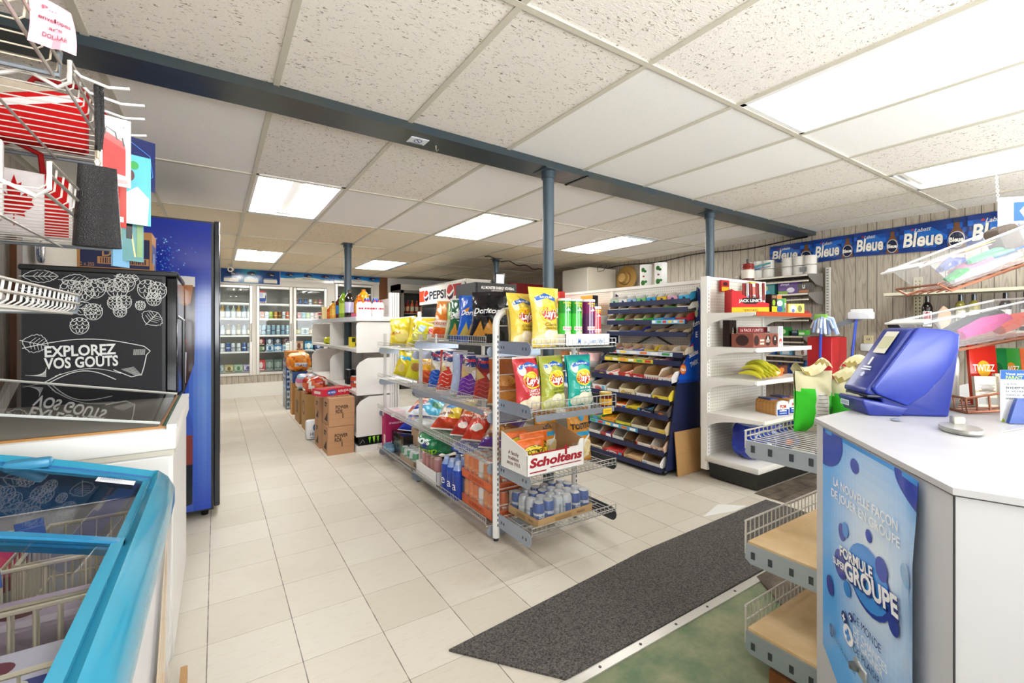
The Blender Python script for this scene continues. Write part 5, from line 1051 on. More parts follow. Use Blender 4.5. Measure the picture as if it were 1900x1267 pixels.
for k in range(2):
    t = thing('paper_towel_roll', ('paper towel roll with green print on the pegboard top, nearer the hat', 'paper towel roll with green print on the pegboard top, farther from the hat')[k], 'paper towel', (3.79, 3.22 - k * .19, 1.69), 0, 'paper towel rolls')
    m = MB().lathe([(.06, 0), (.062, .005), (.062, .22), (.06, .225)], 'efeeea', 18); m.art(Cy(.062, 0, .225, 2.4, a0=-.9), [('e', .3, .75, .14, .1, '2f6a2a'), ('e', .45, .68, .1, .06, '24581f'), ('e', .35, .45, .08, .04, 'a85a4a'), ('e', .3, .15, .16, .12, '2f6a2a'), ('e', .5, .2, .1, .06, '3c7a34')]); m.build('roll', 'card', t)
    MB().lathe([(.02, .224), (.02, .2256)], '8a7a62', 12).build('core', 'card', t)
m = MB(); m.box((3.702, 2.6, 1.67), (3.95, 3.35, 1.69), 'e4e0d8'); m.box((3.9, 2.6, 0), (3.95, 3.35, 1.67), 'd8d4cc'); tag(m.build('back_ledge', 'paint'), 'plain white ledge behind the pegboard carrying the paper towel rolls', 'shelf')
# white freezer column with the straw hat, at the far wall
t = thing('tall_white_cabinet', 'plain tall white cabinet under the ceiling beside the straw hat', 'cabinet', (4.85, 5.25, 0)); MB().box((0, 0, 0), (.6, .62, 2.2), 'd6cfc0', y='c8c0b0').build('carcass', 'paint', t); MB().box((-.012, .01, .1), (-.001, .61, 2.18), 'ddd6c8').build('door', 'paint', t)
t = thing('straw_hat', 'wide brown straw hat hanging on the far panelled wall', 'hat', (5.42, 4.98, 2.02), 0, None, 0, -pi / 2 + .12)
m = MB(); m.lathe([(.2, .012), (.21, .018), (.2, .024), (.1, .03), (.095, .09), (.07, .12), (.03, .118), (.002, .11)], ['5e4522', '8a6a38', '9c7a44', 'a8864e', '8a6a38', 'b08e58', 'b08e58'], 26); m.build('straw', 'cloth', t)
MB().lathe([(.102, .032), (.1, .05)], '7a5a2c', 26, cap=False).build('band', 'cloth', t)
m = MB(); m.tube([(5.47, y, 2.26 - .035 * sin((y - 2.4) * 2.3) ** 2) for y in [2.4 + .1 * k for k in range(40)]], .008, '15130f', 5); m.tube([(5.2, 5.2, 2.24), (5.1, 5.18, 2.15), (5.0, 5.19, 2.13), (5.0, 5.2, 2.2), (5.1, 5.21, 2.23)], .005, '1a1814', 5); tag(m.build('cable', 'plastic'), 'black cable sagging along the top of the panelled wall', 'cable')
m = MB(); m.tube([(3.2 + .1 * k, 5.6 + .05 * k, 2.27 + .02 * sin(k * 1.3)) for k in range(18)], .008, '15130f', 5); tag(m.build('cable', 'plastic'), 'black cable running under the ceiling tiles toward the white cabinet', 'cable')
t = thing('red_cooler', 'red and black cooler top glimpsed behind the thick pole', 'refrigerator', (4.2, 6.5, 0)); MB().box((0, 0, 0), (.9, .7, 1.75), '1d1a1a').build('cabinet', 'paint', t); MB().box((0, -.02, 1.752), (.9, .68, 2.02), '8a1c1c').build('sign_box', 'plastic', t)
# ---------------------------------------------------------------- candy rack
CY0, CY1 = 2.49, 3.46
t = thing('candy_rack', 'dark blue tiered candy rack on casters with bright open boxes', 'rack', (0, 0, 0)); NV = '141d44'
SH = [(1.52, 3.50), (1.445, 3.47), (1.335, 3.46), (1.22, 3.46), (1.04, 3.40), (.965, 3.38), (.80, 3.245), (.64, 3.22), (.51, 3.20), (.355, 3.175), (.215, 3.15), (.08, 3.12)]
side_pts = [(3.165, .05), (3.632, .05), (3.632, 1.6), (3.60, 1.62), (3.57, 1.3), (3.48, 1.08), (3.33, .8), (3.30, .74)]
for y, nm in ((CY0 - .012, 1), (CY1, 0)):
    m = MB(); m.prism(side_pts, .012, NV, o=y); m.build('side_panel', 'paint', t)
m = MB(); up = [(3.31, .78), (3.632, .78), (3.632, 1.6), (3.602, 1.618), (3.575, 1.3), (3.485, 1.085), (3.34, .81)]
m.prism(up, .002, '1a3f9a', o=CY0 - .0145); fr = Fr((3.3, CY0 - .0145, .78), (1, 0, 0), (0, 0, 1), .325, .84)
m.art(fr, [('p', [(.05, .04), (.5, .25), (.98, .3), (.98, .02)], '1450b4'), ('e', .28, .14, .14, .055, 'a8281c'), ('e', .28, .14, .12, .045, 'd8843a'), ('t', 'Mars', .28, .14, .03, 'fff', .2), ('p', [(.45, .3), (.7, .36), (.72, .41), (.47, .35)], 'b82a2c'), ('t', 'Skittles', .72, .3, .05, 'f4f4f8', .42, .2, .03, .3), ('t', 'TWIX', .75, .2, .05, 'e4e8f4', .36, .2, .03, .3),
            ('t', 'Extra', .84, .62, .05, 'e8ecf4', .3, .2, .02, .3), ('t', 'E', .86, .5, .06, 'e8ecf4', .1, 0, .02), ('e', .84, .72, .07, .04, 'c8c89a'), ('e', .88, .8, .06, .05, 'dfe8f4')]); m.build('side_decal', 'gloss', t)
for i, (z, x) in enumerate(SH):
    m = MB(); m.box((x, CY0, z - .045), (x + .008, CY1, z), NV); dp = .27 if i > 5 else .2
    m.add([(x, CY0, z - .03), (x, CY1, z - .03), (min(x + dp, 3.63), CY1, z + .02), (min(x + dp, 3.63), CY0, z + .02)], [(3, 2, 1, 0)], '18224c'); m.build('tier', 'paint', t)
m = MB()
for s in (0, 1):
    a, b = ((3.62, CY0 + .2, 1.06), (3.62, CY1 - .2, 1.32)) if s else ((3.62, CY1 - .2, 1.06), (3.62, CY0 + .2, 1.32)); m.bar(a, b, .01, '10131c')
m.build('brace', 'paint', t)
for x, y in ((3.2, CY0 + .03), (3.2, CY1 - .03), (3.6, CY0 + .03), (3.6, CY1 - .03)):
    m = MB(); m.M = T(x, y, .028, rx=pi / 2); m.lathe([(.026, -.01), (.027, 0), (.026, .01)], '1b1b1d', 14); m.M = T(x, y, 0); m.box((-.012, -.014, .03), (.012, .014, .055), '8a8c90'); m.build('caster', 'plastic', t)
for i, y0, y1, cols in ((2, CY0 + .02, CY0 + .38, '7ab8d8'), (4, CY0 + .1, CY1 - .1, 'c8d4e4'), (5, CY0 + .3, CY1 - .05, 'c8b82a'), (9, CY0 + .3, CY1 - .05, '5aa4c8')):
    z, x = SH[i]; m = MB().box((x - .003, y0, z - .04), (x - .0005, y1, z - .004), cols); fr = FACE['x']((x - .003, y0, z - .04), (x, y1, z - .004))
    m.art(fr, [('r', k / 6 + .02, .2, k / 6 + .13, .8, ('e8e4d8', 'd87a3a', 'f0f0ec', '4a9a5a', 'c83a3a', 'e8c84a')[(k + i) % 6]) for k in range(6)]); m.build('price_strip', 'gloss', t)
def openbox(label, x, y, z, w, d, h, out, inn='b49a78', art=None, fill=None, tilt=.16, rz=SLB, front=.5, group=None):
    """a low open display carton, front edge cut down, tilted towards the aisle"""
    th = .003; fh = h * front; m = MB()
    Mt = Matrix.Rotation(tilt, 4, 'X'); m.M = Mt
    def wall(pts, ax, o, c1, c2, flip):
        m.prism(pts, th / 2, c1, axis=ax, o=o if not flip else o + th / 2); m.prism(pts, th / 2, c2, axis=ax, o=o + th / 2 if not flip else o)
    wall([(-w / 2, 0), (w / 2, 0), (w / 2, fh), (-w / 2, fh)], 'y', -d / 2, out, inn, 0)
    wall([(-w / 2, 0), (w / 2, 0), (w / 2, h), (-w / 2, h)], 'y', d / 2 - th, out, inn, 1)
    wall([(-d / 2, 0), (d / 2, 0), (d / 2, h), (-d / 2 + d * .3, h), (-d / 2, fh)], 'x', -w / 2, out, inn, 0)
    wall([(-d / 2, 0), (d / 2, 0), (d / 2, h), (-d / 2 + d * .3, h), (-d / 2, fh)], 'x', w / 2 - th, out, inn, 1)
    m.box((-w / 2, -d / 2, 0), (w / 2, d / 2, th), inn)
    if art: m.art(Fr((-w / 2, -d / 2, 0), (1, 0, 0), (0, 0, 1), w, fh), art)
    if fill:
        R = random.Random(hash(label) % 999)
        for k in range(fill[1]):
            c = fill[0][k % len(fill[0])]; xx = -w / 2 + .02 + (w - .04) * (k + .5) / fill[1]
            m.rbox((xx - (w / fill[1]) * .45, -d * .42, th + .002), (xx + (w / fill[1]) * .45, d * .3, th + fh * .8), .004, c, seg=1)
    return m, label, x, y, z, rz
def candy(tier, f, w, label, out, art=None, fill=None, inn='b49a78', h=None, front=.55, tilt=.17):
    z, x = SH[tier]; dp = .2 if tier > 5 else .13; y = CY1 - f * (CY1 - CY0); h = h or (.09 if tier > 5 else .06)
    m, *_ = openbox(label, x, y, z, w * (CY1 - CY0) * .97, dp, h, out, inn, art, fill, 0 if tilt == 0 else tilt, SLB, front)
    zmin = min(v[2] for v in m.V); m.V = [(v[0], v[1], v[2] - zmin) for v in m.V]
    # rests on the sloping tier just behind the front lip
    return solo(m, 'candy_box', 'card', label, 'candy box', (x + .012 + dp / 2, y, z - .024), SLB)
tx = lambda s, c, cw=.8, hh=.5, cv=.5: ('t', s, .5, cv, hh, c, cw, 0, .02)
# tier 11 (floor level) upwards
candy(11, .17, .22, 'cream box with brown lettering HERSHEY on the lowest candy tier', 'e8dfcf', [tx("HERSHEY'S", '4a2418')])
candy(11, .42, .26, 'red wafer bar box on the lowest candy tier', 'c22a2a', [('e', .45, .5, .3, .4, 'f0e8e4'), tx('KitKat', 'c22a2a', .5), ('r', .8, .1, .97, .9, '5aa8d8')], (['c83a34', 'b82a2a'], 4))
candy(11, .67, .22, 'tan box with red lettering on the lowest candy tier', 'd8b88a', [tx('Cookies', '8a2a1c', .8)], (['c8a070'], 3))
candy(11, .88, .2, 'white and kraft box at the end of the lowest candy tier', 'e6e4de', [('r', .05, .1, .3, .8, '9ab')])
candy(10, .12, .2, 'white open box at the far end of the second lowest tier', 'ece8e2', None, None, 'd8d4cc')
candy(10, .3, .14, 'red and blue bar box on the second lowest tier', 'b8443a', [('r', .5, 0, 1, 1, 'e8ecf0')], (['8a2a4a', '3a5a9a'], 3))
candy(10, .46, .15, 'plain white box in the middle of the second lowest tier', 'e8e6e2', None, None, 'cfc8bc')
candy(10, .61, .14, 'dark brown box lettered HERSHEY on the second lowest tier', '3c2620', [tx('HERSHEY', 'd8ccb8', .85, .4, .3)], None, '9a7c58')
candy(10, .77, .18, 'white and red open box on the second lowest tier', 'ece4dc', [('r', 0, 0, .12, 1, 'c83a2a'), ('e', .7, .3, .1, .2, 'c8a04a')])
candy(10, .92, .14, 'red patterned box at the aisle end of the second lowest tier', 'c8a890', [('e', k / 5 + .1, .4 + .2 * (k % 2), .08, .2, ('c83a3a', 'e8e0d0')[k % 2]) for k in range(5)])
candy(9, .12, .18, 'green and blue bar box at the far end of the third lowest tier', '5aa04a', [('r', .3, .1, .7, .9, '4aa0c8')], (['6ab04a', 'c83a3a', '3a8ac0'], 5))
candy(9, .3, .2, 'orange peanut bar box on the third lowest tier', 'e0902a', [tx('Reese', 'f0d83a', .7), ('r', .0, .0, 1, .15, 'c85a1a')], (['d8801c', 'e0a02a'], 4))
candy(9, .5, .2, 'yellow box with green edge on the third lowest tier', 'c8c02a', [('r', 0, 0, 1, .3, '8ab43a'), ('r', .1, .5, .6, .8, 'e0d848')], None, 'a89468')
candy(9, .7, .2, 'cream box with green print on the third lowest tier', 'dcd8c4', [('r', .1, .15, .9, .4, 'a8b87a')], None, 'b09878')
candy(9, .9, .18, 'large kraft box at the aisle end of the third lowest tier', 'c8b48c', [('r', .55, .2, 1, .9, 'd8b84a')], None, 'a88c64', .11)
candy(8, .1, .15, 'brown and gold box at the far end of the fifth row from the floor', '8a6a2a', [('e', .5, .5, .3, .3, 'd8b03a')], (['a87a2a', '6a4a20'], 4))
candy(8, .25, .15, 'yellow box of dark bars, second in the fifth row from the floor', 'd8c42a', [('r', .1, .4, .9, .8, '6a3a20')], (['c8a82a', '5a2a1c'], 4))
candy(8, .42, .2, 'white box full of orange packs in the fifth row from the floor', 'ece8e4', [('r', .05, .3, .7, .7, 'd86a2a'), ('r', .75, .1, .95, .8, '3a6ac0')], (['e0701c', 'd85a14', 'e88a2a'], 5))
candy(8, .6, .17, 'bright yellow box with blue end in the fifth row from the floor', 'dcc628', [tx('Choco', '5a3a14', .6), ('r', .86, 0, 1, 1, '3a9ac8')], (['d8b82a'], 3))
candy(8, .76, .15, 'black and blue cookie packs box in the fifth row from the floor', '1d2636', [tx('Oreo', 'e8ecf4', .7)], (['1a2a4a', '26282c', '3a9ac8'], 4))
candy(8, .92, .14, 'dark box of brown wrapped bars at the aisle end of the fifth row', '4a4442', [('e', .5, .5, .2, .3, 'c8641c')], (['2a2420', '5a3a24', '1c1a1c'], 5))
candy(7, .13, .2, 'white box with red and blue picture at the far end of the sixth row', 'e8e6e2', [('e', .4, .5, .24, .34, 'c87a7a'), ('r', .7, .1, .9, .9, '6ab4d8'), tx('Glosette', 'a82a2a', .5, .3)], None, 'c8b8a0', .09, .8)
candy(7, .32, .17, 'plain white box with black lettering in the sixth row', 'e4e2dc', [tx('WUNDERBAR', '3a3a3a', .8, .3, .3)], None, 'b8a488')
candy(7, .51, .2, 'cream box with script lettering in the sixth row', 'e0d4ae', [tx('Dairy', '7a5a2a', .6), ('e', .2, .5, .1, .2, 'c8a84a')], None, 'c8b48c', .09, .8)
candy(7, .71, .18, 'grey white box with purple lettering in the sixth row', 'dcdad8', [tx('Caramilk', '6a4a8a', .7, .4, .4)], None, 'b09878')
candy(7, .9, .18, 'yellow peanut candy box at the aisle end of the sixth row', 'd8c034', [('e', .25, .5, .14, .3, '8a5a2a'), ('r', .5, .2, .9, .7, 'e8d858')], None, 'b8a078')
candy(6, .12, .18, 'dark purple box of candies at the far end of the seventh row', '4a3a5a', [('e', .6, .4, .2, .3, 'c8a82a')], (['5a3a6a', '8a6a3a', '3a2a4a'], 5))
candy(6, .29, .17, 'white box of red striped packs in the seventh row', 'ece6e0', [('e', .4, .5, .2, .3, 'd84a3a')], (['e8e0dc', 'd83a3a', 'e8b0a8'], 5))
candy(6, .46, .17, 'red cardboard box with bars in the seventh row', 'c03a2c', [('e', .7, .5, .2, .3, 'e8d8c8')], (['c83a34', 'e8dcd4'], 4), 'a0784c', .1)
candy(6, .62, .16, 'red open box lettered Mirage in the seventh row', 'b82c2c', [tx('Mirage', 'f0e8e0', .7)], None, 'b09068', .1)
candy(6, .78, .17, 'brown cardboard box with white printed front in the seventh row', 'd8cfc4', [('e', k / 6 + .08, .5, .05, .2, 'a86a6a') for k in range(6)], None, 'a07a4c', .11)
candy(6, .93, .14, 'white and pink box leaning at the aisle end of the seventh row', 'dcd8d4', [tx('Aero', '3a3a4a', .6), ('r', 0, 0, 1, .2, 'd8b83a')], (['c87aa0', 'd8c04a'], 4))
for k, (c, nm) in enumerate((('8ab04a', 'green brown'), ('b88a3a', 'golden'), ('d8c8a0', 'pale'), ('8a5a6a', 'mauve'))):
    candy(5, .13 + k * .2, .18, '%s gum tray on the eighth row of the candy rack' % nm, c, [('r', .1, .2, .9, .7, ('d8d08a', 'e8c03a', 'f0e8d8', 'c8a0b0')[k])], ([c, 'd8c898'], 5), h=.045)
for k, (c, nm) in enumerate((('2444a0', 'blue wire like'), ('7a6a5a', 'taupe'), ('c8bca8', 'beige'), ('5a7ab0', 'steel blue'), ('d8bc2a', 'yellow'), ('e0d8c8', 'wide cream'), ('cfc4b0', 'second wide cream'))):
    candy(4, .08 + k * .135 + (.05 if k > 4 else 0), .13 if k < 5 else .16, '%s tray on the ninth row, under the bare pegboard' % nm, c, [('r', .1, .2, .5, .7, ('e8ecf4', '3a3a5a')[k % 2])], (['c83a5a', '3a4a8a', 'e8e4dc'], 5) if k < 4 else None, h=.06)
for k, (c, nm) in enumerate((('d8d4cc', 'pale'), ('5a6a8a', 'slate'), ('2a3a8a', 'navy'), ('8ab8d8', 'light blue'), ('d8b8b8', 'pink'), ('d8c8a0', 'sand'))):
    candy(3, .1 + k * .155, .15, '%s flat gum tray on the tenth row of the candy rack' % nm, c, [('r', .1, .3, .9, .7, 'e8e8ec')], None, h=.035 if k > 2 else .06)
for k, (c, nm) in enumerate((('d0ccc8', 'light grey'), ('2ab43a', 'bright green'), ('8a6a5a', 'brown'), ('b8d89a', 'pale green'), ('24a430', 'green'), ('3a9ac4', 'sky blue'), ('2a74c8', 'azure'), ('b82a3a', 'crimson'))):
    candy(2, .06 + k * .125, .12, '%s gum box on the eleventh row of the candy rack' % nm, c, [('r', .5, .1, .8, .5, 'e8e8e4')], None if k in (0, 3) else ([c], 2), h=.065)
for k, (c, nm) in enumerate((('e0dcd4', 'ivory'), ('cfe4d8', 'mint'), ('a08070', 'clay'), ('7a6a64', 'umber'), ('8a7468', 'cocoa'), ('3a9a3a', 'leaf green'), ('e4e0d8', 'chalk white'))):
    candy(1, .08 + k * .145, .14, '%s gum box on the twelfth row of the candy rack' % nm, c, [('e', .7, .4, .1, .2, '4a8a7a')], None, h=.055)
for k, (c, nm) in enumerate((('a8c8a8', 'sage'), ('e8e4e4', 'white'), ('8ab4d4', 'pale blue'), ('6ab46a', 'green'), ('2a94c8', 'bright blue'), ('d8ac1c', 'yellow'), ('d89ab0', 'pink'), ('3aa4d0', 'cyan'))):
    candy(0, .06 + k * .125, .12, '%s gum box on the topmost row of the candy rack' % nm, c, [('e', .5, .55, .14, .24, '2a3a5a'), ('r', 0, 0, 1, .25, 'dfe8f0')], None, 'e8e4dc', h=.075, front=.7)
m = MB().box((0, -.006, 0), (.4, .002, .37), 'b48a58'); m.box((0, -.0065, .18), (.4, -.006, .182), '96703f'); o = solo(m, 'cardboard_sheet', 'card', 'flat brown cardboard sheet leaning on the side of the candy rack', 'cardboard', (3.26, CY0 - .055, .0)); o.rotation_euler = (-.09, 0, 0)
# ---------------------------------------------------------------- white gondola end with bananas and bread
HX0, HX1, HY, HF = 3.45, 4.35, 2.3, 1.875
t = thing('white_gondola', 'white pegboard gondola with curved brackets and a black base', 'shelving unit', (0, 0, 0))
m = MB(); m.box((HX0 + .02, HY, .1), (HX1, HY + .03, 1.68), 'cfcac0'); pegboard(m, (HX0 + .03, HY - .001, .12), (1, 0, 0), HX1 - HX0 - .05, 1.54, 'e0dbd0'); m.build('pegboard', 'paint', t)
for x in (HX0, HX1 - .02):
    m = MB(); m.box((x - .015, HY - .025, .07), (x + .03, HY + .035, 1.69), 'eeebe4')
    for k in range(50): m.box((x + .004, HY - .0265, .12 + k * .03), (x + .009, HY - .025, .134 + k * .03), '55504a')
    m.build('upright', 'paint', t)
MB().box((HX0, HY - .01, 1.665), (HX1, HY + .04, 1.69), 'f2efe8').build('top_rail', 'paint', t)
SV = [(1.38, 'b5461c'), (1.10, 'e9e6df'), (.845, 'e9e6df'), (.55, 'e9e6df')]
for z, lip in SV:
    f = HF if z > .6 else HF - .06
    m = MB().box((HX0 - .01, f, z - .022), (HX1 - .01, HY - .027, z), 'e9e6df', y='e9e6df'); m.build('shelf', 'paint', t)
    MB().box((HX0 - .0, f - .006, z - .03), (HX1 - .02, f - .001, z + .004), lip).build('price_rail', 'plastic', t)
    for x in (HX0 - .015, HX1 - .02):
        n = 8; pts = [(f + .01, z - .022)] + [(f + .02 + (HY - .05 - f) * sin(k / n * pi / 2), z - .03 - .1 * (1 - cos(k / n * pi / 2))) for k in range(n + 1)] + [(HY - .026, z - .14), (HY - .026, z - .022)]
        MB().prism(pts, .004, 'e6e3dc', axis='x', o=x).build('bracket', 'paint', t)
m = MB().rbox((HX0 - .02, HF - .03, .14), (HX1, HY, .19), .012, 'd9d6cf'); m.build('base_deck', 'paint', t)
MB().prism([(HX0 + .02, .012), (HX1 - .02, .012), (HX1 - .02, .14), (HX0 + .0, .14)], HY - .03 - HF, '1b1a18', o=HF + .0).build('base', 'paint', t)
m = MB().box((0, -.012, 0), (.13, .0, .03), 'f2f0ea'); m.art(FACE['y']((0, -.012, 0), (.13, 0, .03)), [('t', '1.69', .6, .5, .6, '3a3a3a', .3)]); solo(m, 'price_label', 'card', 'white price label sticking up on the bread shelf edge', 'sign', (3.98, HF - .068, .552))
def gx(x, dy, z): return (x, HY - .03 - dy, z)
# bananas
t = thing('banana_bunch', 'bunch of yellow-green bananas on the white gondola shelf', 'fruit', gx(3.67, .28, .845))
R = random.Random(5)
for r, n, z0 in ((0, 5, .022), (1, 5, .06), (2, 2, .09)):
    for k in range(n):
        x = -.13 + k * .062 + r * .03 + (.03 if r == 2 else 0); bend = R.uniform(-.02, .02); pts = []; rr = []
        for s in range(8):
            f = s / 7; pts.append((x + bend * f + .02 * sin(pi * f), -.11 + f * .19, z0 + .022 * sin(pi * f) * (1 + r * .3) + f * .02)); rr.append((.006, .014, .019, .021, .021, .018, .012, .005)[s])
        m = MB().tube(pts, rr, ['c8c22e', 'd2c83a', 'bcbc30'][(k + r) % 3], 6); m.build('banana', 'plastic', t)
MB().tube([(.1, .08, .05), (.12, .1, .08), (.13, .12, .1)], [.02, .016, .01], '8a8a2a', 6).build('stem', 'plastic', t)
gbox('snack_cake_box', 'orange snack cake box lying beside the bananas', (3.98, 2.06, .845), .26, .12, .06, 'd8722a', [('e', .7, .5, .16, .3, 'e8c8a0'), ('r', .05, .2, .4, .8, 'c8502a')], 0)
gbox('snack_cake_box', 'brown snack cake box behind the orange one', (4.16, 2.13, .845), .26, .16, .075, '6a3a2a', [('e', .6, .5, .2, .3, 'b8843a'), ('r', .1, .6, .5, .9, '4a2418')], 0)
for k, (x, nm) in enumerate(((3.86, 'closer to the pegboard corner'), (4.05, 'closer to the red bin'))):
    t = thing('bread_loaf', 'wrapped sliced loaf with blue and white end, %s' % nm, 'bread', gx(x, .3, .55), -.3)
    m = MB(); prof = [(-.055, .0), (.055, .0), (.06, .02), (.058, .085), (.045, .11), (0, .118), (-.045, .11), (-.058, .085), (-.06, .02)]
    for s in range(12): m.prism(prof, .0165, ('c08a4c', 'b88242')[s % 2], o=-.1 + s * .0172, axis='y')
    m.build('loaf', 'shrink', t)
    m = MB(); m.prism([(a * 1.03, b * 1.02) for a, b in prof], .012, 'eceae6', o=-.115); fr = Fr((-.06, -.1152, 0), (1, 0, 0), (0, 0, 1), .12, .118); m.art(fr, [('r', .03, .02, .97, .42, '24449a'), ('e', .5, .62, .26, .24, 'f2efe8'), ('t', 'POM', .5, .62, .24, 'b8281c', .5, 0, .04), ('r', .2, .28, .8, .36, 'e8ecf4'), ('r', .2, .12, .8, .2, '9ab0e0')]); m.build('end_label', 'shrink', t)
    m = MB().rbox((-.04, -.03, .112), (.045, .1, .124), .005, '2a3c7c'); m.build('top_label', 'shrink', t)
lump('bread_bag', .14, .2, .1, lambda u, v: ('b88a70', '9a6a60')[int(u * 9) % 2], [], 'pinkish wrapped loaf end partly hidden by the flour sacks', 'bread', (4.23, 2.0, .55), 0, 'shrink', 81)
t = lump('paper_pack', .36, .24, .3, lambda u, v: ('1c34a4', '1a2f98', '2440b4')[int(u * 9 + v * 5) % 3] if v < .78 else 'a8b4e0', [('e', .5, .45, .4, .3, 'b8c0dc'), ('e', .5, .45, .36, .25, '24449c'), ('r', .45, .38, .52, .5, 'e8ecf4'), ('r', .56, .38, .63, .5, 'e8ecf4')], 'large blue wrapped paper pack on the lowest gondola deck', 'paper pack', (3.72, 2.03, .19), -.15, 'shrink', 82)
lump('paper_pack', .4, .24, .28, lambda u, v: ('1f2f7c', '2a3c8c', '34343c')[int(u * 7 + v * 5) % 3], [('e', .4, .4, .1, .08, 'c85a3a')], 'second dark blue wrapped pack behind the wire basket fence', 'paper pack', (4.15, 2.06, .19), .05, 'shrink', 83)
# coffee and cereal bars level
m = MB(); a, b = (-.19, -.09, 0), (.19, .09, .11); m.box(a, b, '8a4f40'); CF = [('e', .12, .5, .1, .38, '3a2220'), ('r', .26, .2, .42, .34, 'd8c8b8'), ('r', .26, .44, .42, .58, 'd8c8b8'), ('e', .57, .5, .11, .4, '3a2220'), ('t', 'DEEP', .57, .45, .2, 'e8dcc8', .16), ('p', [(.53, .55), (.57, .85), (.61, .55)], 'e8e4d8'), ('e', .86, .5, .1, .4, '3a2220'), ('p', [(.83, .5), (.86, .8), (.89, .5)], 'e8e4d8')]
m.art(FACE['y'](a, b), CF); m.art(FACE['x'](a, b), [('e', .5, .5, .3, .4, '3a2220')]); solo(m, 'coffee_carton', 'card', 'brown coffee pod carton with dark circles on the second gondola shelf', 'box', (3.74, 2.04, 1.10))
m = MB(); a, b = (-.2, -.004, 0), (.2, .004, .05); m.box(a, b, '8c2226'); m.art(FACE['y'](a, b), [('t', '16 PACK / UNITES', .45, .5, .5, 'f0e4dc', .8, 0, .01)]); solo(m, 'carton_flap_sign', 'card', 'dark red strip lettered 16 PACK UNITES above the coffee carton', 'sign', (3.82, 2.10, 1.212), -.06)
gbox('coffee_bag', 'black coffee bag standing behind the coffee carton', (3.62, 2.19, 1.10), .1, .06, .22, '24150f', [('p', [(.42, .55), (.5, .75), (.58, .55)], 'e8e0d0'), ('r', .35, .45, .65, .52, 'd8ccb8')], 0, cat='coffee')
gbox('tissue_carton', 'white and orange upright carton beside the coffee carton', (4.0, 2.0, 1.10), .08, .07, .17, 'e6e4e4', [('r', .1, .5, .9, .95, 'b8b8c0'), ('e', .5, .25, .3, .14, 'c8402a'), ('e', .5, .2, .14, .08, 'e8e0d8')], 0)
# jerky and toys level
t = thing('jerky_display', 'red and yellow jerky display box lettered JACK LINKS', 'box', (3.66, 2.07, 1.38), -.75)
m = MB(); a, b = (-.14, -.11, 0), (.14, .11, .05)
m.prism([(-.14, 0), (.14, 0), (.14, .07), (-.0, .11), (-.14, .19)], .2, 'c8242a', o=-.1); m.art(Fr((-.14, -.1, 0), (1, 0, 0), (0, 0, 1), .28, .19), [('r', 0, 0, 1, .22, 'e0b81e'), ('t', 'TERIYAKI', .5, .1, .09, '5a3a14', .4), ('p', [(.2, .5), (.35, .36), (.65, .36), (.8, .5), (.68, .62), (.34, .62)], '17110f'), ('t', "JACK LINK'S", .5, .5, .12, 'f4f0e8', .62, 0, .03)]); m.build('carton', 'card', t)
for k in range(7): MB().tube([(-.03 + k * .025, -.04 + (k % 2) * .05, .1), (-.03 + k * .025, -.03 + (k % 2) * .05, .24)], .01, ('8a1c1c', '6a1414')[k % 2], 6).build('jerky_stick', 'foil', t)
gbox('jerky_bag', 'small red and yellow bag hanging high on the gondola pegboard', (3.66, 2.262, 1.565), .1, .02, .1, 'b02428', [('r', .05, .05, .95, .42, 'e0b81e'), ('e', .5, .68, .3, .16, '3a100e')], -.1, cat='jerky')
gbox('jerky_bag', 'yellow and dark packet beside the jerky display', (3.84, 1.96, 1.38), .09, .05, .15, '2a1a18', [('r', .05, .05, .95, .35, 'd8b81e'), ('e', .4, .55, .25, .16, '8ab02a'), ('r', .1, .8, .9, .95, '8a6a4a')], 0, cat='jerky')
for k, (x, y, w, h, c, art, nm) in enumerate(((3.99, 2.2, .1, .27, 'e4e8ee', [('e', .5, .75, .36, .14, 'd87a6a'), ('r', .05, .3, .4, .6, '2a5ac0'), ('e', .5, .5, .2, .1, '8a7a6a')], 'white and blue toy card hanging at the gondola corner'),
    (3.85, 2.24, .12, .2, 'e8dcd4', [('r', .0, .7, .8, 1, 'c83a2a'), ('e', .5, .4, .3, .2, '5a2a2a'), ('e', .7, .6, .2, .14, 'd8a83a')], 'white and red picture card standing high on the gondola'),
    (4.06, 2.13, .1, .16, 'e6e4e6', [('r', .05, .05, .3, .95, 'c8a8a8'), ('r', .4, .05, .62, .95, 'd8d4d8'), ('r', .7, .05, .95, .95, 'c8c8d0')], 'white strips box beside the toy card'),
    (4.14, 2.08, .1, .16, 'd8487a', [('r', 0, .65, 1, 1, 'e07a3a'), ('e', .3, .4, .14, .08, 'f0dce4'), ('e', .7, .4, .14, .08, 'f0dce4'), ('e', .3, .2, .14, .08, 'e8a0c0')], 'pink and orange blister card in the toy row'),
    (4.25, 2.1, .11, .14, 'e8e4e6', [('r', 0, .7, 1, 1, '7aa83a'), ('e', .3, .5, .2, .14, '8a7a8a'), ('e', .7, .3, .2, .14, 'b03a4a')], 'white and green blister card in the toy row'),
    (4.24, 1.96, .14, .085, 'e8dc6a', [('e', .3, .5, .2, .4, 'f0ecd8'), ('e', .72, .5, .14, .36, '7a7a4a'), ('e', .3, .3, .1, .2, '5a6aa0')], 'yellow picture box at the front of the red edged shelf'),
    (4.0, 1.98, .08, .12, '3a8a5a', [('e', .5, .7, .3, .2, 'e8ecf4'), ('e', .5, .3, .3, .2, '2a4a8a')], 'green and blue capsule toy box near the jerky display'))):
    gbox('toy_card', nm, (x, y, 1.38), w, .03, h, c, art, -.55, cat='toy')
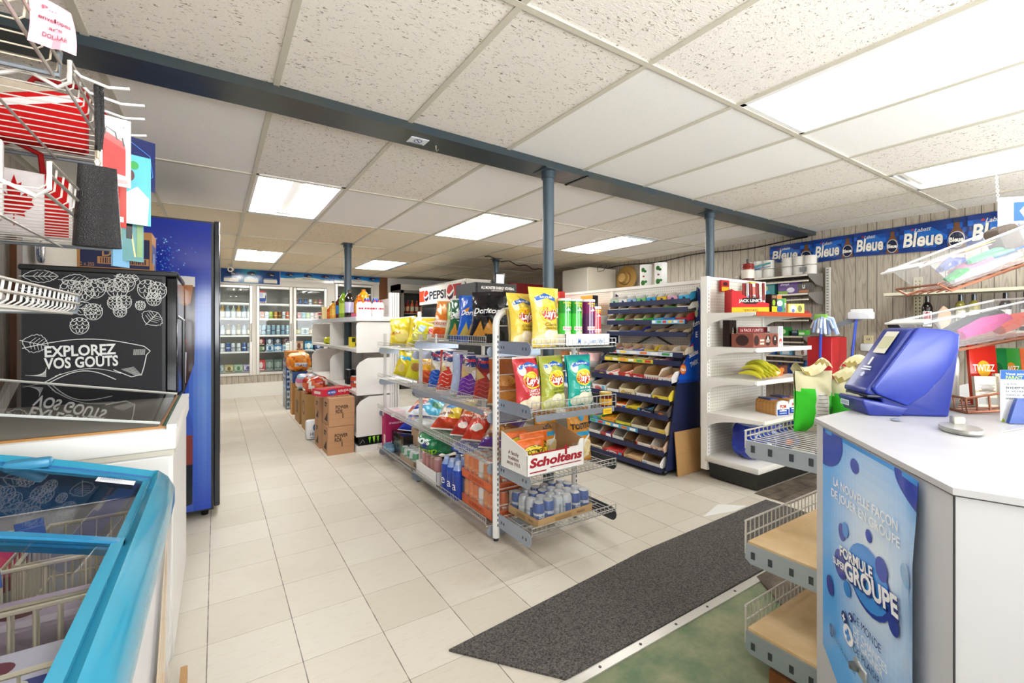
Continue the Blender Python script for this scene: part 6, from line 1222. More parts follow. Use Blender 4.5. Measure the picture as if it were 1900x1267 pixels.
m = MB().lathe([(.05, 0), (.055, .02), (.055, .1), (.05, .12), (.056, .125), (.05, .155), (.012, .165), (.012, .2)], ['5a1a18', 'd8d0c0', '8a2a24', '6a1c18', '7a1c18', '8a2420', '333'], 18); solo(m, 'candy_jar', 'plastic', 'round red and cream candy dispenser standing on the gondola top', 'jar', (4.12, 2.315, 1.69))
gbox('yellow_candy_box', 'yellow candy card just under the round candy dispenser', (4.08, 2.25, 1.56), .1, .02, .11, 'd8c42a', [('e', .6, .6, .2, .2, '6a3a1c')], 0, cat='candy')
# ---------------------------------------------------------------- panelled wall on the right: banner, shelves, bottles, bins
edges = [2.81, 2.35, 1.97, 1.60, 1.13, .66, .2, -.3]
zt_, zb_ = [2.21, 2.215, 2.22, 2.225, 2.235, 2.24, 2.245, 2.25], [2.03, 1.965, 1.985, 1.97, 1.955, 1.95, 1.95, 1.95]
m = MB()
for i in range(7):
    y0, y1 = edges[i], edges[i + 1]
    class BF:
        n = 6; eps = .0012; w = y0 - y1; h = .25
        def p(s, u, v, l, y0=y0, y1=y1, i=i):
            zt = zt_[i] + (zt_[i + 1] - zt_[i]) * u; zb = zb_[i] + (zb_[i + 1] - zb_[i]) * u
            return Vector((XR - .018 - .006 * sin(u * 9 + v * 3) - l * s.eps, y0 + (y1 - y0) * u, zb + (zt - zb) * v))
    f = BF(); m.surf(lambda a, b: f.p(a, b, 0), 14, 6, lambda u, v: ('123a86', '1a56b0', '0f2f72', '1d63c0', '164a9c')[int(u * 5 + v * 6 + i) % 5] if v > .12 and v < .9 else '14357c')
    m.art(f, [('p', [(.05, .2), (.55, .12), (.7, .5), (.5, .8), (.1, .7)], '1f6ac4'), ('t', 'Bleue', .37, .44, .5, '223a66', .6, .12, .05), ('t', 'Bleue', .36, .46, .5, 'ece8dc', .6, .12, .03), ('t', 'Labatt', .36, .78, .14, 'd8d8d4', .26, .3), ('p', [(.17, .78), (.2, .86), (.23, .78)], 'b82a2a'),
              ('p', [(.72, .02), (.98, .02), (.96, .45), (.89, .68), (.89, .92), (.81, .92), (.81, .68), (.74, .45)], '6a4424'), ('p', [(.8, .84), (.9, .84), (.9, .98), (.8, .98)], '23355c'), ('e', .85, .3, .115, .26, 'b8bcc8'), ('e', .85, .3, .1, .235, '111a38'), ('t', 'Bleue', .85, .3, .15, 'f0ece0', .19, 0, .03)])
tag(m.build('beer_banner', 'shrink'), 'long blue beer banner repeating the word Bleue high on the panelled wall', 'banner')
def wx(dx, y, z): return (5.49 - dx, y, z)
t = thing('wall_shelving', 'brown metal wall shelves carrying toilet paper and toiletries', 'shelving unit', (0, 0, 0))
for y in (2.2, 3.2):
    m = MB().box((5.455, y - .02, .3), (5.485, y + .02, 1.9), 'd9d6cd')
    for k in range(52): m.box((5.4535, y - .008, .34 + k * .03), (5.455, y - .002, .352 + k * .03), '2a2620'); m.box((5.4535, y + .003, .34 + k * .03), (5.455, y + .009, .352 + k * .03), '2a2620')
    m.build('upright', 'paint', t)
for i, z in enumerate((1.815, 1.62, 1.40, 1.17, .96, .74)):
    y0 = 2.25 if i < 3 else 2.3
    m = MB().box((5.13, y0, z - .018), (5.45, 3.2, z), '6a6055', x='d8cfbe', z='4a4238'); m.build('shelf', 'paint', t)
    m = MB(); m.box((5.13, y0, z - .075), (5.15, 3.2, z - .06), 'd2c9b8', z='5a5046'); m.build('shelf_rail', 'paint', t)
    MB().prism([(5.12, z), (5.455, z + .03), (5.455, z - .12), (5.3, z - .1), (5.14, z - .03)], .004, '75706a', o=y0 - .006).build('bracket', 'paint', t)
def rolls(label, y0, n, col, logo, z):
    t = thing('toilet_paper_pack', label, 'toilet paper', wx(.24, y0, z)); m = MB()
    for k in range(n):
        for j in range(2): m.lathe([(.03, 0), (.055, .004), (.055, .096), (.03, .1)], col, 12, c=(0, -k * .112, .002 + j * .102))
    m.build('roll', 'card', t); m = MB(); m.rbox((-.06, -(n - 1) * .112 - .058, .001), (.06, .058, .208), .025, 'e8ece8'); m.build('wrapper', 'film', t)
    m = MB(); fr = Fr((-.0615, .055, 0), (0, -1, 0), (0, 0, 1), n * .112, .205)
    m.art(fr, logo); m.build('print', 'shrink', t)
rolls('toilet paper pack with teal lettering on the highest wall shelf', 2.93, 3, 'eae6dc', [('p', [(.02, .55), (.5, .62), (.98, .75), (.98, .85), (.5, .74), (.02, .72)], '2a8a90'), ('t', 'Royale', .4, .6, .22, '1f5a7a', .5, .3, .02), ('p', [(.02, .45), (.5, .5), (.98, .6), (.98, .64), (.5, .55), (.02, .5)], '2a4a80')], 1.816)
rolls('plain toilet paper pack on the highest wall shelf, nearest the brooms', 2.5, 3, 'e2dcd4', [('r', .6, .15, .8, .4, '6a6a6a')], 1.816)
for k, (y, w, h, c, a, nm) in enumerate(((2.86, .1, .12, '24408c', [('e', .4, .5, .2, .3, 'c87a4a')], 'blue pad pack on the second wall shelf'), (2.7, .16, .13, '1c7a7c', [('e', .35, .6, .2, .3, 'b8d08a'), ('e', .5, .25, .2, .12, '3aa0c8')], 'teal pad pack on the second wall shelf'), (2.48, .2, .14, '54307c', [('t', 'always', .35, .78, .17, 'f0e8f4', .45), ('e', .65, .3, .2, .2, 'd8d0e0'), ('r', 0, 0, .5, .25, '8ab04a')], 'purple pad pack lettered always on the second wall shelf'), (2.32, .12, .11, '4a4440', [('t', 'U', .5, .65, .35, 'f0ece4', .2, 0, .03), ('r', .1, .1, .9, .3, 'b86a3a')], 'dark box with a white letter U on the second wall shelf'))):
    gbox('pad_pack', nm, wx(.24, y, 1.62), w, .1, h, c, a, SLB, cat='toiletry', mat='shrink')
for k, (y, w, h, c, a, nm) in enumerate(((2.62, .2, .03, 'c8d04a', [('r', 0, 0, .5, .6, 'e8a08a')], 'flat lime and pink box on the third wall shelf'), (2.38, .16, .035, 'b84a4a', [('r', .4, .2, .9, .8, 'e4e0ec')], 'flat red and lilac box on the third wall shelf'))): gbox('flat_box', nm, wx(.26, y, 1.4), w, .1, h, c, a)
for k, (y, w, h, c, a, nm) in enumerate(((2.7, .16, .1, 'e4e6e0', [('r', 0, .3, 1, .42, '1c2a24'), ('r', 0, 0, 1, .2, 'b8d04a')], 'white carton with black line on the fourth wall shelf'), (2.52, .1, .09, '2f8a3a', [('e', .5, .5, .3, .3, 'b8d8a0')], 'green carton on the fourth wall shelf'), (2.4, .06, .06, '24323c', [('r', .1, .5, .9, .9, '6a7a84')], 'small dark tin on the fourth wall shelf'), (2.33, .07, .06, '4aa83a', [('r', .1, .2, .9, .6, 'dff0c8')], 'small bright green tin on the fourth wall shelf'))): gbox('first_aid_box', nm, wx(.26, y, 1.17), w, .1, h, c, a, cat='toiletry')
for k, (y, w, h, c, a, nm) in enumerate(((2.72, .2, .05, '2a6ab8', [('r', .5, .1, .8, .9, 'a82a6a')], 'long blue and magenta carton on the fifth wall shelf'), (2.5, .12, .05, '7ab8e0', [('r', .2, .2, .8, .8, 'e8ecf4')], 'pale blue carton on the fifth wall shelf'), (2.36, .09, .07, 'e8e4e0', [('e', .8, .5, .15, .4, 'a87a6a')], 'white rolled pack on the fifth wall shelf'))): gbox('toothpaste_box', nm, wx(.26, y, .96), w, .06, h, c, a, cat='toiletry')
for k, (y, nm) in enumerate(((2.79, 'white pump bottle on the lowest visible wall shelf'), (2.69, 'squat white bottle beside the white pump bottle'))):
    solo(MB().lathe([(.03, 0), (.033, .01), (.03, .06), (.012, .11), (.01, .14 - k * .03), (.014, .15 - k * .03)], 'e4e6e2', 12), 'lotion_bottle', 'plastic', nm, 'bottle', wx(.26, y, .74))
for k, (y, h, nm) in enumerate(((2.58, .13, 'small blue pump bottle on the lowest visible wall shelf'), (2.47, .125, 'second small blue pump bottle beside the spray cans'))):
    solo(MB().lathe([(.03, 0), (.034, .01), (.032, .075), (.014, .095), (.014, .115), (.018, h)], ['3a6ac8', '3a6ac8', '4a7ad0', '3460b8', '2f58b0'], 12), 'lotion_bottle', 'plastic', nm, 'bottle', wx(.26, y, .74))
for k, (y, nm) in enumerate(((2.4, 'tall blue spray can on the lowest visible wall shelf'), (2.3, 'second tall blue spray can, next to the red bin'))):
    m = MB().lathe([(.032, 0), (.034, .005), (.034, .13), (.028, .145), (.026, .17)], ['2a6ac0', '2460b8', '3a90b8', '2f6ac4'], 14); m.art(Cy(.034, 0, .13, 2.4), [('e', .5, .4, .3, .25, '2a9a9a'), ('r', .2, .7, .8, .85, 'c8d8f0')]); solo(m, 'spray_can', 'plastic', nm, 'spray can', wx(.27, y, .74), -1.2)
# red bin, brooms, lids
t = thing('red_cabinet', 'bright red upright metal bin standing by the brooms', 'bin', (4.75, 1.88, 0)); m = MB().rbox((0, 0, 0), (.32, .21, 1.17), .006, 'b81f26', seg=1); m.build('body', 'paint', t); MB().box((.02, .02, 1.1), (.3, .19, 1.175), '7a1418').build('rim', 'paint', t)
def broom(label, p0, p1, head):
    t = thing('broom', label, 'broom', p0); d = Vector(p1) - Vector(p0); MB().tube([(0, 0, 0), d], .012, '2748b8', 8).build('handle', 'plastic', t)
    m = MB(); m.M = Matrix.Translation(d); R = random.Random(len(label))
    if head == 'mop':
        for k in range(26):
            a = R.uniform(0, 6.3); r = R.uniform(.03, .1); m.tube([(0, 0, .03), (r * .6 * cos(a), r * sin(a), .02 - R.uniform(0, .04)), (r * cos(a), r * 1.4 * sin(a), -.08 - R.uniform(0, .06))], .011, R.choice(['dfe3ec', 'e8e8ea', 'c4d0e8', '9ab0dc']), 5)
        m.rbox((-.03, -.05, -.01), (.03, .05, .05), .01, '8ab85a')
    else:
        m.rbox((-.04, -.13, -.02), (.04, .06, .05), .015, 'e4e6ea'); m.add([(0, -.12, 0), (0, .05, 0), (.01, .26, -.1), (.02, .2, -.11)], [(0, 1, 2, 3)], '8a8f98'); m.rbox((-.03, -.12, .03), (.03, .04, .075), .01, 'f0f0f0')
    m.build('head', 'cloth', t)
broom('blue handled mop with white strands standing head up by the red bin', (4.70, 1.98, .02), (4.715, 1.955, 1.335), 'mop')
broom('blue handled broom leaning head up on the panelled wall', (4.72, 1.81, .02), (4.95, 1.76, 1.355), 'broom')
for k, (x, y, z, nm) in enumerate(((4.55, 1.97, .8, 'round grey bin lid top behind the green sacks'), (4.55, 1.68, .8, 'second round grey bin further along the wall behind the sacks'))):
    t = thing('grey_bin', nm, 'bin', (x, y, 0)); MB().lathe([(.1, 0), (.13, z - .04)], '85858c', 22).build('body', 'plastic', t); MB().lathe([(.14, z - .04), (.145, z - .02), (.12, z), (.05, z - .012)], 'a4a4ac', 22).build('lid', 'plastic', t)
t = thing('wall_outlet', 'beige wall outlet with a white plug-in device below the panelling knots', 'outlet', (XR - .012, 1.85, 1.06)); m = MB().rbox((-.006, -.04, -.01), (.01, .04, .12), .003, 'd8caa0', seg=1); m.box((-.008, -.012, .07), (-.005, -.006, .09), '444'); m.box((-.008, .006, .07), (-.005, .012, .09), '444'); m.build('plate', 'plastic', t)
m = MB(); m.rbox((-.06, -.055, -.04), (-.007, .055, .04), .02, 'e4e6e8'); m.build('plug_device', 'plastic', t)
# wine shelf
t = thing('wine_shelf', 'pale metal wall shelf of wine bottles behind the pen trays', 'shelf', (0, 0, 0))
m = MB().box((5.15, .55, 1.55), (5.46, 1.62, 1.575), 'b7b29c', x='cfcab4'); m.build('shelf', 'paint', t); m = MB().box((5.15, .55, 1.21), (5.46, 1.6, 1.235), '8a8676', x='bdb8a4'); m.build('shelf', 'paint', t)
for y in (1.46, .7):
    m = MB().box((5.46, y - .03, .7), (5.485, y + .03, 1.73), 'cfc9a8')
    for k in range(32): m.box((5.4585, y - .018, .72 + k * .031), (5.46, y - .01, .735 + k * .031), '3a362a'); m.box((5.4585, y + .01, .72 + k * .031), (5.46, y + .018, .735 + k * .031), '3a362a')
    m.build('upright', 'paint', t)
def wine(label, y, z, liq, lab, capc, lcol=None, x=5.27, h=.3):
    m = MB().lathe([(.036, 0), (.038, .01), (.038, .2), (.03, .225), (.0145, .25), (.0135, h)], liq, 16); m.lathe([(.0155, h - .06), (.0155, h + .002)], capc, 12)
    m.art(Cy(.038, .03, .17, 2.0), [('r', .05, .02, .95, .98, lab)] + ([('p', [(.1, .5), (.4, .95), (.75, .9), (.85, .5), (.5, .4)], lcol), ('r', .2, .15, .85, .28, '6a7a9a')] if lcol else [('r', .2, .4, .8, .55, '555')]))
    return solo(m, 'wine_bottle', 'bottle', label, 'bottle', (x, y, z), -1.3)
wine('dark wine bottle with red and white label standing alone on the lower wine shelf', 1.345, 1.235, '140c0c', 'eceaea', '17130f', 'a8323a')
wine('green bottle on the upper wine shelf beside the pen tray', 1.19, 1.575, '23351c', 'd8d0b0', '2a3a1c')
wine('white wine bottle on the lower wine shelf, first after the dark one', 1.13, 1.235, '7a7434', 'd8d4c0', '15202e'); wine('second white wine bottle on the lower wine shelf', 1.05, 1.235, '8a8238', 'd8d4c0', '1a2430')
wine('dark bottle on the lower wine shelf just behind the pink filled tray', .87, 1.235, '15100e', 'd8d4c8', '15151c'); wine('dark bottle with navy cap further along the lower wine shelf', .76, 1.235, '15100e', 'd8d4c8', '1c2c4a'); wine('last dark bottle along the lower wine shelf', .66, 1.235, '17110f', 'cfc8b8', '1a1a22')
m = MB(); m.rbox((-.07, -.09, 0), (.07, .09, .09), .02, '141312'); m.lathe([(.035, .03), (.035, .06)], '26241f', 12, c=(-.07, -.04, 0)); m.rbox((-.05, .07, .02), (.05, .13, .07), .015, '1a1918'); solo(m, 'camera_case', 'leather', 'black lumpy case beside the dark wine bottle', 'case', (5.28, 1.49, 1.235))
t = thing('wooden_fan', 'pale wooden paddle standing among the wine bottles', 'ornament', (5.2, 1.2, 1.235)); m = MB(); m.M = T(0, 0, 0, rz=.2); m.prism([(.0, 0), (.0, .0), (.03, .0), (.06, .1), (.05, .17), (.02, .21), (-.02, .17), (-.03, .1)], .008, 'cdb091', axis='x'); m.build('blade', 'card', t)
# ---------------------------------------------------------------- white counter and what stands on it
KK = .888
def kp(x, y, z): return Vector((x * KK, y * KK, 1.263 - (1.263 - z) * KK))
CT = 1.263 - .313 * KK
A2 = Vector((1.733 * KK, .738 * KK)); B2 = Vector((1.202 * KK, .269 * KK)); C2 = Vector((1.30, -.45))
t = thing('counter', 'white laminate shop counter with a lottery poster on its corner face', 'counter', (0, 0, 0))
poly = [(A2.x, A2.y), (B2.x, B2.y), (C2.x, C2.y), (3.1, -.45), (3.1, .64)]
m = MB(); m.prism(poly, .012, 'e8e8e6', axis='z', o=CT - .012); m.build('worktop', 'counter_top', t)
ins = .006
def body_face(m, p, q, z0, z1, col): m.quad((p.x, p.y, z0), (q.x, q.y, z0), (q.x, q.y, z1), (p.x, p.y, z1), col)
def shrinkp(p): c = Vector((2.2, .1)); return p + (c - p).normalized() * ins
a, b, c = shrinkp(A2), shrinkp(B2), shrinkp(C2); d_ = Vector((3.09, .63)); e_ = Vector((3.09, -.44))
m = MB(); m.prism([(a.x, a.y), (b.x, b.y), (c.x, c.y), (e_.x, e_.y), (d_.x, d_.y)], CT - .0125, 'c3c3c6', axis='z', o=0); m.build('cabinet', 'paint', t)
ab = (b - a).normalized(); nb = Vector((ab.y, -ab.x)) * -1
nab = Vector((-ab.y, ab.x)); nab = nab if nab.dot(-a) > 0 else -nab
m = MB()
for p, q, off in ((b, c, .0),):
    m.bar((b.x, b.y, 0), (b.x, b.y, CT - .014), .0022, '3a3a3c', 0, 4)
for p, q in ((a, b), (b, c)): m.bar((p.x, p.y, CT - .013), (q.x, q.y, CT - .013), .0028, '4a4440', 0, 4)
m.build('edge_seam', 'paint', t)
m = MB(); q0 = a + ab * .335 + nab * .0165; m.M = Matrix(((ab.x, nab.x, 0, q0.x), (ab.y, nab.y, 0, q0.y), (0, 0, 1, .435), (0, 0, 0, 1))); m.rbox((-.03, 0, .0), (.03, .008, .03), .003, 'b8bcc0', seg=1); m.lathe([(.012, .0), (.012, .01)], '6a6e72', 12, c=(-.012, .012, .01)); m.build('lock', 'metal', t)
# lottery poster: s along the face from corner a, z height, both in the un-scaled measure used above
class PF:
    n = 6; eps = .0006; w = 1.; h = 1.
    def p(s, u, v, l):
        s_ = u * KK; z = 1.263 - (1.263 - v) * KK; curl = .0015
        if u > .5: curl += ((u - .5) / .12) ** 2 * .022 * (1 - .6 * max(0, min(1, (v - .75) / .2)))
        if u < .1: curl += (.1 - u) * .02
        q = a + ab * s_ + nab * (curl + l * s.eps); return Vector((q.x, q.y, z))
PFm = PF()
m = MB(); top, bot = .929, .15
def blue(u, v):
    r = math.hypot((u - .6) * 1.0, (v - .62) * .9); k = min(1, max(0, (r - .1) / .42)); c1 = hx('dcebfa'); c2 = hx('58acf4'); return tuple(c1[i] + (c2[i] - c1[i]) * k for i in range(3))
def reg(u, v): return PFm.p(.06 + u * .555, (bot + max(0, .06 * (1 - u * 4)) * 1.0) * (1 - v) + v * (top), 0)
m.surf(reg, 26, 30, blue)
DB, MBl, LB, WHt = '2143ae', '3d8fe0', '63aef0', 'f4f7fc'
def E(cx, cy, rx, ry, col, rot=0.): return ('e', cx, cy, rx, ry, col, rot)
m.art(PFm, [('r', .062, .917, .615, .928, '3c90dc'),
            ('p', [(.062, .928)] + [(.062 + .15 * sin(k * pi / 20), .935 - .13 * 1 + .13 * (1 - cos(k * pi / 20))) if 0 else (.062 + .148 * cos(k * pi / 20 - pi / 2), .90 + .09 * sin(k * pi / 20 - pi / 2)) for k in range(0, 11)] + [(.205, .928)], DB),
            ('p', [(.50, .928)] + [(.615 + .12 * cos(pi + k * pi / 18), .925 + .062 * 1.0 * sin(pi + k * pi / 18)) for k in range(10)] + [(.615, .926)], DB),
            E(.288, .868, .026, .021, DB), ('t', 'LA NOUVELLE FAÇON', .332, .787, .026, WHt, .365, 0, .012, .03), ('t', 'DE JOUER EN GROUPE', .33, .75, .026, WHt, .39, 0, .012, .035),
            E(.207, .645, .022, .026, DB, .2), E(.232, .662, .02, .022, MBl), E(.373, .707, .017, .017, DB),
            E(.372, .582, .118, .083, '27439f', .1), E(.364, .59, .112, .082, MBl, .1), E(.2, .545, .042, .042, '2a3fa0', .2), E(.44, .652, .03, .03, DB, .3), E(.247, .496, .024, .022, MBl), E(.125, .44, .026, .03, '3a46a0', .2), E(.565, .7, .034, .026, '84b8e8'), E(.5, .548, .026, .024, '2c4098', .2),
            ('t', 'FORMULE', .305, .604, .03, '24398c', .2, 0, .05, .16), ('t', 'FORMULE', .303, .606, .03, WHt, .2, 0, .03, .16), ('t', 'SUPER', .198, .546, .02, WHt, .085, 0, .03, .16), ('t', 'GROUPE', .385, .576, .048, '24398c', .29, 0, .06, .18), ('t', 'GROUPE', .382, .579, .048, WHt, .29, 0, .035, .18),
            E(.234, .404, .019, .017, '263a7c'), ('t', '+', .234, .404, .03, WHt, None, 0, .03), E(.277, .43, .014, .012, '263a7c'), ('t', '+', .277, .43, .022, WHt, None, 0, .03), E(.262, .37, .032, .027, WHt), ('t', '+', .262, .37, .045, MBl, None, 0, .04),
            ('t', 'DE MONDE', .375, .452, .022, '263a7c', .15, 0, .0, .06), ('t', 'DE CHANCES', .39, .42, .022, WHt, .18, 0, .012, .06), ('t', 'DE GAGNER', .38, .394, .022, WHt, .16, 0, .012, .06), ('t', 'DE PLAISIR', .375, .366, .02, '263a7c', .145, 0, .0, .06),
            ('t', 'LOTOQUEBEC.COM', .25, .30, .012, '2a4a8c', .13, 0, 0, -.1), ('e', .148, .31, .014, .02, '2a3f80'), ('e', .148, .31, .011, .016, '4c9be6'), ('r', .143, .296, .153, .324, '2a3f80')])
tag(m.build('lottery_poster', 'gloss'), 'blue lottery poster lettered FORMULE SUPER GROUPE on the counter face', 'poster')
# lottery terminal
AD, BD = Vector((.73, -.68, 0)), Vector((.68, .73, 0))
PL = kp(1.977, .624, .95)
TM = Matrix(((AD.x, BD.x, 0, PL.x), (AD.y, BD.y, 0, PL.y), (0, 0, 1, PL.z + .002), (0, 0, 0, 1))) @ Matrix.Scale(KK, 4)
t = thing('lottery_terminal', 'dark blue ticket terminal with a sloping front on the white counter', 'terminal', (0, 0, -.0015))
TB = '1a2b80'
def extr(m, prof, b0, b1, col, r=.006):
    bm = bmesh.new(); f = bm.faces.new([bm.verts.new((p[0], b0, p[1])) for p in prof]); q = bmesh.ops.extrude_face_region(bm, geom=[f])
    for v in [g for g in q['geom'] if isinstance(g, bmesh.types.BMVert)]: v.co.y = b1
    bmesh.ops.recalc_face_normals(bm, faces=bm.faces[:]); bmesh.ops.bevel(bm, geom=bm.edges[:], offset=r, segments=3, profile=.5, affect='EDGES', clamp_overlap=True)
    bm.verts.index_update(); m.add([v.co[:] for v in bm.verts], [[v.index for v in f.verts] for f in bm.faces], col, 0, True); bm.free()
m = MB(); m.M = TM
extr(m, [(.0, .0), (.208, .0), (.243, .262), (.236, .288), (.205, .302), (.108, .311), (.085, .304), (.03, .215), (-.03, .118), (-.05, .09), (-.052, .075), (-.02, .062), (.0, .055)], .004, .15, TB, .007); m.build('housing', 'plastic', t)
m = MB(); m.M = TM
extr(m, [(.105, .312), (.2, .303), (.231, .288), (.228, .235), (.21, .19), (.185, .149), (.13, .081), (.072, .036), (-.024, .076), (-.036, .092), (-.034, .104), (.0, .155), (.06, .245)], -.012, .008, '1b3190', .006); m.build('side_panel', 'plastic', t)
m = MB(); m.M = TM
extr(m, [(-.05, .0), (.05, .0), (.075, .03), (-.02, .05), (-.066, .058), (-.072, .05)], -.012, .15, TB, .007); m.build('ticket_tray', 'plastic', t)
m = MB(); m.M = TM; sl = lambda a, z, b, e=.004: (a - e * .85, b, z + e * .5)
q = [(.085, .298), (.03, .213)]
m.add([sl(.077, .295, .035), sl(.077, .295, .105), sl(.028, .216, .105), sl(.028, .216, .035)], [(3, 2, 1, 0)], 'e9e7d8'); m.add([sl(.066, .277, .04, .005), sl(.066, .277, .1, .005), sl(.039, .234, .1, .005), sl(.039, .234, .04, .005)], [(3, 2, 1, 0)], 'cfcfae')
m.build('scanner_window', 'gloss', t)
m = MB(); m.M = TM; fr = Fr((-.03 - .004, .14, .118 + .003), (0, -1, 0), (.53, 0, .85), .12, .1); m.art(fr, [('r', .42, .62, .52, .95, 'f0f2f8'), ('r', .3, .5, .7, .56, 'dfe4f4'), ('r', .25, .4, .75, .45, 'dfe4f4'), ('p', [(.45, .12), (.58, .12), (.58, .22), (.62, .22), (.515, .33), (.4, .22), (.45, .22)], 'c8d2f0')]); m.build('front_label', 'plastic', t)
m = MB(); m.M = TM; m.rbox((-.05, .0, .061), (.05, .14, .072), .003, '0c1230'); m.box((-.052, .05, .058), (-.01, .12, .064), 'e8e4d0'); m.build('slot', 'plastic', t)
m = MB(); m.M = TM; m.art(Fr((-.0735, .14, .012), (0, -1, 0), (0, 0, 1), .08, .032), [('r', .2, .3, .9, .9, 'e6eaf4'), ('r', .25, .4, .85, .8, '9ab')]); m.art(Fr((.12, .0035, .1), (1, 0, 0), (0, 0, 1), .08, .09), [('p', [(.1, .1), (.5, .1), (.5, 0), (.6, .3), (.95, .8), (.9, 1), (.6, 1), (.3, .5)], '4a5a94')]); m.build('sticker', 'plastic', t)
# flat things on the counter
t = thing('metal_disc', 'flat grey oval metal dish with a small block on its rim on the counter', 'dish', kp(1.862, .4, .9505), .5); m = MB(); m.M = Matrix.Scale(KK, 4) @ Matrix.Diagonal((1, .62, 1, 1)); m.lathe([(.07, 0), (.075, .006), (.073, .014), (.06, .012), (.001, .011)], 'a4a49e', 28); m.build('disc', 'metal', t)
m = MB(); m.M = Matrix.Scale(KK, 4); m.rbox((.058, -.03, .004), (.09, .0, .034), .004, 'b4b2a8', seg=1); m.build('block', 'metal', t)
solo(MB().lathe([(.012, 0), (.014, .003), (.006, .006)], 'a8b0b8', 14), 'coin', 'metal', 'small metal disc lying at the foot of the terminal', 'coin', kp(1.9, .565, .9505))
m = MB(); m.tube([kp(1.95 + .3 * sin(k / 14 * pi), .33 - .16 * k / 14, .953) for k in range(15)], .0014, 'c8c4b0', 4); tag(m.build('cord', 'plastic'), 'thin pale cord curling across the counter by the metal dish', 'cord')
# card holder
t = thing('leaflet_stand', 'white and blue leaflet about lottery sales to minors standing on the counter', 'sign', kp(2.19, .345, .9505), -.72); m = MB(); m.M = Matrix.Scale(KK, 4); m.box((-.035, .0, 0), (.1, .003, .17), 'f3f4f5'); fr = FACE['y']((-.035, 0, 0), (.1, .003, .17))
m.art(fr, [('r', 0, .82, 1, 1, '2758a8'), ('t', 'Vous pouvez...', .4, .93, .045, 'e8ecf4', .6), ('t', 'PARAIT MINEUR', .5, .86, .06, 'a8c83a', .8, 0, .02), ('t', 'La loi', .2, .74, .055, '6a7078', .26), ('t', 'interdit', .36, .67, .065, '4a5058', .5, 0, .02), ('t', 'la vente de', .38, .6, .055, '6a7078', .55), ('t', 'loterie aux', .36, .53, .055, '6a7078', .5), ('t', 'mineurs', .3, .46, .05, '6a7078', .4), ('p', [(0, 0), (.08, 0), (.04, .08)], 'a8c83a')]); m.build('leaflet', 'card', t)
m = MB(); m.M = Matrix.Scale(KK, 4); m.prism([(-.035, 0), (.1, 0), (.1, .082), (-.012, .082)], .012, '4a5f9c', o=-.03); fr = Fr((-.035, -.0305, 0), (1, 0, 0), (0, 0, 1), .135, .082); m.art(fr, [('e', .62, .66, .16, .25, 'e4ecda'), ('p', [(.5, .7), (.6, .5), (.75, .85), (.7, .55), (.6, .4)], '6a9a3a'), ('t', '18+', .6, .2, .25, '1c3a7c', .3, 0, .02)]); m.build('plaque', 'gloss', t)
# copper wire tray rack with two clear bins
t = thing('wire_tray_rack', 'copper wire rack with a dark brown curved end panel on the counter', 'rack', (0, 0, 0)); CU = 'a0684e'
O1 = kp(2.395, .525, 1.417); O2 = kp(2.40, .525, 1.178); O0 = kp(2.27, .47, .955)
def frame_m(O, tilt): return Matrix(((AD.x, BD.x, 0, O.x), (AD.y, BD.y, 0, O.y), (0, 0, 1, O.z), (0, 0, 0, 1))) @ Matrix.Rotation(-tilt, 4, 'Y')
for O, tl, nm in ((O1, .37, 'upper_tray'), (O2, .21, 'lower_tray')):
    m = MB(); m.M = frame_m(O, tl); W, L = .22, .3
    m.tube([(-.045, 0, .03), (-.02, 0, -.004), (L, 0, -.004)], .0045, CU, 6); m.tube([(-.045, W, .03), (-.02, W, -.004), (L, W, -.004)], .0045, CU, 6); m.bar((-.045, 0, .03), (-.045, W, .03), .0045, CU, 0, 6)
    for k in range(7): m.bar((L * (k + .5) / 7, 0, -.007), (L * (k + .5) / 7, W, -.007), .003, CU, 0, 5)
    for k in range(5): m.bar((-.02, W * (k + .5) / 5, -.005), (L, W * (k + .5) / 5, -.005), .003, CU, 0, 5)
    m.build('wire_tray', 'metal', t)
m = MB(); m.M = frame_m(O0, .09)
for w in (0, .2): m.tube([(.0, w, .045), (.0, w, 0), (.42, w, 0)], .0045, CU, 6)
m.bar((0, 0, .045), (0, .2, .045), .0045, CU, 0, 6); m.bar((0, 0, .0), (0, .2, .0), .0045, CU, 0, 6); m.tube([(0, 0, .045), (.14, 0, .06), (.2, 0, .04), (.42, 0, .03)], .004, CU, 6)
for k in range(6): m.tube([(0, .2 * (k + .5) / 6, .045), (0, .2 * (k + .5) / 6, 0), (.42, .2 * (k + .5) / 6, 0)], .0028, CU, 5)
for k in range(5): m.bar((.03 + k * .035, 0, .048), (.03 + k * .035, 0, 0), .003, CU, 0, 5)
m.build('base_tray', 'metal', t)
m = MB(); OP = kp(2.36, .36, .95); m.M = Matrix(((AD.x, BD.x, 0, OP.x), (AD.y, BD.y, 0, OP.y), (0, 0, 1, OP.z + .003), (0, 0, 0, 1)))
pts = [(.28, .0), (.1, .0)] + [(.145 - .085 * sin(pi * k / 14), .03 + .5 * k / 14) for k in range(2, 15)] + [(.28, .56)]
m.prism(pts, .014, '45302a', o=-.01); m.build('end_panel', 'paint', t)
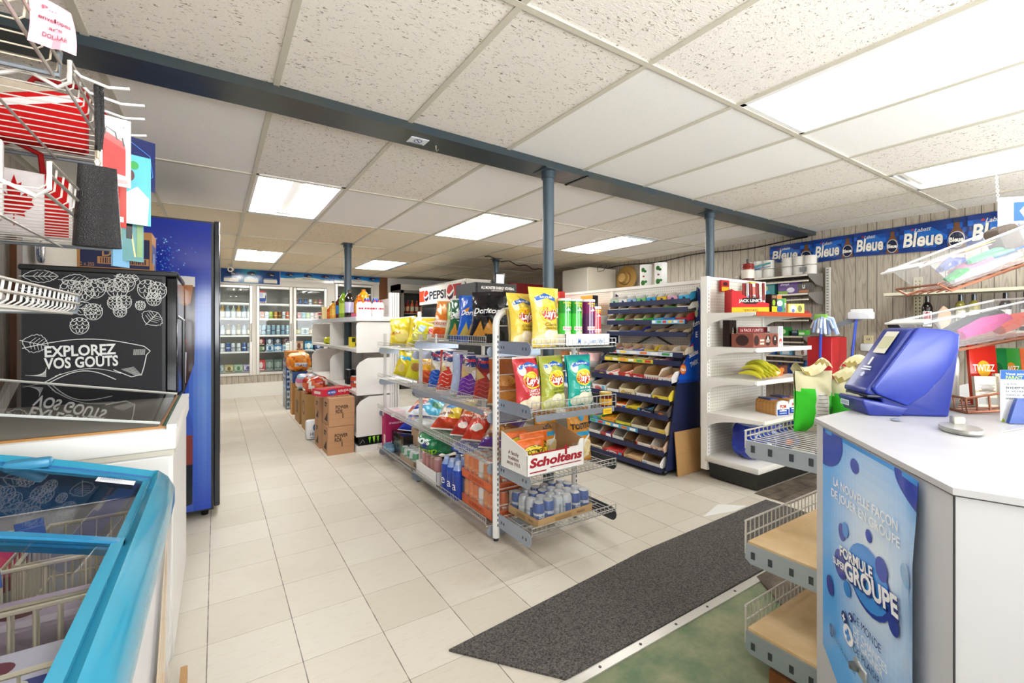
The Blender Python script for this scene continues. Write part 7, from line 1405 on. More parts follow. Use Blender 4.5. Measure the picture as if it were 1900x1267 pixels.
def bin_(label, O, tl, fill, seedn):
    t = thing('clear_bin', label, 'bin', (0, 0, 0)); m = MB(); m.M = frame_m(O + Vector((0, 0, .004)), tl); L, W, H = .29, .19, .115
    def ring(f, z): return [(-.0 - f * .055, .012 - f * .012, z), (L + f * .0, .012 - f * .012, z), (L + f * .0, W + f * .008, z), (-f * .055, W + f * .008, z)]
    r0, r1 = ring(0, 0), ring(1, H); m.add(r0 + r1, [(0, 1, 2, 3)] + [(i, (i + 1) % 4, 4 + (i + 1) % 4, 4 + i) for i in range(4)], 'eef0f2'); m.build('tub', 'clear_plastic', t)
    m = MB(); m.M = frame_m(O + Vector((0, 0, .004)), tl); rr = ring(1.0, H); rr[0] = (-.085, -.008, H - .01); rr[3] = (-.085, W + .01, H - .01)
    m.tube(rr, .004, 'f4f4f4', 6, 0, True); m.add([(-.085, -.008, H - .01), (-.085, W + .01, H - .01), (-.055, W + .008, H), (-.055, 0, H)], [(0, 1, 2, 3)], 'f4f4f4'); m.build('rim', 'plastic', t)
    return t
bin_('clear plastic bin of wrapped pens on the upper copper tray', O1, .37, 0, 1); bin_('clear plastic bin of pink and orange gloves on the lower copper tray', O2, .21, 0, 2)
def inbin(O, tl, name, label, cat, mk, mat='shrink'):
    m = MB(); m.M = frame_m(O + Vector((0, 0, .008)), tl); mk(m); tag(m.build(name, mat), label, cat)
def bundle(a0, w0, z0, a1, w1, z1, cols, n=6, r=.006):
    def f(m):
        R = random.Random(int(a0 * 1000) + n)
        for k in range(n): o = [R.uniform(-.012, .012) for _ in range(3)]; m.tube([(a0, w0 + o[0], z0 + o[1] * .5 + .012), ((a0 + a1) / 2, (w0 + w1) / 2 + o[2], (z0 + z1) / 2 + .016 + o[1]), (a1, w1 + o[1], z1 + .012)], [r, r * 1.5, r], cols[k % len(cols)], 6)
    return f
inbin(O1, .37, 'pen_pack', 'navy wrapped bundle in the upper clear bin', 'pens', bundle(-.01, .03, .05, .08, .04, .055, ['2a3f9c', '35489c', '24357c'], 7, .009))
inbin(O1, .37, 'pen_pack', 'bright green pen bundle in the upper clear bin', 'pens', bundle(.08, .03, .045, .27, .05, .03, ['3ac06a', '5ad08a', '2a6ac0'], 7, .006))
inbin(O1, .37, 'pen_pack', 'pink pen bundle in the upper clear bin', 'pens', bundle(.03, .05, .025, .15, .03, .03, ['c86a94', 'd88aac'], 5, .007))
inbin(O1, .37, 'pen_pack', 'green hair tie bundle low in the upper clear bin', 'pens', bundle(.0, .03, .008, .07, .03, .022, ['2aa84a', '1c9440'], 5, .006))
inbin(O1, .37, 'clear_wrapper', 'crumpled white wrapper along the bottom of the upper clear bin', 'wrapper', bundle(.02, .05, .004, .25, .06, .008, ['dfe0e4', 'cfd2d8', 'eceef0'], 8, .011))
inbin(O1, .37, 'card_strip', 'pink and olive paper strips lying at the top of the upper clear bin', 'card', lambda m: (m.box((.02, .03, .085), (.17, .09, .088), 'd8a0a4'), m.box((.1, .05, .09), (.26, .1, .093), 'a8a458')), 'card')
inbin(O1, .37, 'grey_pouch', 'mottled grey pouch at the raised end of the upper clear bin', 'pouch', lambda m: m.rbox((.2, .03, .04), (.27, .1, .13), .015, '7a7068'), 'cloth')
inbin(O2, .21, 'glove', 'bright pink glove bundle in the lower clear bin', 'gloves', bundle(.05, .04, .02, .2, .05, .05, ['e04aa4', 'd84096', 'e860b0'], 8, .014), 'cloth')
inbin(O2, .21, 'glove', 'coral orange glove bundle in the lower clear bin', 'gloves', bundle(.16, .04, .015, .27, .06, .04, ['e0604a', 'd8705a'], 6, .014), 'cloth')
inbin(O2, .21, 'glove', 'dark grey glove bundle in the lower clear bin', 'gloves', bundle(.0, .08, .02, .22, .1, .06, ['3a3836', '4a4846', '2c2a2a'], 8, .014), 'cloth')
# seed and sauce packets in the base tray
for k, (px, pz, h, w, c1, c2, nm) in enumerate(((.03, 0, .1, .07, 'c8bca4', '8a8478', 'cream instruction card packet in the copper base tray'), (.085, 0, .11, .07, 'b8a890', '6a2a2a', 'tan packet beside the cream one in the copper base tray'), (.14, .02, .11, .06, '1c1c1c', '2a8a3a', 'black and green packet in the copper base tray'), (.2, .0, .11, .06, 'c8a890', '7a5a4a', 'beige packet at the end panel side of the copper base tray'),
        (.06, .06, .20, .08, 'b8281c', 'd8a02a', 'red snack packet standing behind in the copper base tray'), (.12, .08, .19, .06, '1f7a3c', '1c5a34', 'dark green snack packet standing behind in the copper base tray'), (.17, .1, .19, .06, '3a9a3a', 'd88a2a', 'bright green snack packet standing behind in the copper base tray'), (.225, .1, .19, .05, 'e0642a', 'f0e0c8', 'orange snack packet beside the end panel'))):
    m = MB(); m.M = frame_m(O0 + Vector((0, 0, .012)), .0) @ T(px * 1.1 + .03, pz + .05, 0, rx=-.1); m.box((0, 0, 0), (w, .012, h), c1); fr = Fr((0, 0, 0), (1, 0, 0), (0, 0, 1), w, h)
    m.art(fr, [('r', .1, .08, .9, .3, c2), ('e', .5, .6, .25, .14, c2)] + ([('t', 'TWIZZ', .5, .62, .12, 'f0e8d8', .8)] if k in (4, 6) else [('r', .15, .4 + j * .1, .8, .43 + j * .1, '8a7a6a') for j in range(4)] if k in (0, 1, 3) else []))
    tag(m.build('snack_packet', 'gloss'), nm, 'packet')
m = MB(); q = kp(2.36, .56, .952); m.lathe([(.04, 0), (.045, .02), (.045, .16), (.038, .19)], ['8a857c', '9a958c', '8f8a82'], 16); solo(m, 'steel_cup', 'metal', 'dull steel canister between the terminal and the copper rack', 'canister', (q.x, q.y, q.z))
# hanging sign
t = thing('hanging_sign', 'white hanging sign with a blue logo square on a white chain', 'sign', (4.335, .75, 2.0)); U = Vector((.62, -.78, 0))
m = MB(); m.quad((0, 0, -.16), U * .5 + Vector((0, 0, -.16)), U * .5 + Vector((0, 0, .1)), (0, 0, .1), 'f0f0f0'); N = U.cross(Vector((0, 0, 1))); m.quad(*[Vector(p) - N * .004 for p in ((0, 0, .1), U * .5 + Vector((0, 0, .1)), U * .5 + Vector((0, 0, -.16)), (0, 0, -.16))], 'f0f0f0')
fr = Fr((0, 0, -.16), U, (0, 0, 1), .5, .26); m.art(fr, [('r', .16, .45, .6, .93, '1c4ea8'), ('l', [(.42, .86), (.3, .84), (.24, .7), (.28, .56), (.4, .52)], .02, 'f0f2f6'), ('l', [(.44, .8), (.36, .76), (.33, .68), (.36, .6)], .012, 'f0f2f6'), ('t', 'loto', .4, .3, .18, '1c4ea8', .4)]); m.build('panel', 'plastic', t)
m = MB(); m.tube([(0, 0, .105), U * .5 + Vector((0, 0, .105))], .012, 'f2f2f2', 8); m.build('rail', 'plastic', t)
m = MB()
for k in range(14): z = .12 + k * .0138; m.tube([(-.0 - k * .004, .006 * cos(a) * (k % 2), z + .009 * sin(a)) if k % 2 else (-.0 - k * .004 + .006 * cos(a), 0, z + .009 * sin(a)) for a in [i * pi / 4 for i in range(8)]], .002, 'ececec', 4, 0, True)
m.build('chain', 'plastic', t)
# ---------------------------------------------------------------- wire basket rack at the end of the counter
t = thing('basket_rack', 'grey rack of three sloping baskets with wooden boards against the counter', 'rack', (0, 0, 0)); BX, BY = 1.62, .92
for i, (z, fh, brk) in enumerate(((.85, .035, (.792, .852)), (.47, .085, (.408, .478)), (.155, .09, (.082, .160)))):
    m = MB(); n = 26; x1 = 2.4
    for k in range(n + 1): x = BX + .005 + (x1 - BX) * k / n; m.tube([(x, BY, z + fh), (x, BY, z + .006), (x, BY - .006, z), (x, .675, z)], .0022, 'cfcdc6', 4, cap=False)
    m.bar((BX, BY, z + fh), (x1, BY, z + fh), .0035, 'd4d2cc', 0, 5); m.bar((BX, BY, z + fh * .4), (x1, BY, z + fh * .4), .003, 'd4d2cc', 0, 5); m.tube([(BX, BY - .002, z + fh), (BX, BY - .002, brk[0] + .03)], .004, 'd4d2cc', 5)
    m.build('basket', 'wire', t)
    m = MB(); pts = [(BY - .005, brk[1]), (BY - .002, brk[0] + .015), (BY - .02, brk[0]), (.672, brk[0] - .0), (.672, brk[1])]
    m.prism(pts, .004, 'aab4bc', axis='x', o=BX - .004)
    for k in (.03, .09, .16, .22):
        m.box((BX - .0055, BY - k - .008, brk[0] + .02), (BX - .004, BY - k + .006, brk[0] + .045), '4a5056')
    m.build('bracket', 'metal', t)
    if i: MB().box((BX + .004, .675, z + .004), (2.4, BY - .008, z + .014), 'ddd').build('board', 'tan_board', t)
MB().box((2.36, .665, .0), (2.4, .70, 1.0), 'c8c6c0').build('upright', 'paint', t); MB().box((1.75, .665, .0), (1.79, .70, .84), 'c8c6c0').build('upright', 'paint', t)
def sack(label, x, y, z, w, h, d, c1, rz, seed, art):
    fb = Bag(w, h, d, seed, 1, .7); m = MB(); bb = Bag(w, h, d, seed + 9, -1, .7); bb.sk = fb.sk
    cf = lambda u, v: 'e2ddb4' if v > .68 + .05 * sin(u * 7) else (c1 if u < .33 or u > .72 else 'e8e6dc'); m.surf(lambda u, v: fb.p(u, v * .97, 0), 18, 18, cf); m.surf(lambda u, v: bb.p(1 - u, v * .97, 0), 18, 18, cf)
    m.art(fb, [('r', .36, .12 + k * .06, .66, .13 + k * .06, '8a8a82') for k in range(9)] + art); o = solo(m, 'feed_sack', 'card', label, 'sack', (x, y, z), rz)
    return o
# sacks with rolled tops stand in the top basket
for lab, x, y, w, h, c1, rz, sd in (('lime green and white sack with rolled paper top in the upper basket', 1.965, .845, .15, .245, '3ccc2e', -.55, 3), ('second green and white sack with crumpled top beside the first', 2.11, .79, .14, .21, '3cc02e', -.5, 4), ('yellow sack with rolled top behind the ticket terminal', 2.27, .8, .14, .25, 'd2b41e', -.6, 5)):
    o = sack(lab, x, y, .853, w, h, .11, c1, rz, sd, [('e', .85, .35, .1, .1, '1f7a1c')] if c1 != 'd2b41e' else [('e', .3, .3, .2, .12, '6a3a2a')])
    m = MB(); m.M = T(0, 0, h * .93); m.surf(lambda u, v: (-w * .44 + w * .88 * u, -.035 + .07 * v + .012 * sin(u * 8), .012 + .03 * sin(v * pi) + .02 * sin(u * 6 + sd)), 10, 6, lambda u, v: ('e6e0b8', '9a8a4a', 'd8d0a0')[int(u * 5 + v * 3) % 3]); m.build('rolled_top', 'card', o)
# orange-brown box under the lowest basket, mat and planks on the floor
m = MB().box((1.63, .70, .0), (1.74, .84, .06), '8a4e22'); tag(m.build('wooden_block', 'brown_wood'), 'reddish brown wooden block under the lowest basket', 'block')
m = MB(); m.prism([(.76, 1.61), (1.05, 1.245), (3.35, 1.26), (3.35, 1.75), (2.0, 1.725)], .009, '666', axis='z', o=.0008); tag(m.build('door_mat', 'carpet'), 'long dark grey textured runner mat along the counter', 'mat')
m = MB(); m.prism([(2.12, 1.02), (2.7, 1.02), (2.7, 1.235), (2.28, 1.235)], .008, '666', axis='z', o=.0015); tag(m.build('floor_plank', 'worn_plank'), 'worn dark wooden plank patch in the green floor', 'plank')
for k in range(3): m = MB().box((3.42 + .0, 1.62 - .0 + k * .085, .001), (4.6, 1.70 + k * .085, .005), '888'); tag(m.build('floor_plank', 'worn_plank'), 'worn grey floorboard %s the black gondola base' % ('farthest out from', 'second out from', 'tight against')[k], 'plank')
m = MB(); m.prism([(2.72, 1.83), (3.0, 1.9), (3.14, 1.77), (2.98, 1.765)], .0012, 'ecebe6', axis='z', o=.0008); tag(m.build('paper_patch', 'gloss'), 'white paper patch stuck to the floor tiles beyond the mat', 'paper')
# ---------------------------------------------------------------- ice cream freezer, chest freezer, fridges
t = thing('ice_cream_freezer', 'teal rimmed ice cream chest freezer with sliding glass lids', 'freezer', (0, 0, 0))
FX, FL, Y0, Y1 = -.105, -.88, .45, 1.77
def hz(x):   # the lid curves up towards the wall
    f = (FX - x) / (FX - FL); return .800 + .17 * sin(f * pi / 2)
m = MB(); bx = FX - .02
m.box((FL, Y0, .08), (FL + .03, Y1, .76), 'e4e4ea'); m.box((FL, Y1 - .05, .08), (bx, Y1 - .02, .765), 'e6e6ec'); m.box((FL, Y0, .08), (bx, Y0 + .03, .765), 'e6e6ec'); m.box((FL, Y0, .08), (bx, Y1 - .02, .2), 'd8d8de')
m.add([(bx + .0, Y0, .06), (bx + .0, Y1 - .02, .06), (bx + .012, Y1 - .02, .75), (bx + .012, Y0, .75), (bx - .05, Y0, .06), (bx - .05, Y1 - .02, .06), (bx - .05, Y1 - .02, .765), (bx - .05, Y0, .765)], [(0, 1, 2, 3), (7, 6, 5, 4), (3, 2, 6, 7)], 'd3d3df')
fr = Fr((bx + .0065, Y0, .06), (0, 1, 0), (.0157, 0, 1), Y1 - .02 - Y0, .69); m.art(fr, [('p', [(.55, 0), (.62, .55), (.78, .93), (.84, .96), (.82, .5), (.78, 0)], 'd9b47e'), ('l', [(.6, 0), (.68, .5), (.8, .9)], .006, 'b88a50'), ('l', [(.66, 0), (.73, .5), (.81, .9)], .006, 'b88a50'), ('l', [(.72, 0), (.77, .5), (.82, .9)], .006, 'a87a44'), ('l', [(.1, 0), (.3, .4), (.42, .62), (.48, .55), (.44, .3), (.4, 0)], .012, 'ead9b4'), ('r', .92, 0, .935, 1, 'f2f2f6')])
m.build('cabinet', 'gloss', t)
m = MB(); N = 14; rim = []
def rimstrip(pts_in, pts_out, col, dz=.0, th=.05):
    n = len(pts_in); vs = []
    for (xi, yi), (xo, yo) in zip(pts_in, pts_out): vs += [(xi, yi, hz(xi) - .004), (xi + (xo - xi) * .35, yi + (yo - yi) * .35, hz(xi) + .012), (xi + (xo - xi) * .75, yi + (yo - yi) * .75, hz(xo) + .006), (xo, yo, hz(xo) - .025), (xo, yo, hz(xo) - th - .02), (xi, yi, hz(xi) - th)]
    fs = []
    for i in range(n - 1):
        for k in range(5): fs.append((i * 6 + k, i * 6 + k + 1, i * 6 + 7 + k, i * 6 + 6 + k))
    m.add(vs, fs, col, 0, True)
ins_ = .056
out = [(FX, Y0 + (Y1 - .05 - Y0) * k / 8) for k in range(9)] + [(FX - .05 + .05 * cos(a), Y1 - .05 + .05 * sin(a)) for a in (pi / 8, pi / 4, 3 * pi / 8, pi / 2)] + [(FX - .05 + (FL - FX + .05) * k / 10, Y1) for k in range(1, 11)]
inn = [(FX - ins_, Y0 + (Y1 - ins_ - Y0) * k / 8) for k in range(9)] + [(FX - ins_, Y1 - ins_)] * 4 + [(FX - ins_ + (FL - FX + ins_) * k / 10, Y1 - ins_) for k in range(1, 11)]
rimstrip(inn, out, '2f8fae'); m.build('rim', 'gloss', t)
m = MB(); m.add([(FX - ins_, Y0, hz(FX - ins_)), (FX - ins_, Y1 - ins_, hz(FX - ins_)), (FX - ins_, Y1 - ins_, .72), (FX - ins_, Y0, .72)], [(0, 1, 2, 3)], '3f97b0')
m.add([v for k in range(11) for v in ((FX - ins_ + (FL - FX + ins_) * k / 10, Y1 - ins_, hz(FX - ins_ + (FL - FX + ins_) * k / 10)), (FX - ins_ + (FL - FX + ins_) * k / 10, Y1 - ins_, .77))], [(2 * k, 2 * k + 1, 2 * k + 3, 2 * k + 2) for k in range(10)], '2f6ea8'); m.box((FL + .03, Y0 + .03, .2), (bx - .05, Y1 - .05, .3), 'dfe0e2'); m.build('inner_lining', 'plastic', t)
def lid(y0, y1, dz, name):
    d = None; xs = [FX - ins_ + .004 + (FL + .03 - FX + ins_) * k / 12 for k in range(13)]
    f = MB()
    def bar(p, q, w): pass
    for ya, yb in ((y0, y0 + .022), (y1 - .022, y1)):
        vs = []
        for x in xs: z = hz(x) - .012 + dz; vs += [(x, ya, z), (x, yb, z), (x, yb, z + .012), (x, ya, z + .012)]
        fs = []
        for i in range(12):
            for k in range(4): fs.append((i * 4 + k, i * 4 + (k + 1) % 4, i * 4 + 4 + (k + 1) % 4, i * 4 + 4 + k))
        f.add(vs, fs + [(0, 1, 2, 3)], '2f7fa8', 0, False)
    x = xs[0]; f.box((x - .02, y0, hz(x) - .012 + dz), (x, y1, hz(x) + .002 + dz), '3f97b6')
    d = f.build('lid_frame', 'gloss', t)
    g = MB(); vs = []
    for x in xs: vs += [(x, y0 + .02, hz(x) - .005 + dz), (x, y1 - .02, hz(x) - .005 + dz)]
    g.add(vs, [(2 * i, 2 * i + 1, 2 * i + 3, 2 * i + 2) for i in range(12)], 'fff', 0, True); g.build('lid_glass', 'lid_glass', d); return d
d1 = lid(1.19, Y1 - ins_ - .004, -.004, 'a'); d2 = lid(Y0 + .02, 1.225, .008, 'b')
m = MB(); m.rbox((-.46, Y1 - ins_ - .03, hz(-.42) - .012), (-.37, Y1 - ins_ + .01, hz(-.42) + .012), .008, '3c8cb4'); m.build('handle', 'plastic', d1)
m = MB(); m.quad((-.27, 1.62, hz(-.27) - .003), (-.19, 1.62, hz(-.19) - .003), (-.19, 1.66, hz(-.19) - .003), (-.27, 1.66, hz(-.27) - .003), 'e6e8ee')
for k in range(12): m.quad((-.262 + k * .004, 1.635, hz(-.26) - .0015 - k * .0009), (-.2605 + k * .004, 1.635, hz(-.26) - .0015 - k * .0009), (-.2605 + k * .004, 1.652, hz(-.26) - .0015 - k * .0009), (-.262 + k * .004, 1.652, hz(-.26) - .0015 - k * .0009), '6a7a9a')
m.build('barcode_label', 'card', d1)
m = MB().box((-.105, .4, .0), (-.085, 2.0, .05), 'c8924a'); tag(m.build('wood_strip', 'oak_trim'), 'bare wooden strip on the floor along the freezers', 'strip')
# baskets and tubs inside the freezer
def fbasket(label, x0, x1, y0, y1, z0, z1):
    t = thing('freezer_basket', label, 'basket', (0, 0, 0), 0, 'cream wire freezer baskets'); m = MB(); c = 'e6ddc4'
    for z in (z1, (z0 + z1) / 2, z0): m.tube([(x0, y0, z), (x1, y0, z), (x1, y1, z), (x0, y1, z)], .005 if z == z1 else .0035, c, 6, 0, True)
    n = max(3, int((x1 - x0) / .03)); k2 = max(3, int((y1 - y0) / .03))
    for k in range(n + 1):
        x = x0 + (x1 - x0) * k / n; m.tube([(x, y0, z1), (x, y0, z0), (x, y1, z0), (x, y1, z1)], .0026, c, 5)
    for k in range(1, k2):
        y = y0 + (y1 - y0) * k / k2; m.tube([(x0, y, z1), (x0, y, z0), (x1, y, z0), (x1, y, z1)], .0026, c, 5)
    m.build('wire_basket', 'plastic', t)
fbasket('cream wire basket in the freezer under the far lid, beside the wall of the cabinet', -.37, -.185, 1.43, 1.68, .46, .735)
fbasket('cream wire basket in the freezer holding the white ice cream tub', -.82, -.39, 1.43, 1.68, .46, .735)
fbasket('cream wire basket in the freezer under the near lid, middle row', -.42, -.185, 1.225, 1.415, .46, .735)
fbasket('cream wire basket in the freezer under the near lid, nearest row', -.42, -.185, .99, 1.205, .46, .735)
fbasket('cream wire basket in the freezer along the wall under the near lid', -.82, -.44, .6, 1.41, .46, .735)
t = thing('ice_cream_tub', 'white round ice cream tub with printed lid lying in the freezer', 'ice cream', (-.455, 1.6, .72), .3, None, -.7); m = MB().lathe([(.055, -.09), (.066, 0)], 'c83a6a', 24); m.build('tub', 'card', t); m = MB().lathe([(.07, -.01), (.072, .0), (.07, .012), (.06, .014)], 'eceae8', 26)
m.art(Fr((-.05, -.05, .0142), (1, 0, 0), (0, 1, 0), .1, .1), [('t', 'ICE', .5, .7, .16, '3a3a40', .4), ('t', 'CREAM', .5, .5, .14, '3a3a40', .6), ('r', .2, .3, .8, .36, '6a6a72'), ('r', .3, .2, .7, .25, '6a6a72')]); m.build('lid', 'plastic', t)
lump('frozen_treat_bag', .26, .2, .14, lambda u, v: ('8a2a54', 'a8406a')[int(u * 9) % 2], [], 'dark pink frozen treat pack in the freezer beside the white tub', 'frozen treats', (-.62, 1.56, .53), 0, 'shrink', 91)
def tagcard(label, x, y, z, rz):
    m = MB(); m.M = T(0, 0, 0, rx=-.5); m.box((-.026, -.0015, -.035), (.026, .0015, .035), '3f66b8'); m.art(FACE['y']((-.026, -.0015, -.035), (.026, .0015, .035)), [('r', .1, .7, .9, .75, '5a80cc'), ('r', .1, .3, .9, .34, '5a80cc')]); solo(m, 'price_tag', 'card', label, 'price tag', (x, y, z), rz, None)
tagcard('blue price tag clipped to the freezer basket by the white tub', -.385, 1.60, .745, .5); tagcard('blue price tag clipped to the freezer basket under the near lid', -.41, 1.40, .74, .5)
for k, (x, y, z, w, d, h, c, a, nm) in enumerate(((-.29, 1.09, .475, .16, .17, .2, 'd8d4e4', [('r', .05, .05, .95, .4, '3a4a94'), ('e', .3, .7, .2, .15, '7a3a4a'), ('e', .6, .3, .1, .1, 'e8e4d8')], 'white and violet frozen bar carton under the near lid'), (-.3, 1.32, .475, .18, .15, .2, 'c8b8cc', [('e', .3, .6, .2, .2, '5a2a30'), ('e', .6, .7, .2, .14, 'b84a4a'), ('r', .1, .1, .9, .3, 'dfd4e0')], 'lilac and brown cone carton in the basket under the joint of the two lids'), (-.29, .88, .31, .2, .16, .17, 'c89a4a', [('e', .4, .5, .3, .3, '6a3a20'), ('r', .6, .1, .9, .5, 'b8442a')], 'golden brown ice cream carton on the freezer floor nearest the shop front'), (-.6, 1.2, .475, .2, .3, .2, 'e0d8c8', [('e', .5, .5, .3, .3, 'c8a048'), ('r', .1, .1, .5, .3, '3a3a40')], 'cream coloured frozen dessert carton along the wall'), (-.58, .85, .475, .16, .17, .2, '8a3040', [('r', .1, .2, .9, .5, 'e8c8c8')], 'wine red frozen carton along the wall'))):
    m = MB(); aa, bb2 = (-w / 2, -d / 2, 0), (w / 2, d / 2, h); m.box(aa, bb2, c); m.art(FACE['Z'](aa, bb2), a); m.art(FACE['X'](aa, bb2), a); solo(m, 'frozen_carton', 'card', nm, 'frozen treats', (x, y, z))
# white chest freezer with raised glass lid
t = thing('chest_freezer', 'old white chest freezer with a slanted glass lid in front of the black fridge', 'freezer', (0, 0, 0)); X1, X0, Y0f, Y1f = -.12, -.9, 2.06, 2.97
def lz(x): return .905 + (X1 - x) * .178
m = MB(); m.rbox((X0, Y0f + .012, .03), (X1 - .012, Y1f, .80), .012, 'e8e7e4', seg=1); m.build('cabinet', 'paint', t)
m = MB(); m.rbox((X0, Y0f, .815), (X1, Y1f, .895), .012, 'ecebe7', seg=2); m.box((X0, Y0f + .008, .798), (X1 - .008, Y1f, .816), 'cfcabb'); m.build('lid_base', 'paint', t)
m = MB(); m.box((X0, Y0f + .015, .894), (X1 - .03, Y0f + .03, .903), 'b8864e'); m.box((X1 - .055, Y0f + .02, .896), (X1 - .043, Y1f - .02, .907), '9a7048'); m.box((X1 - .04, Y0f + .02, .896), (X1 - .03, Y1f - .02, .908), '35604a'); m.box((X1 - .03, Y0f, .892), (X1, Y1f, .91), 'ecebe7'); m.build('lid_trim', 'paint', t)
xs = [X1 - .05 + (X0 - X1 + .05) * k / 2 for k in range(3)]
m = MB(); gy0, gy1 = Y0f + .025, Y1f - .02
m.add([(xs[0], gy0, lz(xs[0])), (xs[0], gy1, lz(xs[0])), (xs[2], gy1, lz(xs[2])), (xs[2], gy0, lz(xs[2]))], [(0, 1, 2, 3)], 'fff'); m.add([(xs[0], gy0, .9), (xs[0], gy0, lz(xs[0])), (xs[2], gy0, lz(xs[2])), (xs[2], gy0, .9)], [(0, 1, 2, 3)], 'fff'); m.build('lid_glass', 'lid_glass', t)
m = MB(); m.bar((xs[0], gy0, lz(xs[0])), (xs[2], gy0, lz(xs[2])), .005, 'd8dcd8', 0, 6); m.bar((xs[0], gy1, lz(xs[0])), (xs[2], gy1, lz(xs[2])), .006, 'e0dfd8', 0, 6); m.bar((xs[2], gy0, lz(xs[2])), (xs[2], gy1, lz(xs[2])), .006, 'e0dfd8', 0, 6); m.build('lid_frame', 'plastic', t)
m = MB(); m.box((X0 + .03, Y0f + .04, .897), (X1 - .07, Y1f - .03, .899), 'd9d3c8'); m.build('inner_tray', 'card', t)
# black beer fridge with chalk drawings
t = thing('beer_fridge', 'black fridge with white hop drawings and the words EXPLOREZ VOS GOUTS', 'refrigerator', (0, 0, 0)); bx0, bx1, by0, by1, bz = -.755, -.222, 3.0, 3.6, 1.545
m = MB(); m.box((bx0, by0, .05), (bx1, by1, bz), '232327'); m.rbox((bx0 - .01, by0 - .008, bz - .015), (bx1 + .055, by1, bz + .012), .006, '17181a', seg=1); m.build('cabinet', 'paint', t)
m = MB()
for x in (bx0 + .05, bx1 - .05):
    for y in (by0 + .05, by1 - .05): m.lathe([(.02, 0), (.02, .05)], '1a1a1c', 8, c=(x, y, 0))
m.build('foot', 'plastic', t)
m = MB(); m.rbox((bx1 + .002, by0, .06), (bx1 + .05, by1, bz - .02), .006, '131416', seg=1); m.box((bx1 + .0505, by0 + .05, .2), (bx1 + .052, by1 - .05, bz - .12), '2a2f36'); d = m.build('door', 'gloss', t); MB().tube([(bx1 + .05, by0 + .03, .9), (bx1 + .075, by0 + .03, .92), (bx1 + .075, by0 + .03, 1.3), (bx1 + .05, by0 + .03, 1.32)], .008, '1c1d20', 6).build('handle', 'plastic', d)
m = MB(); wF, hF = bx1 - .02 - bx0, bz - .03 - .62; fr = Fr((bx0 + .005, by0 - .001, .62), (1, 0, 0), (0, 0, 1), wF, hF, .0005); CK = 'dcdcd8'; it = [('r', 0, 0, 1, 1, '29292d')]
def P_(px, pz): return ((px - bx0 - .005) / wF, (pz - .62) / hF)
def pxz(px, py):     # pixel measured on the panel, turned into panel metres
    k = 3.0 / (840.5 * 0 + 1); return px, py
def hop(cx, cz, r, n=4):
    out = []
    for j in range(n):
        zz = cz + r * (.8 - 1.6 * j / (n - 1)); ww = r * (1.0 - .75 * abs(j - (n - 1) * .35) / n) * (1 if j < n - 1 else .6); k = 3 if j < n - 1 else 2
        for i in range(k):
            x0 = cx - ww + 2 * ww * i / k; x1 = x0 + 2 * ww / k
            out.append(('l', [P_(x0, zz + r * .25), P_(x0 + (x1 - x0) * .15, zz - r * .1), P_((x0 + x1) / 2, zz - r * .22), P_(x1 - (x1 - x0) * .15, zz - r * .1), P_(x1, zz + r * .25)], .003, CK))
    out.append(('l', [P_(cx + r * 1.0 * sin(a), cz + r * 1.15 * cos(a) * (1 if cos(a) > 0 else 1.05)) for a in [k * pi / 10 for k in range(21)]], .003, CK)); return out
def leaf(cx, cz, L, W, rot):
    out = []; q = []
    for k in range(13): f = k / 12; q.append((f * L, W * sin(pi * f) ** .8 * (1 + .12 * (k % 2))))
    full = q + [(a, -b) for a, b in q[::-1]]
    tr = lambda a, b: P_(cx + a * cos(rot) - b * sin(rot), cz + a * sin(rot) + b * cos(rot))
    out.append(('l', [tr(*p) for p in full], .0028, CK)); out.append(('l', [tr(-.1 * L, 0), tr(L * .95, 0)], .003, CK))
    for k in range(2, 6):
        for s in (1, -1): out.append(('l', [tr(L * k / 7, 0), tr(L * (k + 1.1) / 7, s * W * .7)], .002, CK))
    return out
for h in ((-.545, 1.44, .042), (-.50, 1.455, .04), (-.585, 1.445, .04), (-.415, 1.46, .042), (-.385, 1.49, .04), (-.425, 1.385, .028), (-.39, 1.39, .03), (-.405, 1.345, .026), (-.295, 1.46, .042), (-.255, 1.455, .038), (-.27, 1.41, .03), (-.325, 1.375, .02), (-.505, 1.34, .034), (-.555, 1.27, .034)): it += hop(*h)
for l in ((-.75, 1.5, .12, .028, 0.05), (-.62, 1.49, .11, .03, -.05), (-.5, 1.495, .1, .03, -.4), (-.42, 1.52, .09, .025, -.1), (-.3, 1.28, .075, .045, .9), (-.75, 1.2, .09, .04, -.3), (-.75, 1.44, .09, .03, -.6), (-.75, 1.36, .08, .03, .2), (-.6, 1.36, .12, .03, -.1)): it += leaf(*l)
arc = lambda x0, x1, za, zm: [P_(x0 + (x1 - x0) * k / 14, za + (zm - za) * sin(pi * k / 14)) for k in range(15)]
it += [('l', arc(-.75, -.31, 1.165, 1.205), .004, CK), ('l', [P_(-.31, 1.165), P_(-.285, 1.14), P_(-.3, 1.12), P_(-.31, 1.06), P_(-.32, 1.02)], .004, CK), ('l', arc(-.66, -.42, 1.0, 1.05), .004, CK), ('l', arc(-.64, -.4, 1.03, 1.06), .003, CK), ('l', [P_(-.32, 1.02), P_(-.36, 1.01), P_(-.43, 1.05)], .004, CK), ('l', [P_(-.75, .985), P_(-.68, 1.0), P_(-.62, 1.04)], .004, CK)]
for k in range(12): it += [('l', [P_(-.74 + k * .006, 1.04 - k * .001), P_(-.67, 1.05 + k * .004 - .02)], .0015, CK), ('l', [P_(-.4 + k * .005, 1.05 - k * .003), P_(-.35 + k * .003, 1.06 - k * .004)], .0015, CK), ('l', [P_(-.35 + k * .004, 1.15), P_(-.352 + k * .004, 1.12)], .0015, CK)]
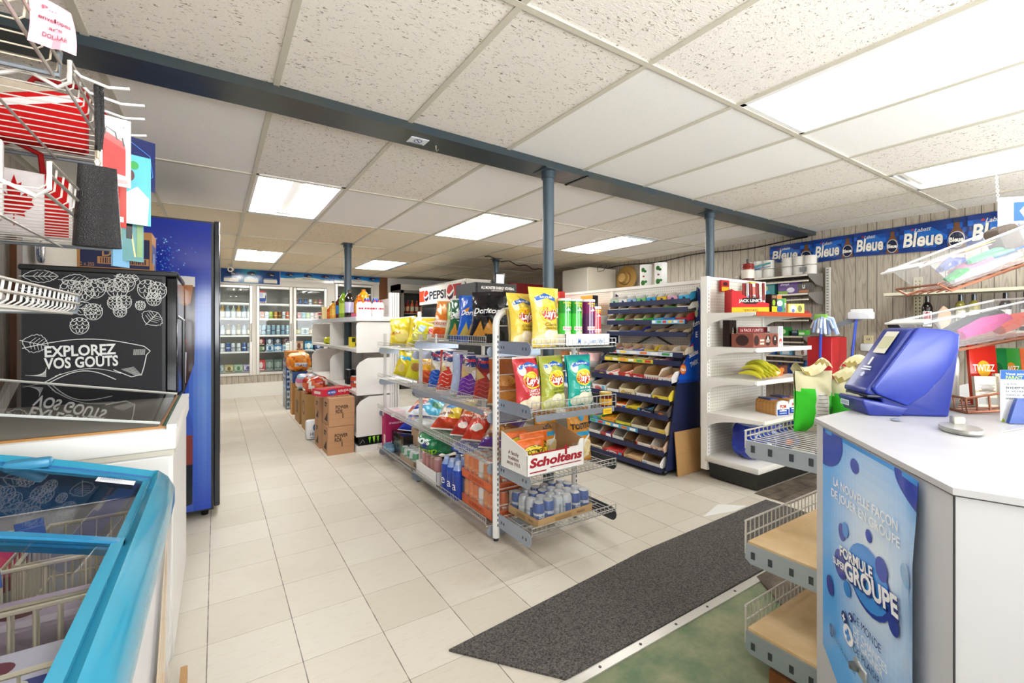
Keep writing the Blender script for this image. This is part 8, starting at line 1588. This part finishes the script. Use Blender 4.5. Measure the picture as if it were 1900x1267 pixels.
it += [('t', 'EXPLOREZ', *P_(-.548, 1.152), .058, 'f0f0ec', .50, 0, .03, .03), ('t', 'VOS GOÛTS', *P_(-.545, 1.095), .058, 'f0f0ec', .52, 0, .03, .02)]
m.art(fr, it); m.build('side_graphic', 'card', t)
# box of bottles on the fridge
t = thing('bottle_carton', 'brown and navy carton lettered DRY standing on the black fridge', 'box', (-.428, 3.14, 1.558), 0); w, d, h = .29, .2, .2; a, b = (-w / 2, -d / 2, 0), (w / 2, d / 2, h); m = MB().box(a, b, 'b07c48'); NVY = '262a4c'
m.art(FACE['y'](a, b), [('r', .04, .03, .97, .8, NVY), ('t', 'DRY', .5, .42, .2, 'a87c50', .36, 0, .02), ('r', .26, .12, .96, .3, 'b07c48'), ('t', '12 x 355', .12, .1, .09, 'a87c50', .2)] + [('r', .3 + k * .03, .14, .31 + k * .03 + (k % 3) * .004, .28, NVY) for k in range(21)]); m.art(FACE['X'](a, b), [('r', .05, .05, .95, .72, '3a4a86'), ('r', .3, .2, .6, .5, '8a9ac4'), ('r', .05, .05, .5, .22, 'b07c48')]); m.build('carton', 'card', t)
m = MB().box((-.145, -.02, h), (.145, .02, h + .001), 'c49a68'); m.build('tape', 'gloss', t)
# tall blue vending machine
t = thing('vending_machine', 'tall blue cola machine with a glass and bubbles pictured on its side', 'vending machine', (0, 0, 0)); vx0, vx1, vy0, vy1, vz = -.62, -.012, 3.65, 4.5, 1.97
m = MB(); m.box((vx0, vy0, .04), (vx1, vy1, vz), '1c1f24'); m.build('cabinet', 'paint', t)
m = MB(); m.rbox((vx1 + .001, vy0 - .01, .06), (vx1 + .035, vy1, vz + .005), .006, '2a2c30', seg=1); m.box((vx1 + .0355, vy0 + .05, .4), (vx1 + .037, vy1 - .1, 1.85), '1b3f8c'); m.build('front_door', 'gloss', t)
m = MB(); wv, hv = vx1 - vx0 - .02, vz - .06; fr = Fr((vx0 + .005, vy0 - .001, .05), (1, 0, 0), (0, 0, 1), wv, hv, .0006); R = random.Random(9)
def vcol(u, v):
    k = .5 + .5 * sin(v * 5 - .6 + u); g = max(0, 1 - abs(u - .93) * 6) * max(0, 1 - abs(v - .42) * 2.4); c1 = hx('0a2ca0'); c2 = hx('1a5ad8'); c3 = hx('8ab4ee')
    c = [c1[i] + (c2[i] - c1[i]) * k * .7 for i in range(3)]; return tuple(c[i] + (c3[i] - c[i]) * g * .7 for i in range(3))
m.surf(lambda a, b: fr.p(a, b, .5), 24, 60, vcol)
def V_(x, z): return ((x - vx0 - .005) / wv, (z - .05) / hv)
it = [('p', [V_(-.26, 1.6), V_(-.115, 1.59), V_(-.115, 1.2), V_(-.12, 1.02), V_(-.16, .88), V_(-.18, .8), V_(-.26, .78)], '3a1c14'), ('p', [V_(-.26, 1.6), V_(-.115, 1.595), V_(-.115, 1.53), V_(-.26, 1.52)], 'd8d4d0'), ('p', [V_(-.26, 1.54), V_(-.125, 1.54), V_(-.14, 1.42), V_(-.26, 1.36)], 'a8642a'), ('p', [V_(-.22, 1.1), V_(-.16, 1.1), V_(-.165, .9), V_(-.2, .88), V_(-.2, 1.0)], 'd8d4e0'), ('p', [V_(-.24, 1.2), V_(-.16, 1.18), V_(-.17, 1.13), V_(-.24, 1.14)], 'a8281c'),
      ('p', [V_(-.2, .82), V_(-.15, .74), V_(-.125, .6), V_(-.125, .05), V_(-.22, .05), V_(-.2, .5)], '3a5ac0'), ('p', [V_(-.19, .56), V_(-.128, .55), V_(-.128, .36), V_(-.19, .34)], '8a3a34'), ('p', [V_(-.19, .36), V_(-.128, .36), V_(-.13, .1), V_(-.19, .08)], '15202c')]
for k in range(150):
    f = R.random() ** 1.6; x = -.29 + R.gauss(0, .07); z = 1.78 - f * .3 + R.gauss(0, .04)
    if x > -.02 or x < -.55: continue
    r = R.uniform(.0015, .0045); it.append(('e', *V_(x, z), r / wv, r / hv, R.choice(['5ab0ee', '9ad0f4', '3a8ae0'])))
m.art(fr, it); m.build('side_graphic', 'gloss', t)
m = MB()
for y in (vy0 + .05, vy1 - .05): m.lathe([(.02, 0), (.025, .04)], '1a1a1c', 10, c=(vx1 - .05, y, 0)); m.lathe([(.02, 0), (.025, .04)], '1a1a1c', 10, c=(vx0 + .05, y, 0))
m.build('foot', 'metal', t)
# behind: wooden trim and cupboard on the wall above the fridge
struct(MB().box((XL, 3.98, 0), (XL + .03, 4.08, 2.2), '9a5a22').build('trim_7', 'brown_wood'))
struct(MB().box((XL, 4.08, 0), (XL + .02, 6.2, 2.1), 'd9d4c8').build('door_6', 'paint'))
for k, (y, z, col, nm) in enumerate(((3.55, 1.63, 'b8b4aa', 'small grey leaflet pinned to the panelling beside the black fridge'), (3.2, 1.66, '9adcd8', 'mint paper scrap pinned to the panelling near the wire rack'))):
    m = MB().box((XL + .001, y - .05, z - .08 + .06 * k), (XL + .003, y + .05, z + .08 - .04 * k), col); m.art(FACE['X']((XL, y - .05, z - .08), (XL + .003, y + .05, z + .08)), [('e', .5, .7, .2, .1, '55524a'), ('e', .3, .5, .15, .08, '55524a'), ('e', .7, .5, .15, .08, '55524a'), ('r', .2, .1, .8, .3, '6a665c')] if not k else []); tag(m.build('leaflet', 'card'), nm, 'paper')
lump('silver_packet', .03, .12, .14, lambda u, v: ('c8ccd8', '8a9ac0', 'e8eaf0')[int(u * 7 + v * 5) % 3], [], 'silver packet hanging on the wall behind the wire rack', 'packet', (XL + .05, 4.35, 1.70), 0, 'foil', 95)
# ---------------------------------------------------------------- wire rack over the freezers
t = thing('wire_rack', 'chrome wire wall rack with three shelves over the freezers', 'rack', (0, 0, 0)); XF, XB = -.28, -.98; CH = 'd6d3cc'
def rshelf(z, y0, y1, fh, col, xf=XF, seg=None, dn=.016):
    m = MB(); n = int((y1 - y0) / (.05 if z > 1.4 else .03))
    for k in range(n + 1):
        y = y0 + (y1 - y0) * k / n; m.tube([(xf, y, z + fh), (xf - .004, y, z + .008), (xf - .014, y, z), (XB, y, z)], .0019, col, 5)
    for x in (xf - .01, xf - .16, xf - .36, XB): m.bar((x, y0, z - .004), (x, y1, z - .004), .0036, 'b4b0a8', 0, 6)
    for zz in (z + fh, z + fh * .5): m.bar((xf + .002, y0, zz), (xf + .002, y1, zz), .0032, 'a8a298', 0, 6)
    w = [(xf - .02 - .05 * k, y0, z - .004 + .012 * (1 if k % 2 else -1)) for k in range(10)]; m.tube([(xf, y0, z + fh), (xf, y0, z)] + w, .0045, 'e8e6e2', 6); m.tube([(xf, y1, z + fh), (xf, y1, z), (XB, y1, z)], .006, '7c8288', 6)
    return m
rshelf(1.818, .5, 1.38, .05, 'd8ccb8', XF - .008).build('wire_shelf', 'wire', t); rshelf(1.822, 1.42, 2.08, .05, 'd8d4cc').build('wire_shelf', 'wire', t); rshelf(1.54, 1.27, 2.14, .055, 'd6d3cc').build('wire_shelf', 'wire', t); rshelf(1.30, .55, 1.49, .04, 'f0efec').build('wire_shelf', 'wire', t)
m = MB(); m.box((XB - .0, .5, 1.2), (XB + .015, .53, 1.95), 'b8b4ac'); m.box((XB, 2.05, 1.2), (XB + .015, 2.08, 1.95), 'b8b4ac'); m.build('upright', 'paint', t)
MB().box((XB, .5, 1.272), (XF - .25, .98, 1.29), 'e4dccb').build('board', 'paint', t)
for y, L in ((1.47, .1), (1.56, .12), (1.66, .11), (1.8, .1), (1.9, .11)): m = MB(); m.tube([(XF, y - .01, 1.87), (XF + .01, y, 1.862), (XF + L * .6, y, 1.850), (XF + L, y, 1.858)], .0035, 'f4f3f0', 6); m.build('peg_hook', 'plastic', t)
def hang(name, label, cat, mk, loc, rz, mat='gloss'):
    m = MB(); mk(m); return solo(m, name, mat, label, cat, loc, rz)
CAMRZ = .25
t = thing('leather_wallet', 'black leather pouch hanging by its wrist strap from a peg', 'pouch', (-.245, 1.50, 1.46), .1)
m = MB(); m.surf(lambda u, v: Vector(((.036 + .01 * (1 - v)) * cos(2 * pi * u) * (1 + .0 * v), .024 * sin(2 * pi * u) * (.5 + .8 * sin(pi * min(1, v * .9 + .1)) ** .6) * (1.0 - .55 * v), v * .2)), 24, 12, '1c1b1d'); m.add([(.046 * cos(2 * pi * k / 24), .012 * sin(2 * pi * k / 24), 0.001) for k in range(24)], [tuple(range(24))], '1c1b1d'); m.build('pouch', 'leather', t)
m = MB(); m.tube([(.0, 0, .245), (.0, -.006, .3), (-.002, -.01, .395), (.006, .0, .405), (.008, .006, .3), (.004, .003, .245)], .0055, '191819', 6); m.build('strap', 'leather', t)
m = MB(); m.tube([(.0, 0, .195), (.006, 0, .21), (0, 0, .222), (-.006, 0, .21)], .0018, 'c8b894', 6, 0, True); m.bar((0, 0, .22), (.0, 0, .245), .004, 'c8b894', 0, 8); m.lathe([(.006, .238), (.006, .25)], '1a1a1a', 8); m.build('clasp', 'metal', t)
def flatpack(w, h, col, art, d=.006):
    def f(m): m.box((-w / 2, -d / 2, -h), (w / 2, d / 2, 0), col); m.art(Fr((-w / 2, -d / 2, -h), (1, 0, 0), (0, 0, 1), w, h), art)
    return f
hang('blister_pack', 'white pack with a sparkly red purse hanging from the second peg', 'packaging', flatpack(.072, .18, 'e8e6e4', [('p', [(.2, .2), (.85, .16), (.85, .55), (.2, .68)], 'c83a3a'), ('p', [(.2, .68), (.85, .55), (.8, .66), (.25, .78)], 'd85a58'), ('l', [(.25, .72), (.3, .84), (.55, .78), (.6, .68), (.75, .72), (.8, .6)], .004, '4a4a4a'), ('r', .1, .04, .9, .1, 'd8a0a0'), ('t', 'K', .8, .88, .06, '444', .06)]), (-.228, 1.585, 1.818), .3)
hang('blister_pack', 'teal and white card with a green print hanging behind the red purse pack', 'packaging', flatpack(.08, .2, '58b4c4', [('p', [(.1, .0), (.9, .0), (.95, .4), (.6, .55), (.3, .45)], 'dfe8e6'), ('l', [(.3, .1), (.5, .4), (.6, .1), (.8, .35)], .004, 'f4f8f8'), ('e', .4, .7, .12, .08, '5a3a3a'), ('e', .5, .85, .14, .06, '3a9a4a')]), (-.2, 1.7, 1.76), .35)
hang('blister_pack', 'red edged card just under the red purse pack', 'packaging', flatpack(.03, .15, 'b8302a', [('r', .2, .1, .8, .2, 'e8e0d8')]), (-.226, 1.66, 1.69), .3)
hang('blister_pack', 'olive and blue card with two sticks hanging lowest', 'packaging', flatpack(.07, .13, '5a8a8c', [('l', [(.5, .95), (.7, .1)], .004, 'd8c88a'), ('r', .05, .1, .25, .9, '8aa87a'), ('r', .75, .1, .95, .9, '7a9a6a'), ('r', .4, .5, .6, 1, '17181a')]), (-.213, 1.72, 1.585), .45)
hang('blister_pack', 'pale blue card corner poking out below the olive card', 'packaging', flatpack(.05, .08, '7aa8c8', []), (-.23, 1.71, 1.515), .9)
hang('blister_pack', 'navy blue pouch with fine print hanging farthest along the pegs', 'packaging', flatpack(.075, .16, '17245c', [('r', .15, .55, .7, .58, '6a80c0'), ('r', .15, .62, .7, .65, '6a80c0'), ('r', .15, .3, .8, .33, '5a70b0'), ('l', [(.1, .9), (.8, .7), (.9, .3), (.4, .1)], .002, '4a8ae0'), ('r', .2, .15, .35, .25, 'e8e8f0')]), (-.2, 1.86, 1.86), .5)
hang('blister_pack', 'brown card strip beside the navy pouch', 'packaging', flatpack(.05, .1, '8a5428', []), (-.215, 1.86, 1.83), .7)
m = MB(); fn = lambda u, v: Vector(((u - .5) * .062 + .004 * sin(v * 3), -.006 * sin(pi * u) - .02 * (1 - v) * (u > .5) * u, (v - 1) * .088)); m.surf(fn, 8, 8, 'f2a8b4')
class NF:
    n = 4; eps = .0008; w = .075; h = .1
    def p(s, u, v, l): q = fn(u, v); q.y -= l * s.eps; return q
m.art(NF(), [('t', 'P...', .4, .82, .08, 'b04a5a', .3), ('t', 'envelopes', .5, .6, .09, '7a2a3a', .7), ('t', 'are', .5, .42, .08, '7a2a3a', .25), ('t', 'DOLLAR', .5, .24, .1, '7a2a3a', .5)]); solo(m, 'sticky_note', 'card', 'pink handwritten note taped to the upper wire shelf edge', 'note', (-.262, 1.19, 1.872), .6)
# flag bags on the rack
def flagbag(label, loc, rz, w, h, tilt=0., strap=True):
    t = thing('flag_bag', label, 'bag', loc, rz, None, tilt); m = MB(); d = .05
    m.rbox((-w / 2, -d / 2, 0), (w / 2, d / 2, h), .012, 'e8e0e0'); fr = Fr((-w / 2, -d / 2 - .001, 0), (1, 0, 0), (0, 0, 1), w, h); lf = [(.5, .9), (.45, .76), (.38, .8), (.4, .58), (.3, .66), (.28, .6), (.18, .62), (.22, .52), (.17, .46), (.34, .34), (.32, .28), (.49, .3), (.49, .12), (.51, .12), (.51, .3), (.68, .28), (.66, .34), (.83, .46), (.78, .52), (.82, .62), (.72, .6), (.7, .66), (.6, .58), (.62, .8), (.55, .76)]
    lf = [(.25 + u * .5, v) for u, v in lf]; m.rect(fr, .04, .02, .25, .98, 'b81c1e', 1); m.rect(fr, .75, .02, .96, .98, 'b81c1e', 1); m.add([fr.p(u, v, 1.5) for u, v in lf], [tuple(range(len(lf)))], 'b81c1e'); m.build('fabric', 'cloth', t)
    if strap: m = MB(); m.tube([(-w * .25, 0, h - .01), (-w * .22, -.01, h + .06), (0, -.01, h + .085), (w * .22, -.01, h + .06), (w * .25, 0, h - .01)], .008, '8a1a1c', 6); m.build('strap', 'cloth', t)
    return t
flagbag('red and white maple leaf bag standing on the middle wire shelf', (-.62, 1.72, 1.545), .35, .3, .22)
flagbag('second maple leaf bag beside it on the middle wire shelf', (-.52, 2.0, 1.545), .3, .26, .2)
t = thing('flag_bag', 'red bag with a white diagonal band on the upper wire shelf', 'bag', (-.5, 1.99, 1.829), .1); m = MB(); m.rbox((-.17, -.04, 0), (.15, .04, .17), .012, 'c01c1e'); fr = Fr((-.17, -.041, 0), (1, 0, 0), (0, 0, 1), .32, .17); m.art(fr, [('p', [(.0, .35), (.1, .3), (.98, .9), (.9, .98)], 'e8e2e2'), ('p', [(0, .45), (.8, 1), (0, 1)], 'b8aa98')]); m.build('fabric', 'cloth', t); m = MB(); m.tube([(.0, 0, .16), (.03, -.02, .2), (.13, -.03, .2), (.2, -.03, .12), (.2, -.03, .04)], .008, '8a1a1c', 6); m.build('strap', 'cloth', t)
m = MB(); m.rbox((-.75, 1.0, 1.307), (-.36, 1.36, 1.335), .012, 'b8b0ac'); tag(m.build('wrapped_goods', 'shrink'), 'flat clear wrapped goods lying on the lowest wire shelf', 'packaging')
# sticker on the beam
m = MB().box((.86, 2.28, 2.264), (.96, 2.36, 2.267), 'e4e6ea'); m.art(FACE['z']((.86, 2.28, 2.264), (.96, 2.36, 2.267)), [('e', .5, .55, .22, .3, '2a4a8c'), ('e', .5, .55, .17, .23, 'e4e6ea'), ('l', [(.36, .75), (.64, .35)], .006, '2a4a8c'), ('r', .1, .06, .9, .14, '4a5a8a')]); tag(m.build('no_smoking_sticker', 'card'), 'small white no smoking sticker under the ceiling beam', 'sticker')
